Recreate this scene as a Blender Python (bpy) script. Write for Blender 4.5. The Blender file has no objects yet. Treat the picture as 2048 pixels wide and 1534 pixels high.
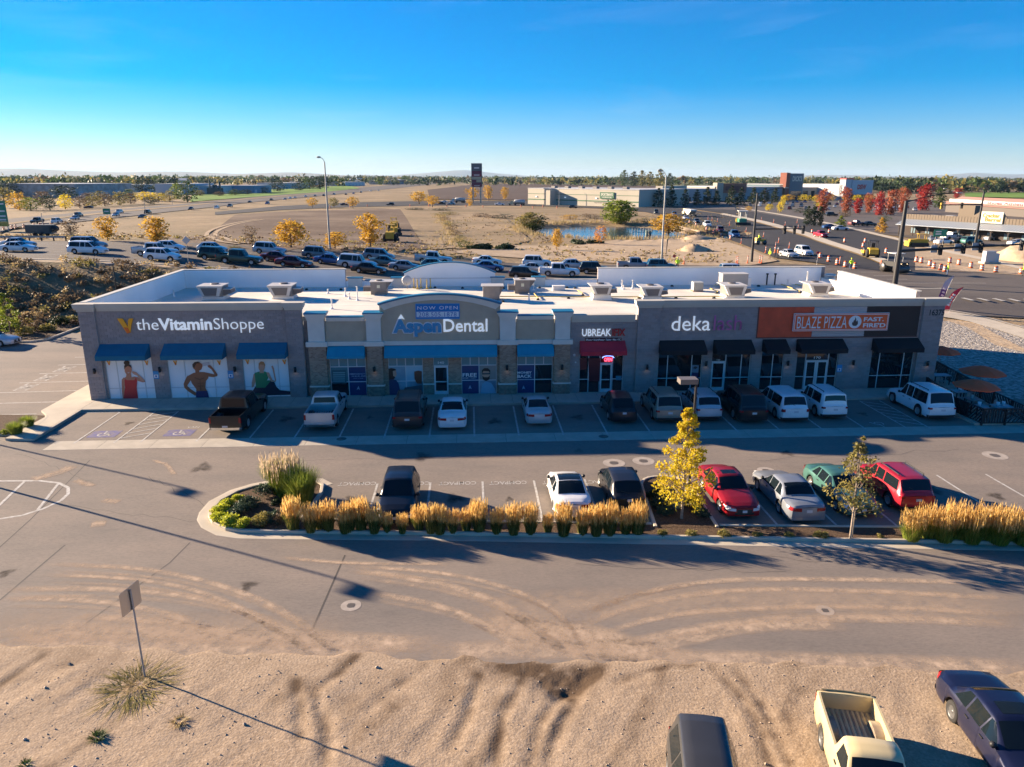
import bpy,bmesh,math,random
import numpy as np
from mathutils import Vector,Matrix
rad = math.radians
random.seed(7)
scene = bpy.context.scene
col = scene.collection

# ---------------------------------------------------------------- camera
CAM_H = 15.4
PITCH = math.atan(414 / 1480.0)
ROLL = rad(0.12)
cam_data = bpy.data.cameras.new('camera')
cam_data.sensor_width = 36.0
cam_data.lens = 36.0 * 1480.0 / 2048.0
cam_data.clip_start = 0.5
cam_data.clip_end = 60000
cam = bpy.data.objects.new('camera',cam_data)
cam.location = (0,0,CAM_H)
cam.rotation_euler = (Matrix.Rotation(math.pi / 2 - PITCH,4,'X') @ Matrix.Rotation(ROLL,4,'Z')).to_euler()
col.objects.link(cam)
scene.camera = cam

# ---------------------------------------------------------------- sky and sun
SUN_EL = 15.2
SUN_DIR = (-0.91,0.415)              # horizontal direction towards the sun
SUN_AZ = math.atan2(SUN_DIR[0],SUN_DIR[1])
world = bpy.data.worlds.new('World')
scene.world = world
world.use_nodes = True
wn = world.node_tree
bg = wn.nodes['Background']
sky = wn.nodes.new('ShaderNodeTexSky')
sky.sky_type = 'NISHITA'
sky.sun_disc = False
sky.sun_elevation = rad(SUN_EL)
sky.sun_rotation = SUN_AZ
sky.altitude = 800
sky.air_density = 1.0
sky.dust_density = 0.0
sky.ozone_density = 6.0
hs = wn.nodes.new('ShaderNodeHueSaturation')
hs.inputs['Saturation'].default_value = 1.38
hs.inputs['Value'].default_value = 1.0
wn.links.new(sky.outputs[0],hs.inputs['Color'])
gain = wn.nodes.new('ShaderNodeMix'); gain.data_type = 'RGBA'; gain.blend_type = 'MULTIPLY'
gain.inputs['Factor'].default_value = 1.0; gain.inputs['B'].default_value = (0.93,0.78,0.83,1)
wn.links.new(hs.outputs[0],gain.inputs['A'])
# faint high cirrus, thin streaks over the whole sky
wtc = wn.nodes.new('ShaderNodeTexCoord'); wmp = wn.nodes.new('ShaderNodeMapping'); wmp.inputs['Scale'].default_value = (1.6,1.6,13.0); wmp.inputs['Rotation'].default_value = (.12,.05,.4)
wno = wn.nodes.new('ShaderNodeTexNoise'); wno.inputs['Scale'].default_value = 2.2; wno.inputs['Detail'].default_value = 8; wno.inputs['Roughness'].default_value = .6; wno.inputs['Distortion'].default_value = .6
wmr = wn.nodes.new('ShaderNodeMapRange'); wmr.inputs['From Min'].default_value = .55; wmr.inputs['From Max'].default_value = .85; wmr.inputs['To Max'].default_value = .09
wcl = wn.nodes.new('ShaderNodeMix'); wcl.data_type = 'RGBA'; wcl.inputs['B'].default_value = (5.2,5.2,5.1,1)
wn.links.new(wtc.outputs['Generated'],wmp.inputs['Vector']); wn.links.new(wmp.outputs[0],wno.inputs['Vector']); wn.links.new(wno.outputs['Fac'],wmr.inputs['Value'])
wn.links.new(wmr.outputs[0],wcl.inputs['Factor']); wn.links.new(gain.outputs['Result'],wcl.inputs['A'])
wn.links.new(wcl.outputs['Result'],bg.inputs['Color'])
bg.inputs['Strength'].default_value = 0.057
sun_data = bpy.data.lights.new('sun','SUN')
sun_data.energy = 4.5
sun_data.angle = rad(0.5)
sun_data.color = (1.0,0.80,0.58)
sun = bpy.data.objects.new('sun',sun_data)
ce = math.cos(rad(SUN_EL))
sv = Vector((SUN_DIR[0] * ce,SUN_DIR[1] * ce,math.sin(rad(SUN_EL))))
sun.rotation_euler = sv.to_track_quat('Z','Y').to_euler()
sun.location = (-60,30,60)
col.objects.link(sun)
scene.view_settings.view_transform = 'Standard'
scene.view_settings.look = 'None'
scene.view_settings.exposure = 2.0
scene.view_settings.gamma = 1.0
scene.render.engine = 'CYCLES'
scene.cycles.use_denoising = True
scene.cycles.max_bounces = 5
scene.cycles.diffuse_bounces = 3
scene.cycles.glossy_bounces = 3
scene.cycles.transmission_bounces = 4
scene.cycles.transparent_max_bounces = 8
scene.cycles.caustics_reflective = False
scene.cycles.caustics_refractive = False

# ---------------------------------------------------------------- helpers
def tag(o,label=None,cat=None,group=None,kind=None):
 if label: o['label'] = label
 if cat: o['category'] = cat
 if group: o['group'] = group
 if kind: o['kind'] = kind
 return o

def empty(name,loc=(0,0,0),rz=0.0,label=None,cat=None,group=None,parent=None):
 o = bpy.data.objects.new(name,None)
 o.empty_display_size = 0.2
 o.location = loc
 o.rotation_euler = (0,0,rz)
 col.objects.link(o)
 if parent: o.parent = parent
 return tag(o,label,cat,group)

def link(name,me,parent=None,mat=None,loc=None,rz=None):
 o = bpy.data.objects.new(name,me)
 col.objects.link(o)
 if parent: o.parent = parent
 if loc is not None: o.location = loc
 if rz is not None: o.rotation_euler = (0,0,rz)
 if mat is not None:
  if len(me.materials) == 0: me.materials.append(mat)
  elif me.materials[0] is not mat:
   o.material_slots[0].link = 'OBJECT'
   o.material_slots[0].material = mat
 return o

class MB:
 """collects faces of one mesh"""
 def __init__(self):
  self.v = []; self.f = []; self.m = []; self.sm = []
 def add(self,vs,fs,m=0,smooth=False):
  b = len(self.v)
  self.v += [tuple(p) for p in vs]
  for f in fs:
   self.f.append(tuple(b + i for i in f)); self.m.append(m); self.sm.append(smooth)
  return self
 def box(self,c,s,rz=0.0,m=0,M=None):
  hx,hy,hz = s[0] / 2,s[1] / 2,s[2] / 2
  vs = [(sx * hx,sy * hy,sz * hz) for sz in (-1,1) for sy in (-1,1) for sx in (-1,1)]
  if M is not None:
   vs = [tuple(M @ Vector(p)) for p in vs]
  cr,sr = math.cos(rz),math.sin(rz)
  vs = [(c[0] + x * cr - y * sr,c[1] + x * sr + y * cr,c[2] + z) for x,y,z in vs]
  return self.add(vs,[(0,2,3,1),(4,5,7,6),(0,1,5,4),(2,6,7,3),(0,4,6,2),(1,3,7,5)],m)
 def b2(self,x0,x1,y0,y1,z0,z1,m=0):
  return self.box(((x0 + x1) / 2,(y0 + y1) / 2,(z0 + z1) / 2),(x1 - x0,y1 - y0,z1 - z0),0,m)
 def tube(self,p,q,r0,r1=None,n=8,m=0,caps=True,smooth=True):
  if r1 is None: r1 = r0
  p = Vector(p); q = Vector(q); d = (q - p)
  if d.length < 1e-6: return self
  d.normalize()
  a = d.orthogonal().normalized(); b = d.cross(a)
  vs = []
  for c,r in ((p,r0),(q,r1)):
   for i in range(n):
    t = 2 * math.pi * i / n
    vs.append(c + (a * math.cos(t) + b * math.sin(t)) * r)
  self.add(vs,[(i,(i + 1) % n,n + (i + 1) % n,n + i) for i in range(n)],m,smooth)
  if caps:
   self.add(vs,[tuple(range(n))[::-1],tuple(range(n,2 * n))],m)
  return self
 def path(self,pts,r,n=6,m=0):
  for a,b in zip(pts[:-1],pts[1:]): self.tube(a,b,r,r,n,m)
  return self
 def lathe(self,prof,c=(0,0,0),axis='Z',n=16,m=0,smooth=True):
  vs = []
  for r,h in prof:
   for i in range(n):
    t = 2 * math.pi * i / n
    x,y = r * math.cos(t),r * math.sin(t)
    p = (x,y,h) if axis == 'Z' else ((x,h,y) if axis == 'Y' else (h,x,y))
    vs.append((c[0] + p[0],c[1] + p[1],c[2] + p[2]))
  fs = []
  for k in range(len(prof) - 1):
   for i in range(n):
    j = (i + 1) % n
    fs.append((k * n + i,k * n + j,(k + 1) * n + j,(k + 1) * n + i))
  return self.add(vs,fs,m,smooth)
 def prism(self,poly,d0,d1,plane='XY',m=0):
  n = len(poly)
  def P(a,b,d):
   return (a,b,d) if plane == 'XY' else ((a,d,b) if plane == 'XZ' else (d,a,b))
  vs = [P(a,b,d0) for a,b in poly] + [P(a,b,d1) for a,b in poly]
  fs = [tuple(range(n))[::-1],tuple(range(n,2 * n))]
  fs += [(i,(i + 1) % n,n + (i + 1) % n,n + i) for i in range(n)]
  return self.add(vs,fs,m)
 def grid(self,P,m=0,smooth=True,wrap=False):
  """P: rows of points"""
  nr,nc = len(P),len(P[0])
  vs = [p for r in P for p in r]
  fs = [(r * nc + c,r * nc + c + 1,(r + 1) * nc + c + 1,(r + 1) * nc + c) for r in range(nr - 1) for c in range(nc - 1)]
  return self.add(vs,fs,m,smooth)
 def quad(self,a,b,c,d,m=0):
  return self.add([a,b,c,d],[(0,1,2,3)],m)
 def mesh(self,name,mats=()):
  me = bpy.data.meshes.new(name)
  me.from_pydata(self.v,[],self.f)
  me.polygons.foreach_set('material_index',self.m)
  me.polygons.foreach_set('use_smooth',self.sm)
  for k in (mats if isinstance(mats,(list,tuple)) else [mats]):
   if k is not None: me.materials.append(k)
  me.update()
  return me
 def build(self,name,mats,parent=None,loc=None,rz=None,recalc=True):
  me = self.mesh(name,mats)
  if recalc: fixn(me)
  return link(name,me,parent,None,loc,rz)

def fixn(me):
 bm = bmesh.new(); bm.from_mesh(me)
 bmesh.ops.recalc_face_normals(bm,faces=bm.faces)
 bm.to_mesh(me); bm.free()

def np_mesh(name,v,f,mats,smooth=False,rnd=None):
 me = bpy.data.meshes.new(name)
 v = np.asarray(v,dtype=np.float32); f = np.asarray(f,dtype=np.int32)
 nv,nf,k = len(v),len(f),f.shape[1]
 me.vertices.add(nv); me.vertices.foreach_set('co',v.ravel())
 me.loops.add(nf * k); me.loops.foreach_set('vertex_index',f.ravel())
 me.polygons.add(nf)
 me.polygons.foreach_set('loop_start',np.arange(0,nf * k,k,dtype=np.int32))
 me.polygons.foreach_set('loop_total',np.full(nf,k,dtype=np.int32))
 me.polygons.foreach_set('use_smooth',np.full(nf,smooth,dtype=bool))
 if rnd is not None:
  a = me.attributes.new('rnd','FLOAT','POINT')
  a.data.foreach_set('value',np.asarray(rnd,dtype=np.float32))
 for mt in (mats if isinstance(mats,(list,tuple)) else [mats]): me.materials.append(mt)
 me.update(); me.validate()
 return me

# ---------------------------------------------------------------- materials
MATS = {}
def srgb(r,g,b):
 def f(c):
  c /= 255.0
  return c / 12.92 if c <= 0.04045 else ((c + 0.055) / 1.055) ** 2.4
 return (f(r),f(g),f(b),1)

def nnew(nt,t,**kw):
 n = nt.nodes.new(t)
 for k,v in kw.items(): setattr(n,k,v)
 return n

def mat(name,c,rough=0.7,metal=0.0,var=0.0,vscale=4.0,bump=0.0,bscale=30.0,coat=0.0,emit=None,es=0.0,coords='Object',spec=0.5,c2=None,detail=4.0):
 if name in MATS: return MATS[name]
 m = bpy.data.materials.new(name); m.use_nodes = True
 nt = m.node_tree; p = nt.nodes['Principled BSDF']
 if len(c) == 3: c = (*c,1)
 p.inputs['Base Color'].default_value = c
 p.inputs['Roughness'].default_value = rough
 p.inputs['Metallic'].default_value = metal
 p.inputs['Specular IOR Level'].default_value = spec
 if coat:
  p.inputs['Coat Weight'].default_value = coat
  p.inputs['Coat Roughness'].default_value = 0.06
 if emit:
  p.inputs['Emission Color'].default_value = (*emit[:3],1)
  p.inputs['Emission Strength'].default_value = es
 tc = None
 if var or c2 or bump:
  tc = nnew(nt,'ShaderNodeTexCoord')
 if var or c2:
  n = nnew(nt,'ShaderNodeTexNoise'); n.inputs['Scale'].default_value = vscale; n.inputs['Detail'].default_value = detail
  nt.links.new(tc.outputs[coords],n.inputs['Vector'])
  mx = nnew(nt,'ShaderNodeMix',data_type='RGBA')
  if c2:
   if len(c2) == 3: c2 = (*c2,1)
   mx.inputs['A'].default_value = c; mx.inputs['B'].default_value = c2
  else:
   mx.inputs['A'].default_value = tuple(x * (1 - var) for x in c[:3]) + (1,)
   mx.inputs['B'].default_value = tuple(min(1,x * (1 + var)) for x in c[:3]) + (1,)
  mr = nnew(nt,'ShaderNodeMapRange'); mr.inputs['From Min'].default_value = 0.35; mr.inputs['From Max'].default_value = 0.65
  nt.links.new(n.outputs['Fac'],mr.inputs['Value'])
  nt.links.new(mr.outputs[0],mx.inputs['Factor'])
  nt.links.new(mx.outputs['Result'],p.inputs['Base Color'])
 if bump:
  n2 = nnew(nt,'ShaderNodeTexNoise'); n2.inputs['Scale'].default_value = bscale; n2.inputs['Detail'].default_value = 6
  nt.links.new(tc.outputs[coords],n2.inputs['Vector'])
  b = nnew(nt,'ShaderNodeBump'); b.inputs['Strength'].default_value = bump; b.inputs['Distance'].default_value = 0.05
  nt.links.new(n2.outputs['Fac'],b.inputs['Height']); nt.links.new(b.outputs[0],p.inputs['Normal'])
 MATS[name] = m
 return m

def leafmat(name,cols,trans=0.35,rough=0.6):
 """leaf colours spread over a per leaf random attribute; thin leaves let light through"""
 if name in MATS: return MATS[name]
 m = bpy.data.materials.new(name); m.use_nodes = True
 nt = m.node_tree; p = nt.nodes['Principled BSDF']; out = nt.nodes['Material Output']
 at = nnew(nt,'ShaderNodeAttribute'); at.attribute_name = 'rnd'
 cr = nnew(nt,'ShaderNodeValToRGB')
 el = cr.color_ramp.elements
 el[0].position = 0; el[0].color = cols[0]
 el[1].position = 1; el[1].color = cols[-1]
 for i,c in enumerate(cols[1:-1]):
  e = el.new((i + 1) / (len(cols) - 1)); e.color = c
 nt.links.new(at.outputs['Fac'],cr.inputs['Fac'])
 nt.links.new(cr.outputs['Color'],p.inputs['Base Color'])
 p.inputs['Roughness'].default_value = rough
 p.inputs['Specular IOR Level'].default_value = 0.25
 tr = nnew(nt,'ShaderNodeBsdfTranslucent'); nt.links.new(cr.outputs['Color'],tr.inputs['Color'])
 mx = nnew(nt,'ShaderNodeMixShader'); mx.inputs['Fac'].default_value = trans
 nt.links.new(p.outputs[0],mx.inputs[1]); nt.links.new(tr.outputs[0],mx.inputs[2])
 nt.links.new(mx.outputs[0],out.inputs['Surface'])
 MATS[name] = m
 return m

# ---------------------------------------------------------------- terrain height and pixel to ground
def S(t):
 t = np.clip(t,0.0,1.0)
 return t * t * (3 - 2 * t)
def zroad(x):
 return 1.2 + 3.8 * S((12 - x) / 78.0)
def hgt(x,y):
 """height of the land: parking lot at 0, the ramp on its bank, fields beyond"""
 a = S((y - 79.0) / 16.0); b = S((y - 126.0) / 74.0)
 h = zroad(x) * a * (1 - b) - 2.0 * S((y - 250.0) / 250.0)
 # pond hollow
 for (cx,cy,rx,ry) in ((29.0,229.0,24.0,32.0),(52.0,212.0,16.0,12.0)):
  d = ((x - cx) / rx) ** 2 + ((y - cy) / ry) ** 2
  h = h - 1.3 * S((1.35 - d) / 0.6)
 return h

def h1(x,y):
 """hgt for one point, in plain floats"""
 def s(t):
  t = 0.0 if t < 0 else (1.0 if t > 1 else t); return t * t * (3 - 2 * t)
 h = (1.2 + 3.8 * s((12 - x) / 78.0)) * s((y - 79.0) / 16.0) * (1 - s((y - 126.0) / 74.0)) - 2.0 * s((y - 250.0) / 250.0)
 for (cx,cy,rx,ry) in ((29.0,229.0,24.0,32.0),(52.0,212.0,16.0,12.0)): h -= 1.3 * s((1.35 - ((x - cx) / rx) ** 2 - ((y - cy) / ry) ** 2) / 0.6)
 return h
def ray(px,py):
 x = px - 1024.0; y = py - 767.0
 c,s = math.cos(ROLL),math.sin(ROLL)
 xr = x * c + y * s; yr = -x * s + y * c
 cp,sp = math.cos(PITCH),math.sin(PITCH)
 return (xr,1480.0 * cp - yr * sp,-(1480.0 * sp + yr * cp))
def G(px,py,z=0.0):
 d = ray(px,py); t = (z - CAM_H) / d[2]
 return (d[0] * t,d[1] * t,z)
def at(px,py,up=0.0):
 """ground point seen at a place of the picture, on the terrain"""
 z = 0.0
 p = G(px,py,0.0)
 d = ray(px,py)
 # march
 t0 = 5.0 / d[1]; prev = t0
 t = t0
 for i in range(400):
  t *= 1.02
  x,y,zz = d[0] * t,d[1] * t,CAM_H + d[2] * t
  if zz < h1(x,y):
   lo,hi = t / 1.02,t
   for k in range(20):
    mid = (lo + hi) / 2
    if CAM_H + d[2] * mid < h1(d[0] * mid,d[1] * mid): hi = mid
    else: lo = mid
   t = hi
   return (d[0] * t,d[1] * t,h1(d[0] * t,d[1] * t) + up)
 return (d[0] * t,d[1] * t,-2.0)

# building frame: front left corner and direction of the front
BO = G(185,803)
_b2 = G(1730,781)
BA = math.atan2(_b2[1] - BO[1],_b2[0] - BO[0])
def L2W(x,y,z=0.0):
 c,s = math.cos(BA),math.sin(BA)
 return (BO[0] + x * c - y * s,BO[1] + x * s + y * c,z)

ORD = ['first','second','third','fourth','fifth','sixth','seventh','eighth','ninth','tenth','eleventh','twelfth','thirteenth',
       'fourteenth','fifteenth','sixteenth','seventeenth','eighteenth','nineteenth','twentieth']
def ordn(i):
 if i < 20: return ORD[i]
 t = ['twenty','thirty','forty','fifty','sixty','seventy','eighty','ninety'][(i + 1) // 10 - 2]
 u = (i + 1) % 10
 return (t[:-1] + 'ieth') if u == 0 else t + '-' + ORD[u - 1]

# value noise for modelled relief
def vnoise(x,y,seed=0):
 xi = np.floor(x).astype(np.int64); yi = np.floor(y).astype(np.int64)
 xf = x - xi; yf = y - yi
 def hsh(a,b):
  n = (a * 374761393 + b * 668265263 + seed * 1442695041) & 0x7fffffff
  n = ((n ^ (n >> 13)) * 1274126177) & 0x7fffffff
  return ((n ^ (n >> 16)) & 0xffff) / 65535.0
 u = xf * xf * (3 - 2 * xf); v = yf * yf * (3 - 2 * yf)
 return (hsh(xi,yi) * (1 - u) + hsh(xi + 1,yi) * u) * (1 - v) + (hsh(xi,yi + 1) * (1 - u) + hsh(xi + 1,yi + 1) * u) * v
# ================================================================ SETTING
def ground_mat(name,cols,scales,bump=0.3,bscale=3.0,rough=0.95):
 """earth and turf: several layers of noise between a few soil colours"""
 if name in MATS: return MATS[name]
 m = bpy.data.materials.new(name); m.use_nodes = True
 nt = m.node_tree; p = nt.nodes['Principled BSDF']
 p.inputs['Roughness'].default_value = rough; p.inputs['Specular IOR Level'].default_value = 0.15
 tc = nnew(nt,'ShaderNodeTexCoord')
 prev = None
 for i,(c,s) in enumerate(zip(cols[1:],scales)):
  n = nnew(nt,'ShaderNodeTexNoise'); n.inputs['Scale'].default_value = s; n.inputs['Detail'].default_value = 7; n.inputs['Roughness'].default_value = 0.65
  nt.links.new(tc.outputs['Object'],n.inputs['Vector'])
  mr = nnew(nt,'ShaderNodeMapRange'); mr.inputs['From Min'].default_value = 0.42; mr.inputs['From Max'].default_value = 0.62
  nt.links.new(n.outputs['Fac'],mr.inputs['Value'])
  mx = nnew(nt,'ShaderNodeMix',data_type='RGBA')
  nt.links.new(mr.outputs[0],mx.inputs['Factor'])
  if prev is None: mx.inputs['A'].default_value = cols[0]
  else: nt.links.new(prev,mx.inputs['A'])
  mx.inputs['B'].default_value = c
  prev = mx.outputs['Result']
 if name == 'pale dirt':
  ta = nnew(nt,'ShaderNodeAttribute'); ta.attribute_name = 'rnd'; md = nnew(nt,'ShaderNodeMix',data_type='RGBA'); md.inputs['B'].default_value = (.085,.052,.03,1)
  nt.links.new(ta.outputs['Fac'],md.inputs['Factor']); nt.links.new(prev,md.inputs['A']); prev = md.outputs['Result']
 nt.links.new(prev,p.inputs['Base Color'])
 n2 = nnew(nt,'ShaderNodeTexNoise'); n2.inputs['Scale'].default_value = bscale; n2.inputs['Detail'].default_value = 8
 nt.links.new(tc.outputs['Object'],n2.inputs['Vector'])
 b = nnew(nt,'ShaderNodeBump'); b.inputs['Strength'].default_value = bump; b.inputs['Distance'].default_value = 0.2
 nt.links.new(n2.outputs['Fac'],b.inputs['Height']); nt.links.new(b.outputs[0],p.inputs['Normal'])
 MATS[name] = m
 return m
def C3(r,g,b): return (r,g,b,1)

M_straw = ground_mat('dry grass land',[C3(.36,.26,.15),C3(.24,.17,.10),C3(.43,.33,.20),C3(.17,.14,.075),C3(.30,.21,.125)],[.06,.35,.018,.9],.8,1.2)
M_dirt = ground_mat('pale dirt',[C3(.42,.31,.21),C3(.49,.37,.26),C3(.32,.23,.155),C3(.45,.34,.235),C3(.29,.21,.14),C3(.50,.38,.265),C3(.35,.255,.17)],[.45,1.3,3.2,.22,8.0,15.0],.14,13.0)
M_brown = ground_mat('ploughed brown earth',[C3(.13,.088,.06),C3(.165,.112,.077),C3(.105,.072,.05),C3(.22,.16,.11)],[.06,.5,.02],.6,1.5)
M_dark_field = ground_mat('dark ploughed field',[C3(.10,.068,.052),C3(.12,.082,.062),C3(.088,.06,.047)],[.01,.1],.3,.4)
M_green = ground_mat('green field',[C3(.17,.27,.045),C3(.21,.30,.06),C3(.12,.22,.04)],[.02,.15],.4,1.0)
M_olive = ground_mat('olive crop field',[C3(.12,.135,.05),C3(.15,.15,.06),C3(.10,.11,.045)],[.01,.1],.4,1.0)
M_tan = ground_mat('graded tan earth',[C3(.42,.31,.20),C3(.36,.27,.18),C3(.48,.37,.25)],[.1,.6],.4,2.0)
M_gravel = ground_mat('landscape gravel',[C3(.36,.32,.28),C3(.58,.53,.46),C3(.16,.14,.12)],[1.6,3.0],.9,4.0)
M_scrub = ground_mat('weedy bank',[C3(.15,.105,.06),C3(.21,.155,.085),C3(.10,.09,.045),C3(.26,.19,.11)],[.3,1.2,.1],.8,2.0)
M_mulch = ground_mat('bark mulch',[C3(.085,.052,.034),C3(.12,.075,.05),C3(.06,.036,.025),C3(.20,.14,.095)],[2.0,9.0,25.0],.9,22.0)
M_conc = mat('concrete',srgb(176,166,150),.85,var=.10,vscale=1.2,bump=.15,bscale=20)
M_conc2 = mat('pale concrete',srgb(190,178,158),.85,var=.08,vscale=.8,bump=.12,bscale=25)
M_white = mat('white road paint',(.56,.54,.50),.8,c2=(.36,.33,.29),vscale=5)
M_blue_paint = mat('blue road paint',srgb(84,84,138),.8,c2=srgb(116,106,120),vscale=3)

def asphalt_mat(name,c,dust,dfac):
 if name in MATS: return MATS[name]
 m = bpy.data.materials.new(name); m.use_nodes = True
 nt = m.node_tree; p = nt.nodes['Principled BSDF']
 p.inputs['Roughness'].default_value = .88; p.inputs['Specular IOR Level'].default_value = .25
 tc = nnew(nt,'ShaderNodeTexCoord')
 mp = nnew(nt,'ShaderNodeMapping'); mp.inputs['Scale'].default_value = (.35,1.0,1.0); mp.inputs['Rotation'].default_value = (0,0,-.04)
 nt.links.new(tc.outputs['Object'],mp.inputs['Vector'])
 def nz(s,d,vec,lo,hi,rgh=.6):
  n = nnew(nt,'ShaderNodeTexNoise'); n.inputs['Scale'].default_value = s; n.inputs['Detail'].default_value = d; n.inputs['Roughness'].default_value = rgh
  nt.links.new(vec,n.inputs['Vector'])
  r = nnew(nt,'ShaderNodeMapRange'); r.inputs['From Min'].default_value = lo; r.inputs['From Max'].default_value = hi
  nt.links.new(n.outputs['Fac'],r.inputs['Value'])
  return r.outputs[0],n.outputs['Fac']
 f1,_ = nz(.35,6,mp.outputs[0],.3,.75)       # broad dusty areas stretched along the traffic
 f2,h2 = nz(60,4,tc.outputs['Object'],.35,.7)    # aggregate
 f3,_ = nz(2.2,8,mp.outputs[0],.48,.72,.75)      # blotches
 mx = nnew(nt,'ShaderNodeMix',data_type='RGBA'); mx.inputs['A'].default_value = c; mx.inputs['B'].default_value = dust
 ml = nnew(nt,'ShaderNodeMath',operation='MULTIPLY'); ml.inputs[1].default_value = dfac
 nt.links.new(f1,ml.inputs[0]); nt.links.new(ml.outputs[0],mx.inputs['Factor'])
 mx2 = nnew(nt,'ShaderNodeMix',data_type='RGBA',blend_type='MULTIPLY')
 nt.links.new(mx.outputs['Result'],mx2.inputs['A']); mx2.inputs['B'].default_value = (.72,.72,.74,1)
 ml2 = nnew(nt,'ShaderNodeMath',operation='MULTIPLY'); ml2.inputs[1].default_value = .45
 nt.links.new(f3,ml2.inputs[0]); nt.links.new(ml2.outputs[0],mx2.inputs['Factor'])
 mx3 = nnew(nt,'ShaderNodeMix',data_type='RGBA',blend_type='MULTIPLY')
 nt.links.new(mx2.outputs['Result'],mx3.inputs['A']); mx3.inputs['B'].default_value = (.8,.8,.8,1)
 nt.links.new(f2,mx3.inputs['Factor'])
 f4,_ = nz(13,5,mp.outputs[0],.44,.62,.8)         # worn grain the eye still sees from the air
 mx4 = nnew(nt,'ShaderNodeMix',data_type='RGBA',blend_type='MULTIPLY'); nt.links.new(mx3.outputs['Result'],mx4.inputs['A']); mx4.inputs['B'].default_value = (.80,.80,.81,1); nt.links.new(f4,mx4.inputs['Factor'])
 nt.links.new(mx4.outputs['Result'],p.inputs['Base Color'])
 b = nnew(nt,'ShaderNodeBump'); b.inputs['Strength'].default_value = .25; b.inputs['Distance'].default_value = .02
 nt.links.new(h2,b.inputs['Height']); nt.links.new(b.outputs[0],p.inputs['Normal'])
 MATS[name] = m
 return m
M_asph = asphalt_mat('dusty asphalt',C3(.222,.192,.166),C3(.35,.282,.225),.8)
M_road = asphalt_mat('worn road asphalt',C3(.125,.108,.096),C3(.19,.16,.135),.7)
M_newroad = asphalt_mat('fresh asphalt',C3(.045,.043,.045),C3(.075,.07,.068),.7)

# ---- land: one sheet to the horizon
def axis(fine0,fine1,step,far,g=1.16):
 a = list(np.arange(fine0,fine1 + .01,step))
 d = step
 while a[-1] < far: d *= g; a.append(a[-1] + d)
 return a
xs = axis(0,130,2.2,30000); xs = sorted([-v for v in xs[1:]] + xs)
ys = [-30000,-8000,-2000,-500,-100,-20,10,40,60] + axis(70,290,2.2,32000)
X,Y = np.meshgrid(np.array(xs),np.array(ys))
Z = hgt(X,Y) - .06 - np.where(Y < 76,.25,0) * (Y < 40)
Z = Z - .03
nx,ny = len(xs),len(ys)
idx = np.arange(nx * ny).reshape(ny,nx)
F4 = np.stack([idx[:-1,:-1],idx[:-1,1:],idx[1:,1:],idx[1:,:-1]],-1).reshape(-1,4)
land = link('land',np_mesh('land',np.stack([X,Y,Z],-1).reshape(-1,3),F4,M_straw,True))
tag(land,'dry straw coloured open land reaching to the horizon',kind='structure')

def struct(name,mb,mats,label=None,parent=None,kind='structure'):
 o = mb.build(name,mats,parent)
 if parent is None: tag(o,label,kind=kind)
 return o

def dens(pts,step):
 out = [pts[0]]
 for a,b in zip(pts[:-1],pts[1:]):
  d = math.dist(a[:2],b[:2]); n = max(1,int(d / step))
  for i in range(1,n + 1):
   t = i / n; out.append(tuple(a[k] + (b[k] - a[k]) * t for k in range(len(a))))
 return out
def resamp(pts,n):
 P = np.array([p[:2] for p in pts]); s = np.r_[0,np.cumsum(np.hypot(*np.diff(P,axis=0).T))]
 t = np.linspace(0,s[-1],n)
 return np.stack([np.interp(t,s,P[:,0]),np.interp(t,s,P[:,1])],-1)
def sheet(name,ea,eb,mt,off,label,n=60,m=8,px=True,kind='structure',rough_edge=0.0):
 """a strip of ground between two edges, laid over the terrain"""
 A = resamp([at(*p) for p in ea] if px else ea,n); B = resamp([at(*p) for p in eb] if px else eb,n)
 if rough_edge:
  k = np.arange(n)
  for E_,sgn in ((A,1),(B,-1)):
   nrm = (B - A) / np.maximum(1e-6,np.linalg.norm(B - A,axis=1))[:,None]
   E_ += nrm * ((vnoise(k * .7,k * 0. + sgn * 9,5) - .5) * rough_edge)[:,None]
 t = np.linspace(0,1,m)[None,:,None]
 P = A[:,None,:] * (1 - t) + B[:,None,:] * t
 z = hgt(P[...,0],P[...,1]) + off
 V = np.concatenate([P,z[...,None]],-1).reshape(-1,3)
 idx = np.arange(n * m).reshape(n,m)
 F = np.stack([idx[:-1,:-1],idx[1:,:-1],idx[1:,1:],idx[:-1,1:]],-1).reshape(-1,4)
 me = np_mesh(name,V,F,mt,True)
 bm = bmesh.new(); bm.from_mesh(me); bmesh.ops.recalc_face_normals(bm,faces=bm.faces)
 if sum(f.normal.z for f in bm.faces) < 0: bmesh.ops.reverse_faces(bm,faces=bm.faces)
 bm.to_mesh(me); bm.free()
 return tag(link(name,me),label,kind=kind)

# ---- parking lot asphalt
lot = [(-90,21.9),(-17.3,21.6),(-3.7,21.3),(4.4,20.95),(13.8,20.6),(26,20.1),(90,18.0)]
edge = dens(lot,.35)
edge = [(x,y + (vnoise(np.array(x * 1.3),np.array(0.),4) - .5) * .4 + (vnoise(np.array(x * 4.1),np.array(7.),4) - .5) * .2 + (vnoise(np.array(x * .35),np.array(3.),4) - .5) * .4) for x,y in edge]
mb = MB()
poly = [tuple(map(float,p)) for p in edge] + [(90,47.5),L2W(62,-2)[:2],L2W(62,24)[:2],L2W(-12.5,24)[:2],(-45.2,74.0),(-44.9,70.4),(-46.2,69.3),(-90,69)]
mb.add([(x,y,0.0) for x,y in poly],[tuple(range(len(poly)))])
struct('parking_lot',mb,M_asph,'dusty brown grey asphalt parking lot')

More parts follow.
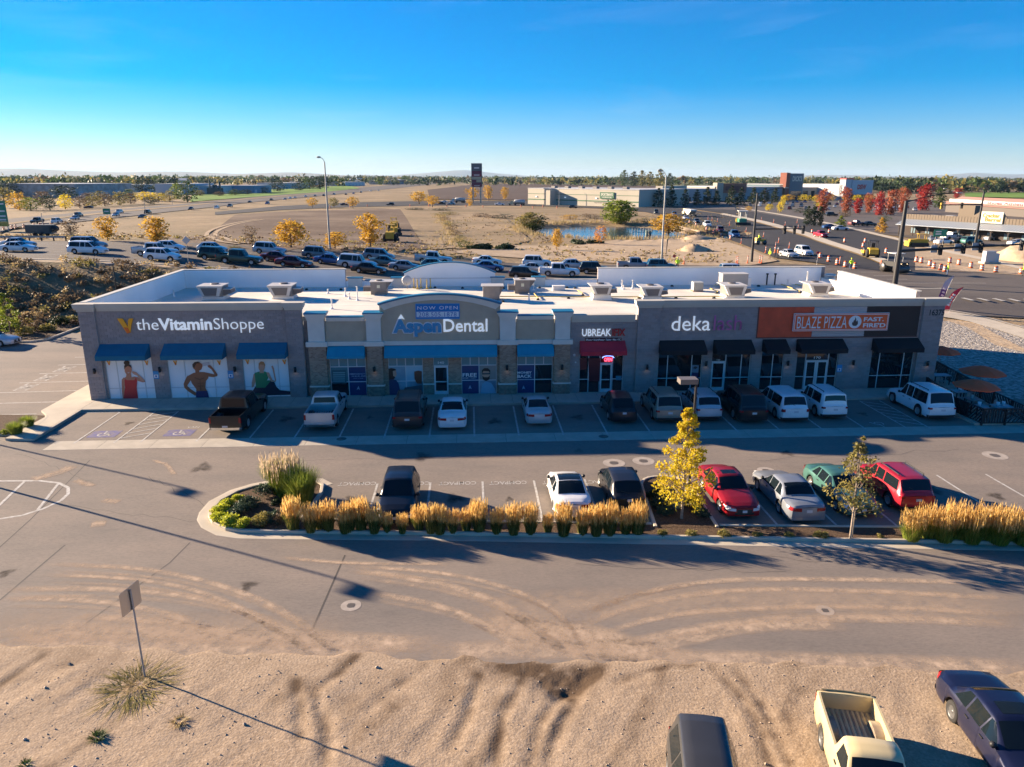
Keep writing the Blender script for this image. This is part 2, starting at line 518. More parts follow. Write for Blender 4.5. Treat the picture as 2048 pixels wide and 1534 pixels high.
# ---- foreground dirt with tyre ruts
def dirt_field():
 gx = np.arange(-24,26,.09); gy = np.concatenate([np.arange(-6,11,.5),np.arange(11,22.4,.085)])
 X,Y = np.meshgrid(gx,gy)
 h = (vnoise(X * .5,Y * .5,1) - .5) * .06 + (vnoise(X * 1.7,Y * 1.2,2) - .5) * .015
 # wind and wheel worn furrows that lean to the right
 u = X * .88 - Y * .47
 h += (vnoise(u * 2.4,(X * .47 + Y * .88) * .55,8) - .5) * .022
 h += (vnoise(X * 5,Y * 5,3) - .5) * .010 + (vnoise(X * 11,Y * 11,6) - .5) * .006
 # ruts: (pixel polyline)
 ruts = [[(1180,1345),(1120,1395),(1085,1440),(1060,1534)],[(1215,1330),(1160,1380),(1120,1450),(1090,1534)],
   [(1050,1345),(1030,1390),(1005,1430),(990,1534)],[(620,1365),(640,1420),(655,1460),(650,1534)],[(590,1360),(600,1410),(600,1480)],
   [(1420,1330),(1480,1390),(1520,1460),(1545,1534)],[(1470,1340),(1530,1420),(1580,1534)],[(1230,1365),(1330,1335),(1390,1328)],
   [(715,1310),(680,1345),(640,1375)],[(880,1310),(830,1350),(790,1375)],[(960,1350),(940,1420),(900,1500)],[(90,1310),(60,1330),(0,1370)]]
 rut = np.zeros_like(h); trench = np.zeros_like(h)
 for k,r in enumerate(ruts):
  P = dens([G(*p)[:2] for p in r],.12)
  w = .16
  for (a,b) in P:
   i0,i1 = np.searchsorted(gx,a - .6),np.searchsorted(gx,a + .6); j0,j1 = np.searchsorted(gy,b - .6),np.searchsorted(gy,b + .6)
   if i1 <= i0 or j1 <= j0: continue
   sx,sy = X[j0:j1,i0:i1],Y[j0:j1,i0:i1]
   d2 = (sx - a) ** 2 + (sy - b) ** 2
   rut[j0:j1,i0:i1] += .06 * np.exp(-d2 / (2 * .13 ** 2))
   h[j0:j1,i0:i1] += -.016 * np.exp(-d2 / (2 * w * w)) + .0045 * np.exp(-d2 / (2 * (w * 2) ** 2))
 # trench dug by spinning wheels at the lot edge
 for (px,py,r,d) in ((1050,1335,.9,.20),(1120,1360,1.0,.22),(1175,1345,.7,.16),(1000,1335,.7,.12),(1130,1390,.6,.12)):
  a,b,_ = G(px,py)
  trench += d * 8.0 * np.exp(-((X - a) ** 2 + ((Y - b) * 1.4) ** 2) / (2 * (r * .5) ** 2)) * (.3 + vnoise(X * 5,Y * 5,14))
  h -= d * np.exp(-((X - a) ** 2 + ((Y - b) * 1.4) ** 2) / (2 * (r * .5) ** 2)) * (1 + .8 * (vnoise(X * 4,Y * 4,12) - .5))
 ex = np.array([p[0] for p in edge]); ey = np.array([p[1] for p in edge])
 el = np.interp(X,ex,ey)
 Zv = h * (.12 + .88 * S((el - Y - .1) / 2.2)) + .014 - .09 * S((Y - el + .02) / .5)
 Zv = np.where(Y < 11,h * .5,Zv)
 nx,ny = len(gx),len(gy)
 idx = np.arange(nx * ny).reshape(ny,nx)
 F = np.stack([idx[:-1,:-1],idx[:-1,1:],idx[1:,1:],idx[1:,:-1]],-1).reshape(-1,4)
 # freshly turned soil is darker: along the ruts, in the trench, in streaks
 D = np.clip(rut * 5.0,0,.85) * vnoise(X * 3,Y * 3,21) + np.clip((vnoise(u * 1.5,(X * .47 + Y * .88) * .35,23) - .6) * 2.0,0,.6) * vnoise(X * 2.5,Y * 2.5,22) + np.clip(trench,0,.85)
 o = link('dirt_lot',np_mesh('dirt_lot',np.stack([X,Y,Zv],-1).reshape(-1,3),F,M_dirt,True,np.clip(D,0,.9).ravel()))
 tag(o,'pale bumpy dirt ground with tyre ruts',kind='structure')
 return gx,gy,Zv
DGX,DGY,DZ = dirt_field()
def dz(x,y):
 i = min(len(DGX) - 1,max(0,int(np.searchsorted(DGX,x)))); j = min(len(DGY) - 1,max(0,int(np.searchsorted(DGY,y))))
 return float(DZ[j,i])
# far sides of the dirt lot
mb = MB()
for x0,x1 in ((-200,-24),(26,200)):
 mb.add([(x0,-60,-.02),(x1,-60,-.02),(x1,20.0 if x0 > 0 else 21.6,-.02),(x0,19 if x1 > 0 and x0 > 0 else 21.6,-.02)],[(0,1,2,3)])
mb.add([(-24,-60,-.02),(26,-60,-.02),(26,-5.8,-.02),(-24,-5.8,-.02)],[(0,1,2,3)])
struct('dirt_ground',mb,M_dirt,'pale dirt ground around the dirt lot')

# stones on the dirt
def stones():
 rng = np.random.default_rng(5); V = []; F = []
 base = np.array([(1,0,0),(0,1,0),(-1,0,0),(0,-1,0),(0,0,1),(0,0,-1)],float)
 fc = np.array([(0,1,4),(1,2,4),(2,3,4),(3,0,4),(1,0,5),(2,1,5),(3,2,5),(0,3,5)])
 for i in range(1900):
  x = rng.uniform(-16,17); y = rng.uniform(13,21.2)
  r = .010 + .026 * rng.random() ** 3 + (.05 if rng.random() < .012 else 0)
  b = base * (1 + rng.uniform(-.35,.35,(6,1))) * r * np.array([1,1,.7])
  a = rng.uniform(0,6.28); c,s = math.cos(a),math.sin(a)
  b = b @ np.array([[c,-s,0],[s,c,0],[0,0,1]]) + (x,y,dz(x,y) + r * .25)
  F.append(fc + len(V) * 6); V.append(b)
 me = np_mesh('stones',np.concatenate(V),np.concatenate(F),mat('field stones',(.42,.33,.25),.9,var=.3,vscale=3))
 tag(link('stones',me),'small stones and clods scattered over the dirt',kind='stuff')
stones()

# ---- painted lines
def line_w(mb,a,b,w,z=.004):
 d = Vector((b[0] - a[0],b[1] - a[1])); d.normalize(); n = Vector((-d.y,d.x)) * w / 2
 mb.add([(a[0] + n.x,a[1] + n.y,z),(a[0] - n.x,a[1] - n.y,z),(b[0] - n.x,b[1] - n.y,z),(b[0] + n.x,b[1] + n.y,z)],[(0,1,2,3)])
FX = [3.05,10.2,13.25,15.95,18.68,21.42,24.17,26.94,29.69,32.45,35.2,37.93,40.7,43.47,46.22,48.98,51.77]
mb = MB()
for x in FX: line_w(mb,L2W(x,-2.62)[:2],L2W(x,-8.75)[:2],.11,.0105)
line_w(mb,L2W(.3,-2.62)[:2],L2W(3.0,-2.62)[:2],.1,.0105)
struct('stall_lines',mb,M_white,'white parking stall lines in front of the shops')
mb = MB()
for xa,xb in ((5.38,6.92),(54.47,55.94)):
 line_w(mb,L2W(xa,-2.62)[:2],L2W(xa,-8.75)[:2],.1,.0105); line_w(mb,L2W(xb,-2.62)[:2],L2W(xb,-8.75)[:2],.1,.0105)
 for k in range(7):
  y = -2.75 - k * .86
  a,b = ((xa + .05,y - .9),(xb - .05,y)) if xa < 20 else ((xa + .05,y),(xb - .05,y - .9))
  if min(a[1],b[1]) > -8.8: line_w(mb,L2W(*a)[:2],L2W(*b)[:2],.1,.0105)
struct('hatched_aisle_lines',mb,M_white,'white hatched access aisles beside the disabled stalls')
mb = MB()
for x in (21.85,24.59,27.31,30.01,32.7): line_w(mb,L2W(x,-15.7)[:2],L2W(x,-21.2)[:2],.11)
for x in (40.75,43.45,46.2,48.9,51.68,54.4,57.1): line_w(mb,L2W(x,-16.1)[:2],L2W(x,-22.3)[:2],.11)
struct('centre_stall_lines',mb,M_white,'white stall lines of the middle parking row')
mb = MB()
for (y0,y1,xa) in ((-2.9,-2.75,-2.35),(-.2,.05,-2.3),(2.6,2.9,-2.3),(5.3,5.6,-2.3),(8.1,8.3,-2.3),(10.9,11.2,-2.3),(13.7,14,-2.3)):
 line_w(mb,L2W(-8.0,y0)[:2],L2W(xa,y1)[:2],.11)
struct('side_stall_lines',mb,M_white,'white stall lines left of the building')
mb = MB()
ell = [(-8,-14.2),(-2,-14.2),(2.1,-14.33),(4.14,-14.4),(5.3,-14.75),(6.1,-15.4),(6.5,-16.2),(6.55,-17.0),(6.2,-17.9),(5.6,-18.6),(4.6,-19.0),(2,-19.3),(-8,-19.4)]
for a,b in zip(ell[:-1],ell[1:]): line_w(mb,L2W(*a)[:2],L2W(*b)[:2],.16)
for a,b in (((3.4,-14.45),(4.1,-18.9)),((5.31,-14.8),(6.0,-18.0)),((1.0,-14.4),(1.9,-19.2))): line_w(mb,L2W(*a)[:2],L2W(*b)[:2],.14,.006)
struct('painted_island_lines',mb,M_white,'white painted island outline with cross bars')

_tc = {}
def text_mesh(s,size=1.0,ext=0.0,off=0.0,sp=1.0,shear=0.0):
 key = (s,size,ext,off,sp,shear)
 if key in _tc: return _tc[key]
 cu = bpy.data.curves.new('txt','FONT'); cu.body = s; cu.size = size; cu.extrude = ext; cu.offset = off; cu.space_character = sp; cu.shear = shear
 cu.resolution_u = 3
 ob = bpy.data.objects.new('txt',cu)
 me = bpy.data.meshes.new_from_object(ob)
 bpy.data.objects.remove(ob); bpy.data.curves.remove(cu)
 _tc[key] = me
 return me
def mesh_bounds(me):
 if not len(me.vertices): return (0,0,0,0)
 c = np.empty(len(me.vertices) * 3,np.float32); me.vertices.foreach_get('co',c); c = c.reshape(-1,3)
 return c[:,0].min(),c[:,0].max(),c[:,1].min(),c[:,1].max()
def flat_text(name,s,width,height,loc,rz,mt,label=None,parent=None,off=.0,spm=1.0):
 """text scaled to width x height, centred at loc, lying flat"""
 src = text_mesh(s,1.0,0,off,spm); me = src.copy(); me.name = name
 x0,x1,y0,y1 = mesh_bounds(me)
 me.transform(Matrix.Translation((-(x0 + x1) / 2,-(y0 + y1) / 2,0)))
 me.transform(Matrix.Diagonal((width / (x1 - x0),height / (y1 - y0),1,1)))
 me.materials.clear(); me.materials.append(mt)
 o = link(name,me,parent,None,loc,rz)
 return o
for i,(px,py) in enumerate(((714.5,967.5),(822,967),(915,966.5),(1016,965.5),(1122,964.5),(1205,963.5))):
 p = G(px,py)
 o = flat_text('stall_lettering','COMPACT',1.95,.42,(p[0],p[1],.005),BA + math.pi,M_white,off=.01)
 tag(o,'white COMPACT lettering upside down at the far end of a stall',kind='structure')
for i,yy in enumerate((4.05,6.75,9.5)):
 p = L2W(-6.75,yy)
 o = flat_text('side_lettering','COMPACT',2.0,1.1,(p[0],p[1],.005),BA + math.pi / 2,M_white,off=.01)
 tag(o,'white COMPACT lettering in a side stall',kind='structure')
o = flat_text('van_lettering','VAN',.75,.26,L2W(9.1,-6.05,.006),BA,M_white,off=.015); tag(o,'white VAN lettering above the wheelchair symbol',kind='structure')

def wheelchair(loc,s,mt,rz=0.0,z=.012):
 mb = MB()
 def arc(cx,cy,r,a0,a1,w,n=14):
  P = []
  for i in range(n + 1):
   t = a0 + (a1 - a0) * i / n
   P.append([((r + w / 2) * math.cos(t) + cx,(r + w / 2) * math.sin(t) + cy,z),((r - w / 2) * math.cos(t) + cx,(r - w / 2) * math.sin(t) + cy,z)])
  mb.grid(P,0,False)
 arc(-.06,-.12,.26,rad(125),rad(395),.075)
 mb.add([(math.cos(t * 1.047) * .075 - .06,math.sin(t * 1.047) * .075 + .42,z) for t in range(6)],[tuple(range(6))])
 for k,(a,b) in enumerate((((-.05,.30),(-.02,-.02)),((-.02,-.02),(.26,-.02)),((.26,.0),(.36,-.34)),((.34,-.32),(.46,-.28)),((-.04,.16),(.2,.16)))):
  line_w(mb,a,b,.085,z + .001 * (k + 1))
 me = mb.mesh('wheelchair_symbol',mt); me.transform(Matrix.Diagonal((s,s,1,1)))
 return link('wheelchair_symbol',me,None,None,loc,rz)
for (x,y,blue) in ((4.1,-7.1,True),(8.65,-7.1,True),(53.1,-7.7,False)):
 if blue:
  mb = MB(); mb.b2(-.85,.85,-.62,.62,.004,.006)
  o = mb.build('blue_stall_panel',M_blue_paint,None,L2W(x,y),BA); tag(o,'faded blue painted panel under a wheelchair symbol',kind='structure')
 o = wheelchair(L2W(x,y),1.05,M_white,BA if blue else BA + math.pi)
 tag(o,'white wheelchair symbol painted on the asphalt',kind='structure')

# ---- walks, gutter, kerbs
M_joint = mat('concrete joint',(.12,.11,.10),.9)
def slabs(name,label,x0,x1,y0,y1,step,z0,z1,mt,piece,th=.0):
 root = empty(name,L2W(0,0),BA,label); root['kind'] = 'structure'
 n = max(1,round((x1 - x0) / step)); w = (x1 - x0) / n
 mb = MB(); mb.b2(0,w - .018,y0,y1,z0,z1); me = mb.mesh(piece,mt)
 for i in range(n):
  link(piece,me,root,None,(x0 + i * w + .009,0,0))
 b = MB(); b.b2(x0 + .004,x1 - .004,y0 + .004,y1 - .004,z0 - .02,z1 - .006); b.build('joint_bed',M_joint,root)
 return root
slabs('gutter','concrete valley gutter across the stall ends',1.8,80,-9.8,-8.28,3.05,.0,.0075,M_conc,'gutter_slab')
slabs('front_walk','concrete walk along the shop fronts',.3,62.2,-2.3,0.2,1.55,-.02,.15,M_conc,'walk_slab')
slabs('side_walk','sunlit concrete walk beside the left wall',-2.2,.3,-2.4,24,2.5,-.02,.15,M_conc2,'walk_slab')

def sweep(mb,pts,o0,o1,z0,z1,closed=False,m=0):
 """a strip swept along pts between side offsets o0 and o1 (left positive) from z0 to z1"""
 P = [Vector((p[0],p[1])) for p in pts]; n = len(P); rows = []
 for i in range(n):
  a = P[i - 1] if (i > 0 or closed) else P[i]; b = P[(i + 1) % n] if (i < n - 1 or closed) else P[i]
  d = (b - a).normalized(); nn = Vector((-d.y,d.x))
  q0 = P[i] + nn * o0; q1 = P[i] + nn * o1
  bev = min(.03,(z1 - z0) * .4)
  q2 = P[i] + nn * (o0 + (o1 - o0) * .12); q3 = P[i] + nn * (o1 - (o1 - o0) * .12)
  rows.append([(q0.x,q0.y,z0),(q0.x,q0.y,z1 - bev),(q2.x,q2.y,z1),(q3.x,q3.y,z1),(q1.x,q1.y,z1 - bev),(q1.x,q1.y,z0)])
 if closed: rows.append(rows[0])
 mb.grid(rows,m,False)
 if not closed:
  for r in (rows[0],rows[-1]): mb.add(r,[tuple(range(6))],m)
def smooth_pts(pts,it=2):
 for _ in range(it):
  out = [pts[0]]
  for a,b in zip(pts[:-1],pts[1:]):
   out.append(tuple(.75 * a[k] + .25 * b[k] for k in range(2))); out.append(tuple(.25 * a[k] + .75 * b[k] for k in range(2)))
  out.append(pts[-1]); pts = out
 return pts
mb = MB()
sweep(mb,[L2W(.3,-2.38)[:2],L2W(60.2,-2.38)[:2]],-.0,.08,0,.152)
sweep(mb,[L2W(.38,-2.3)[:2],L2W(.38,-8.2)[:2]],-.08,.08,0,.15)
struct('walk_kerb',mb,M_conc,'concrete kerb edge of the front walk')
# front-left planter corner
mb = MB()
kp = smooth_pts([G(0,872)[:2],G(40,872)[:2],G(72,860)[:2],G(100,838)[:2],L2W(-1.2,-3.5)[:2]],2)
sweep(mb,[(-60,42.9)] + kp,0,.16,0,.15)
struct('planter_kerb',mb,M_conc,'kerb around the planter left of the building')
mb = MB(); pp = [(-60,43)] + kp + [L2W(-2.3,-3.2)[:2],(-60,46.6)]
mb.add([(x,y,.10) for x,y in pp],[tuple(range(len(pp)))]); struct('planter_bed',mb,M_mulch,'mulch bed left of the building')
mb = MB(); qq = [L2W(-2.2,-2.4)[:2],L2W(.3,-2.4)[:2],L2W(.3,-8.2)[:2],L2W(-1.3,-8.0)[:2],L2W(-1.15,-3.6)[:2]]
mb.add([(x,y,.148) for x,y in qq] + [(x,y,0) for x,y in qq],[(0,1,2,3,4)] + [(i,(i + 1) % 5,5 + (i + 1) % 5,5 + i) for i in range(5)])
struct('corner_walk',mb,M_conc2,'pale concrete walk at the left corner')

# middle island: bulb with shrubs, long hedge strip, tree island
bulb = [(-10.55,30.02),(-12.04,30.07),(-12.89,30.3),(-13.76,30.97),(-14.18,31.6),(-14.35,32.25),(-14.39,33.34),(-13.91,34.51),(-13.22,35.2),(-12.36,35.67),(-11.2,35.95),(-10.18,35.85),(-9.66,35.29),(-9.5,34.38),(-9.55,33.37),(-9.66,31.36)]
KF = [(60,28.3),(22.0,29.12),(12.4,29.42),(-3.19,29.93),(-9.5,30.0)]
mb = MB()
outl = KF + bulb
sweep(mb,outl,0,-.17,0,.15)
struct('island_kerb',mb,M_conc2,'concrete kerb round the planted middle island')
mb = MB(); sweep(mb,[p for p in outl[:-3]],.0,.5,0,.012); struct('island_gutter',mb,M_conc2,'flat concrete gutter along the island kerb')
isl2 = smooth_pts([(6.45,30.6),(6.58,34.8),(6.62,35.6),(6.98,36.3),(7.7,36.55),(8.6,36.5),(9.15,35.95),(9.3,35.1),(9.42,30.6)],1)
mb = MB(); sweep(mb,isl2,0,-.16,0,.15); struct('tree_island_kerb',mb,M_conc2,'concrete kerb round the tree island')
mb = MB()
def bed(pts,z=.09):
 mb.add([(x,y,z) for x,y in pts],[tuple(range(len(pts)))])
bed([(-9.7,31.0)] + [(x + (.12 if x < -12 else 0),y) for x,y in bulb[::-1][1:]] + [(-9.7,30.2)])
bed([(-9.65,30.15),(-3.2,30.05),(12.4,29.55),(22,29.25),(60,28.4),(60,29.9),(22,30.45),(12.4,30.7),(-3.2,31.05),(-9.65,31.2)],.085)
bed([(x,y) for x,y in isl2],.095)
struct('island_bed',mb,M_mulch,'dark bark mulch in the middle island')
mb = MB(); sweep(mb,[(-9.5,31.25),(-3.2,31.12),(6.4,30.85)],0,.16,0,.13); sweep(mb,[(9.5,30.72),(22,30.5),(60,29.95)],0,.16,0,.13)
struct('hedge_kerb',mb,M_conc2,'kerb behind the grass hedge at the stall heads')

# manholes
def manhole(loc,r,name,label):
 e = empty(name,loc,0,label,'manhole','manhole covers in the asphalt')
 mb = MB(); n = 28
 P = [[(math.cos(t) * q,math.sin(t) * q,.006) for q in (r,r * .42)] for t in [2 * math.pi * i / n for i in range(n + 1)]]
 mb.grid(P,0,False); mb.build('collar',mat('dusty collar concrete',(.36,.31,.265),.9,var=.12,vscale=3),e)
 mb = MB(); mb.lathe([(0.01,.009),(r * .40,.009),(r * .41,.0)],n=20,smooth=False)
 for k in range(-3,4): mb.b2(-r * .33,r * .33,k * r * .1 - .012,k * r * .1 + .012,.009,.013)
 mb.build('lid',mat('cast iron lid',(.14,.12,.105),.7),e)
for i,(px,py,r,lb) in enumerate(((1228,926,.62,'round manhole with concrete collar near the building shadow, left of a pair'),(1287,922,.62,'round manhole with concrete collar, right of a pair by the yellow tree'),
  (1532,941,.48,'round manhole behind the red and silver sedans'),(1990,911,.66,'manhole with pale ring on the empty asphalt at right'),
  (702,1211,.38,'pale round utility cover beside the lamp shadow on the left road'),(1650,1221,.33,'small pale utility cover on the road at right'))):
 p = G(px,py); manhole((p[0],p[1],.0),r,'manhole',lb)
for px,py in ((1050,881),(682,879),(1206,872)):
 p = G(px,py)
mb = MB(); mb.lathe([(.01,.012),(.3,.012),(.31,.0)],n=18)
o = mb.build('storm_drain',mat('cast iron lid',(.2,.18,.16),.7),None,G(1207,873)); tag(o,'dark round drain in the gutter behind the dark hatchback','drain')
mb = MB(); mb.lathe([(.01,.012),(.3,.012),(.31,.0)],n=18)
o = mb.build('storm_drain',mat('cast iron lid',(.2,.18,.16),.7),None,G(683,878)); tag(o,'dark round drain in the gutter near the white pickup','drain')

# dusty tyre tracks on the asphalt (thin films of dirt carried from the lot)
def dust_mat(name,c,dens_):
 m = bpy.data.materials.new(name); m.use_nodes = True; nt = m.node_tree; p = nt.nodes['Principled BSDF']
 p.inputs['Base Color'].default_value = c; p.inputs['Roughness'].default_value = .95; p.inputs['Specular IOR Level'].default_value = .1
 tc = nnew(nt,'ShaderNodeTexCoord'); n = nnew(nt,'ShaderNodeTexNoise'); n.inputs['Scale'].default_value = 1.7; n.inputs['Detail'].default_value = 9; n.inputs['Roughness'].default_value = .72
 nt.links.new(tc.outputs['Object'],n.inputs['Vector'])
 at_ = nnew(nt,'ShaderNodeAttribute'); at_.attribute_name = 'rnd'
 mr = nnew(nt,'ShaderNodeMapRange'); mr.inputs['From Min'].default_value = .30; mr.inputs['From Max'].default_value = .72
 nt.links.new(n.outputs['Fac'],mr.inputs['Value'])
 ml = nnew(nt,'ShaderNodeMath',operation='MULTIPLY'); nt.links.new(mr.outputs[0],ml.inputs[0]); nt.links.new(at_.outputs['Fac'],ml.inputs[1])
 m2 = nnew(nt,'ShaderNodeMath',operation='MULTIPLY'); nt.links.new(ml.outputs[0],m2.inputs[0]); m2.inputs[1].default_value = dens_
 nt.links.new(m2.outputs[0],p.inputs['Alpha'])
 return m
M_dust = dust_mat('dust film',C3(.56,.42,.30),1.25)
def dust_track(px,w,k,fade=(1,1)):
 pts = smooth_pts([G(*p)[:2] for p in px],3)
 n = 60; P = resamp(pts,n); d = np.gradient(P,axis=0); nn = np.stack([-d[:,1],d[:,0]],-1); nn /= np.linalg.norm(nn,axis=1)[:,None]
 V = []; R = []
 for j,s in enumerate((-1,-.5,0,.5,1)):
  q = P + nn * (w / 2 * s)
  V.append(np.concatenate([q,np.full((n,1),.0045 + .0007 * (k % 8))],1))
  t = np.linspace(0,1,n)
  R.append((1 - abs(s) ** 2) * (fade[0] + (fade[1] - fade[0]) * t) * np.clip(np.minimum(t,1 - t) * 8,0,1))
 V = np.stack(V,1).reshape(-1,3); R = np.stack(R,1).reshape(-1)
 idx = np.arange(n * 5).reshape(n,5)
 F = np.stack([idx[:-1,:-1],idx[1:,:-1],idx[1:,1:],idx[:-1,1:]],-1).reshape(-1,4)
 o = link('dust_track',np_mesh('dust_track',V,F,M_dust,False,R)); tag(o,'pale dust film left by tyres on the asphalt',kind='stuff')
TR = [([(0,1180),(200,1175),(420,1195),(560,1250),(620,1300)],.30),([(0,1198),(180,1198),(330,1225),(430,1262)],.28),([(90,1128),(280,1135),(430,1165),(560,1215),(660,1290)],.25),
      ([(80,1150),(260,1155),(400,1180),(500,1225),(585,1275)],.22),([(700,1140),(850,1160),(980,1195),(1080,1255),(1120,1300)],.34),([(700,1132),(900,1145),(1050,1185),(1130,1235),(1150,1290)],.22),
      ([(740,1185),(900,1215),(1000,1265),(1060,1310)],.3),([(1140,1240),(1260,1190),(1420,1160),(1620,1158),(1850,1162),(2048,1170)],.26),([(1150,1255),(1300,1200),(1480,1178),(1700,1180),(2048,1198)],.26),
      ([(1180,1275),(1330,1228),(1520,1215),(1750,1212),(2048,1230)],.24),([(1170,1310),(1300,1278),(1450,1248),(1620,1235),(1850,1238),(2048,1250)],.42),([(1240,1318),(1380,1275),(1520,1250),(1700,1250)],.5),
      ([(540,1290),(430,1262),(300,1240),(150,1232)],.3),([(0,1270),(260,1262),(560,1275),(900,1290)],1.2),([(560,1115),(700,1128),(900,1128)],.2),
      ([(60,960),(120,945),(150,930)],.9),([(150,960),(170,968)],.3),([(205,1000),(240,1004)],.35),([(180,1050),(215,1045)],.5),([(330,925),(350,950)],.2),([(305,920),(330,928)],.2),([(160,965),(190,972)],.3)]
for i,(t,w) in enumerate(TR): dust_track(t,w * (1.7 if w < .6 else 1.0),i)
for i,(t,w) in enumerate(TR[:7]): dust_track([(x + 14,y + 15) for x,y in t],w * 1.1,i + 2,(.7,.4))
for i in range(5):
 dust_track([(960 + i * 40,1235 + i * 5),(1060 + i * 30,1268),(1150 + i * 25,1290),(1240 + i * 20,1310)],1.5,i + 3)
dust_track([(850,1306),(1000,1300),(1150,1300),(1300,1312),(1420,1322)],1.3,1)
dust_track([(-40,1288),(200,1291),(500,1295),(850,1302)],1.7,2); dust_track([(1300,1318),(1600,1322),(1873,1331),(2080,1338)],1.2,5); dust_track([(-60,1250),(300,1255),(700,1270)],2.4,6,(.55,.55)); dust_track([(900,1225),(1300,1200),(2080,1215)],2.6,7,(.5,.5))
# oil stains in the stalls and lanes, and cracks
M_oil = dust_mat('oil stain',C3(.055,.046,.04),1.0)
def stain(x,y,r,k):
 n = 14; P = [(x,y,.0042 + .0004 * (k % 6))]; R = [1.0]
 for ring,q in ((.55,.75),(1.0,0.0)):
  for i in range(n):
   t = 2 * math.pi * i / n; w = r * ring * (1 + .3 * math.sin(3 * t + k) + .15 * math.sin(5 * t + 2 * k)); P.append((x + w * math.cos(t),y + w * 1.3 * math.sin(t),P[0][2])); R.append(q)
 F = [(0,1 + i,1 + (i + 1) % n,0) for i in range(n)]; F3 = [(0,1 + i,1 + (i + 1) % n) for i in range(n)] + [(1 + i,1 + n + i,1 + n + (i + 1) % n) for i in range(n)] + [(1 + i,1 + n + (i + 1) % n,1 + (i + 1) % n) for i in range(n)]
 o = link('oil_stain',np_mesh('oil_stain',P,F3,M_oil,False,R)); tag(o,'dark oil stain on the asphalt',kind='stuff')
rs = random.Random(12)
for k,(bx_,by_) in enumerate([(x + 1.37,-5.2 + rs.uniform(-1,1.4)) for x in (3.3,13.25,18.7,26.94,29.7,32.45,51.8)] + [(x + 1.3,-18.2 + rs.uniform(-1,1)) for x in (19.5,24.6,27.3,30.0,48.9,51.7,54.4)] + [(24,-12),(12,-13),(33,-11.5),(45,-12.5),(8,-24),(18,-25.5),(52,-26)]):
 q = L2W(bx_,by_); stain(q[0],q[1],rs.uniform(.25,.6),k)
# pavement joints (sawn patch edges)
mb = MB()
M_seam = mat('tar seam',(.07,.06,.052),.8)
for (a,b,w) in (((340,1125),(140,1270),.05),((690,1110),(625,1258),.07),((625,1258),(140,1270),.06),((130,1090),(0,1200),.07),((60,1040),(-40,1130),.06),((180,920),(60,1040),.05),((380,1085),(340,1125),.05)):
 line_w(mb,G(*a)[:2],G(*b)[:2],w,.003)
for k,(px_,py_,dx_,dy_) in enumerate(((120,1010,330,40),(560,925,420,-12),(900,905,500,10),(1150,1130,420,14),(1500,920,420,-20),(30,905,160,60),(1480,1110,420,30),(300,955,120,60))):
 pts_ = []
 for i in range(15):
  t = i / 14; q = G(px_ + dx_ * t + rs.uniform(-4,4),py_ + dy_ * t + rs.uniform(-4,4)); pts_.append(q[:2])
 for a,b in zip(pts_[:-1],pts_[1:]): line_w(mb,a,b,.022,.0032)
struct('asphalt_seams',mb,M_seam,'dark seams between asphalt patches')
# ================================================================ SHOP BUILDING
def fac(px,py,off=0.0):
 """point of the front plane (building coordinates X, Z) seen at a picture position"""
 d = ray(px,py); c,s = math.cos(BA),math.sin(BA)
 ny = (-s,c); ox,oy = BO[0] + ny[0] * off,BO[1] + ny[1] * off
 t = (ox * ny[0] + oy * ny[1]) / (d[0] * ny[0] + d[1] * ny[1])
 x,y = d[0] * t - BO[0],d[1] * t - BO[1]
 return (x * c + y * s,CAM_H + d[2] * t)

def cmu_mat(name,c,v=.16):
 m = bpy.data.materials.new(name); m.use_nodes = True; nt = m.node_tree; p = nt.nodes['Principled BSDF']
 p.inputs['Roughness'].default_value = .9
 gi = nnew(nt,'ShaderNodeNewGeometry'); oi = nnew(nt,'ShaderNodeObjectInfo')
 ad = nnew(nt,'ShaderNodeMath',operation='ADD'); nt.links.new(gi.outputs['Random Per Island'],ad.inputs[0]); nt.links.new(oi.outputs['Random'],ad.inputs[1])
 fr = nnew(nt,'ShaderNodeMath',operation='FRACT'); nt.links.new(ad.outputs[0],fr.inputs[0])
 tc = nnew(nt,'ShaderNodeTexCoord'); n = nnew(nt,'ShaderNodeTexNoise'); n.inputs['Scale'].default_value = 45; n.inputs['Detail'].default_value = 3
 nt.links.new(tc.outputs['Object'],n.inputs['Vector'])
 mx = nnew(nt,'ShaderNodeMix',data_type='RGBA'); mx.inputs['A'].default_value = tuple(x * (1 - v) for x in c) + (1,); mx.inputs['B'].default_value = tuple(x * (1 + v) for x in c) + (1,)
 a2 = nnew(nt,'ShaderNodeMath',operation='MULTIPLY_ADD'); nt.links.new(n.outputs['Fac'],a2.inputs[0]); a2.inputs[1].default_value = .5
 h = nnew(nt,'ShaderNodeMath',operation='MULTIPLY'); nt.links.new(fr.outputs[0],h.inputs[0]); h.inputs[1].default_value = .6
 nt.links.new(h.outputs[0],a2.inputs[2]); nt.links.new(a2.outputs[0],mx.inputs['Factor'])
 nt.links.new(mx.outputs['Result'],p.inputs['Base Color'])
 b = nnew(nt,'ShaderNodeBump'); b.inputs['Strength'].default_value = .35; b.inputs['Distance'].default_value = .02
 nt.links.new(n.outputs['Fac'],b.inputs['Height']); nt.links.new(b.outputs[0],p.inputs['Normal'])
 MATS[name] = m
 return m
M_cmu = cmu_mat('grey brown block',(.30,.255,.24))
M_mortar = mat('mortar',(.42,.385,.36),.9)
M_stucco = mat('tan stucco',(.44,.365,.27),.92,var=.05,vscale=1.5,bump=.2,bscale=60)
M_stucco2 = mat('light stucco',(.68,.63,.55),.92,var=.04,vscale=1.5,bump=.2,bscale=60)
M_cornice = mat('cornice paint',(.50,.46,.39),.8,var=.05,vscale=.8)
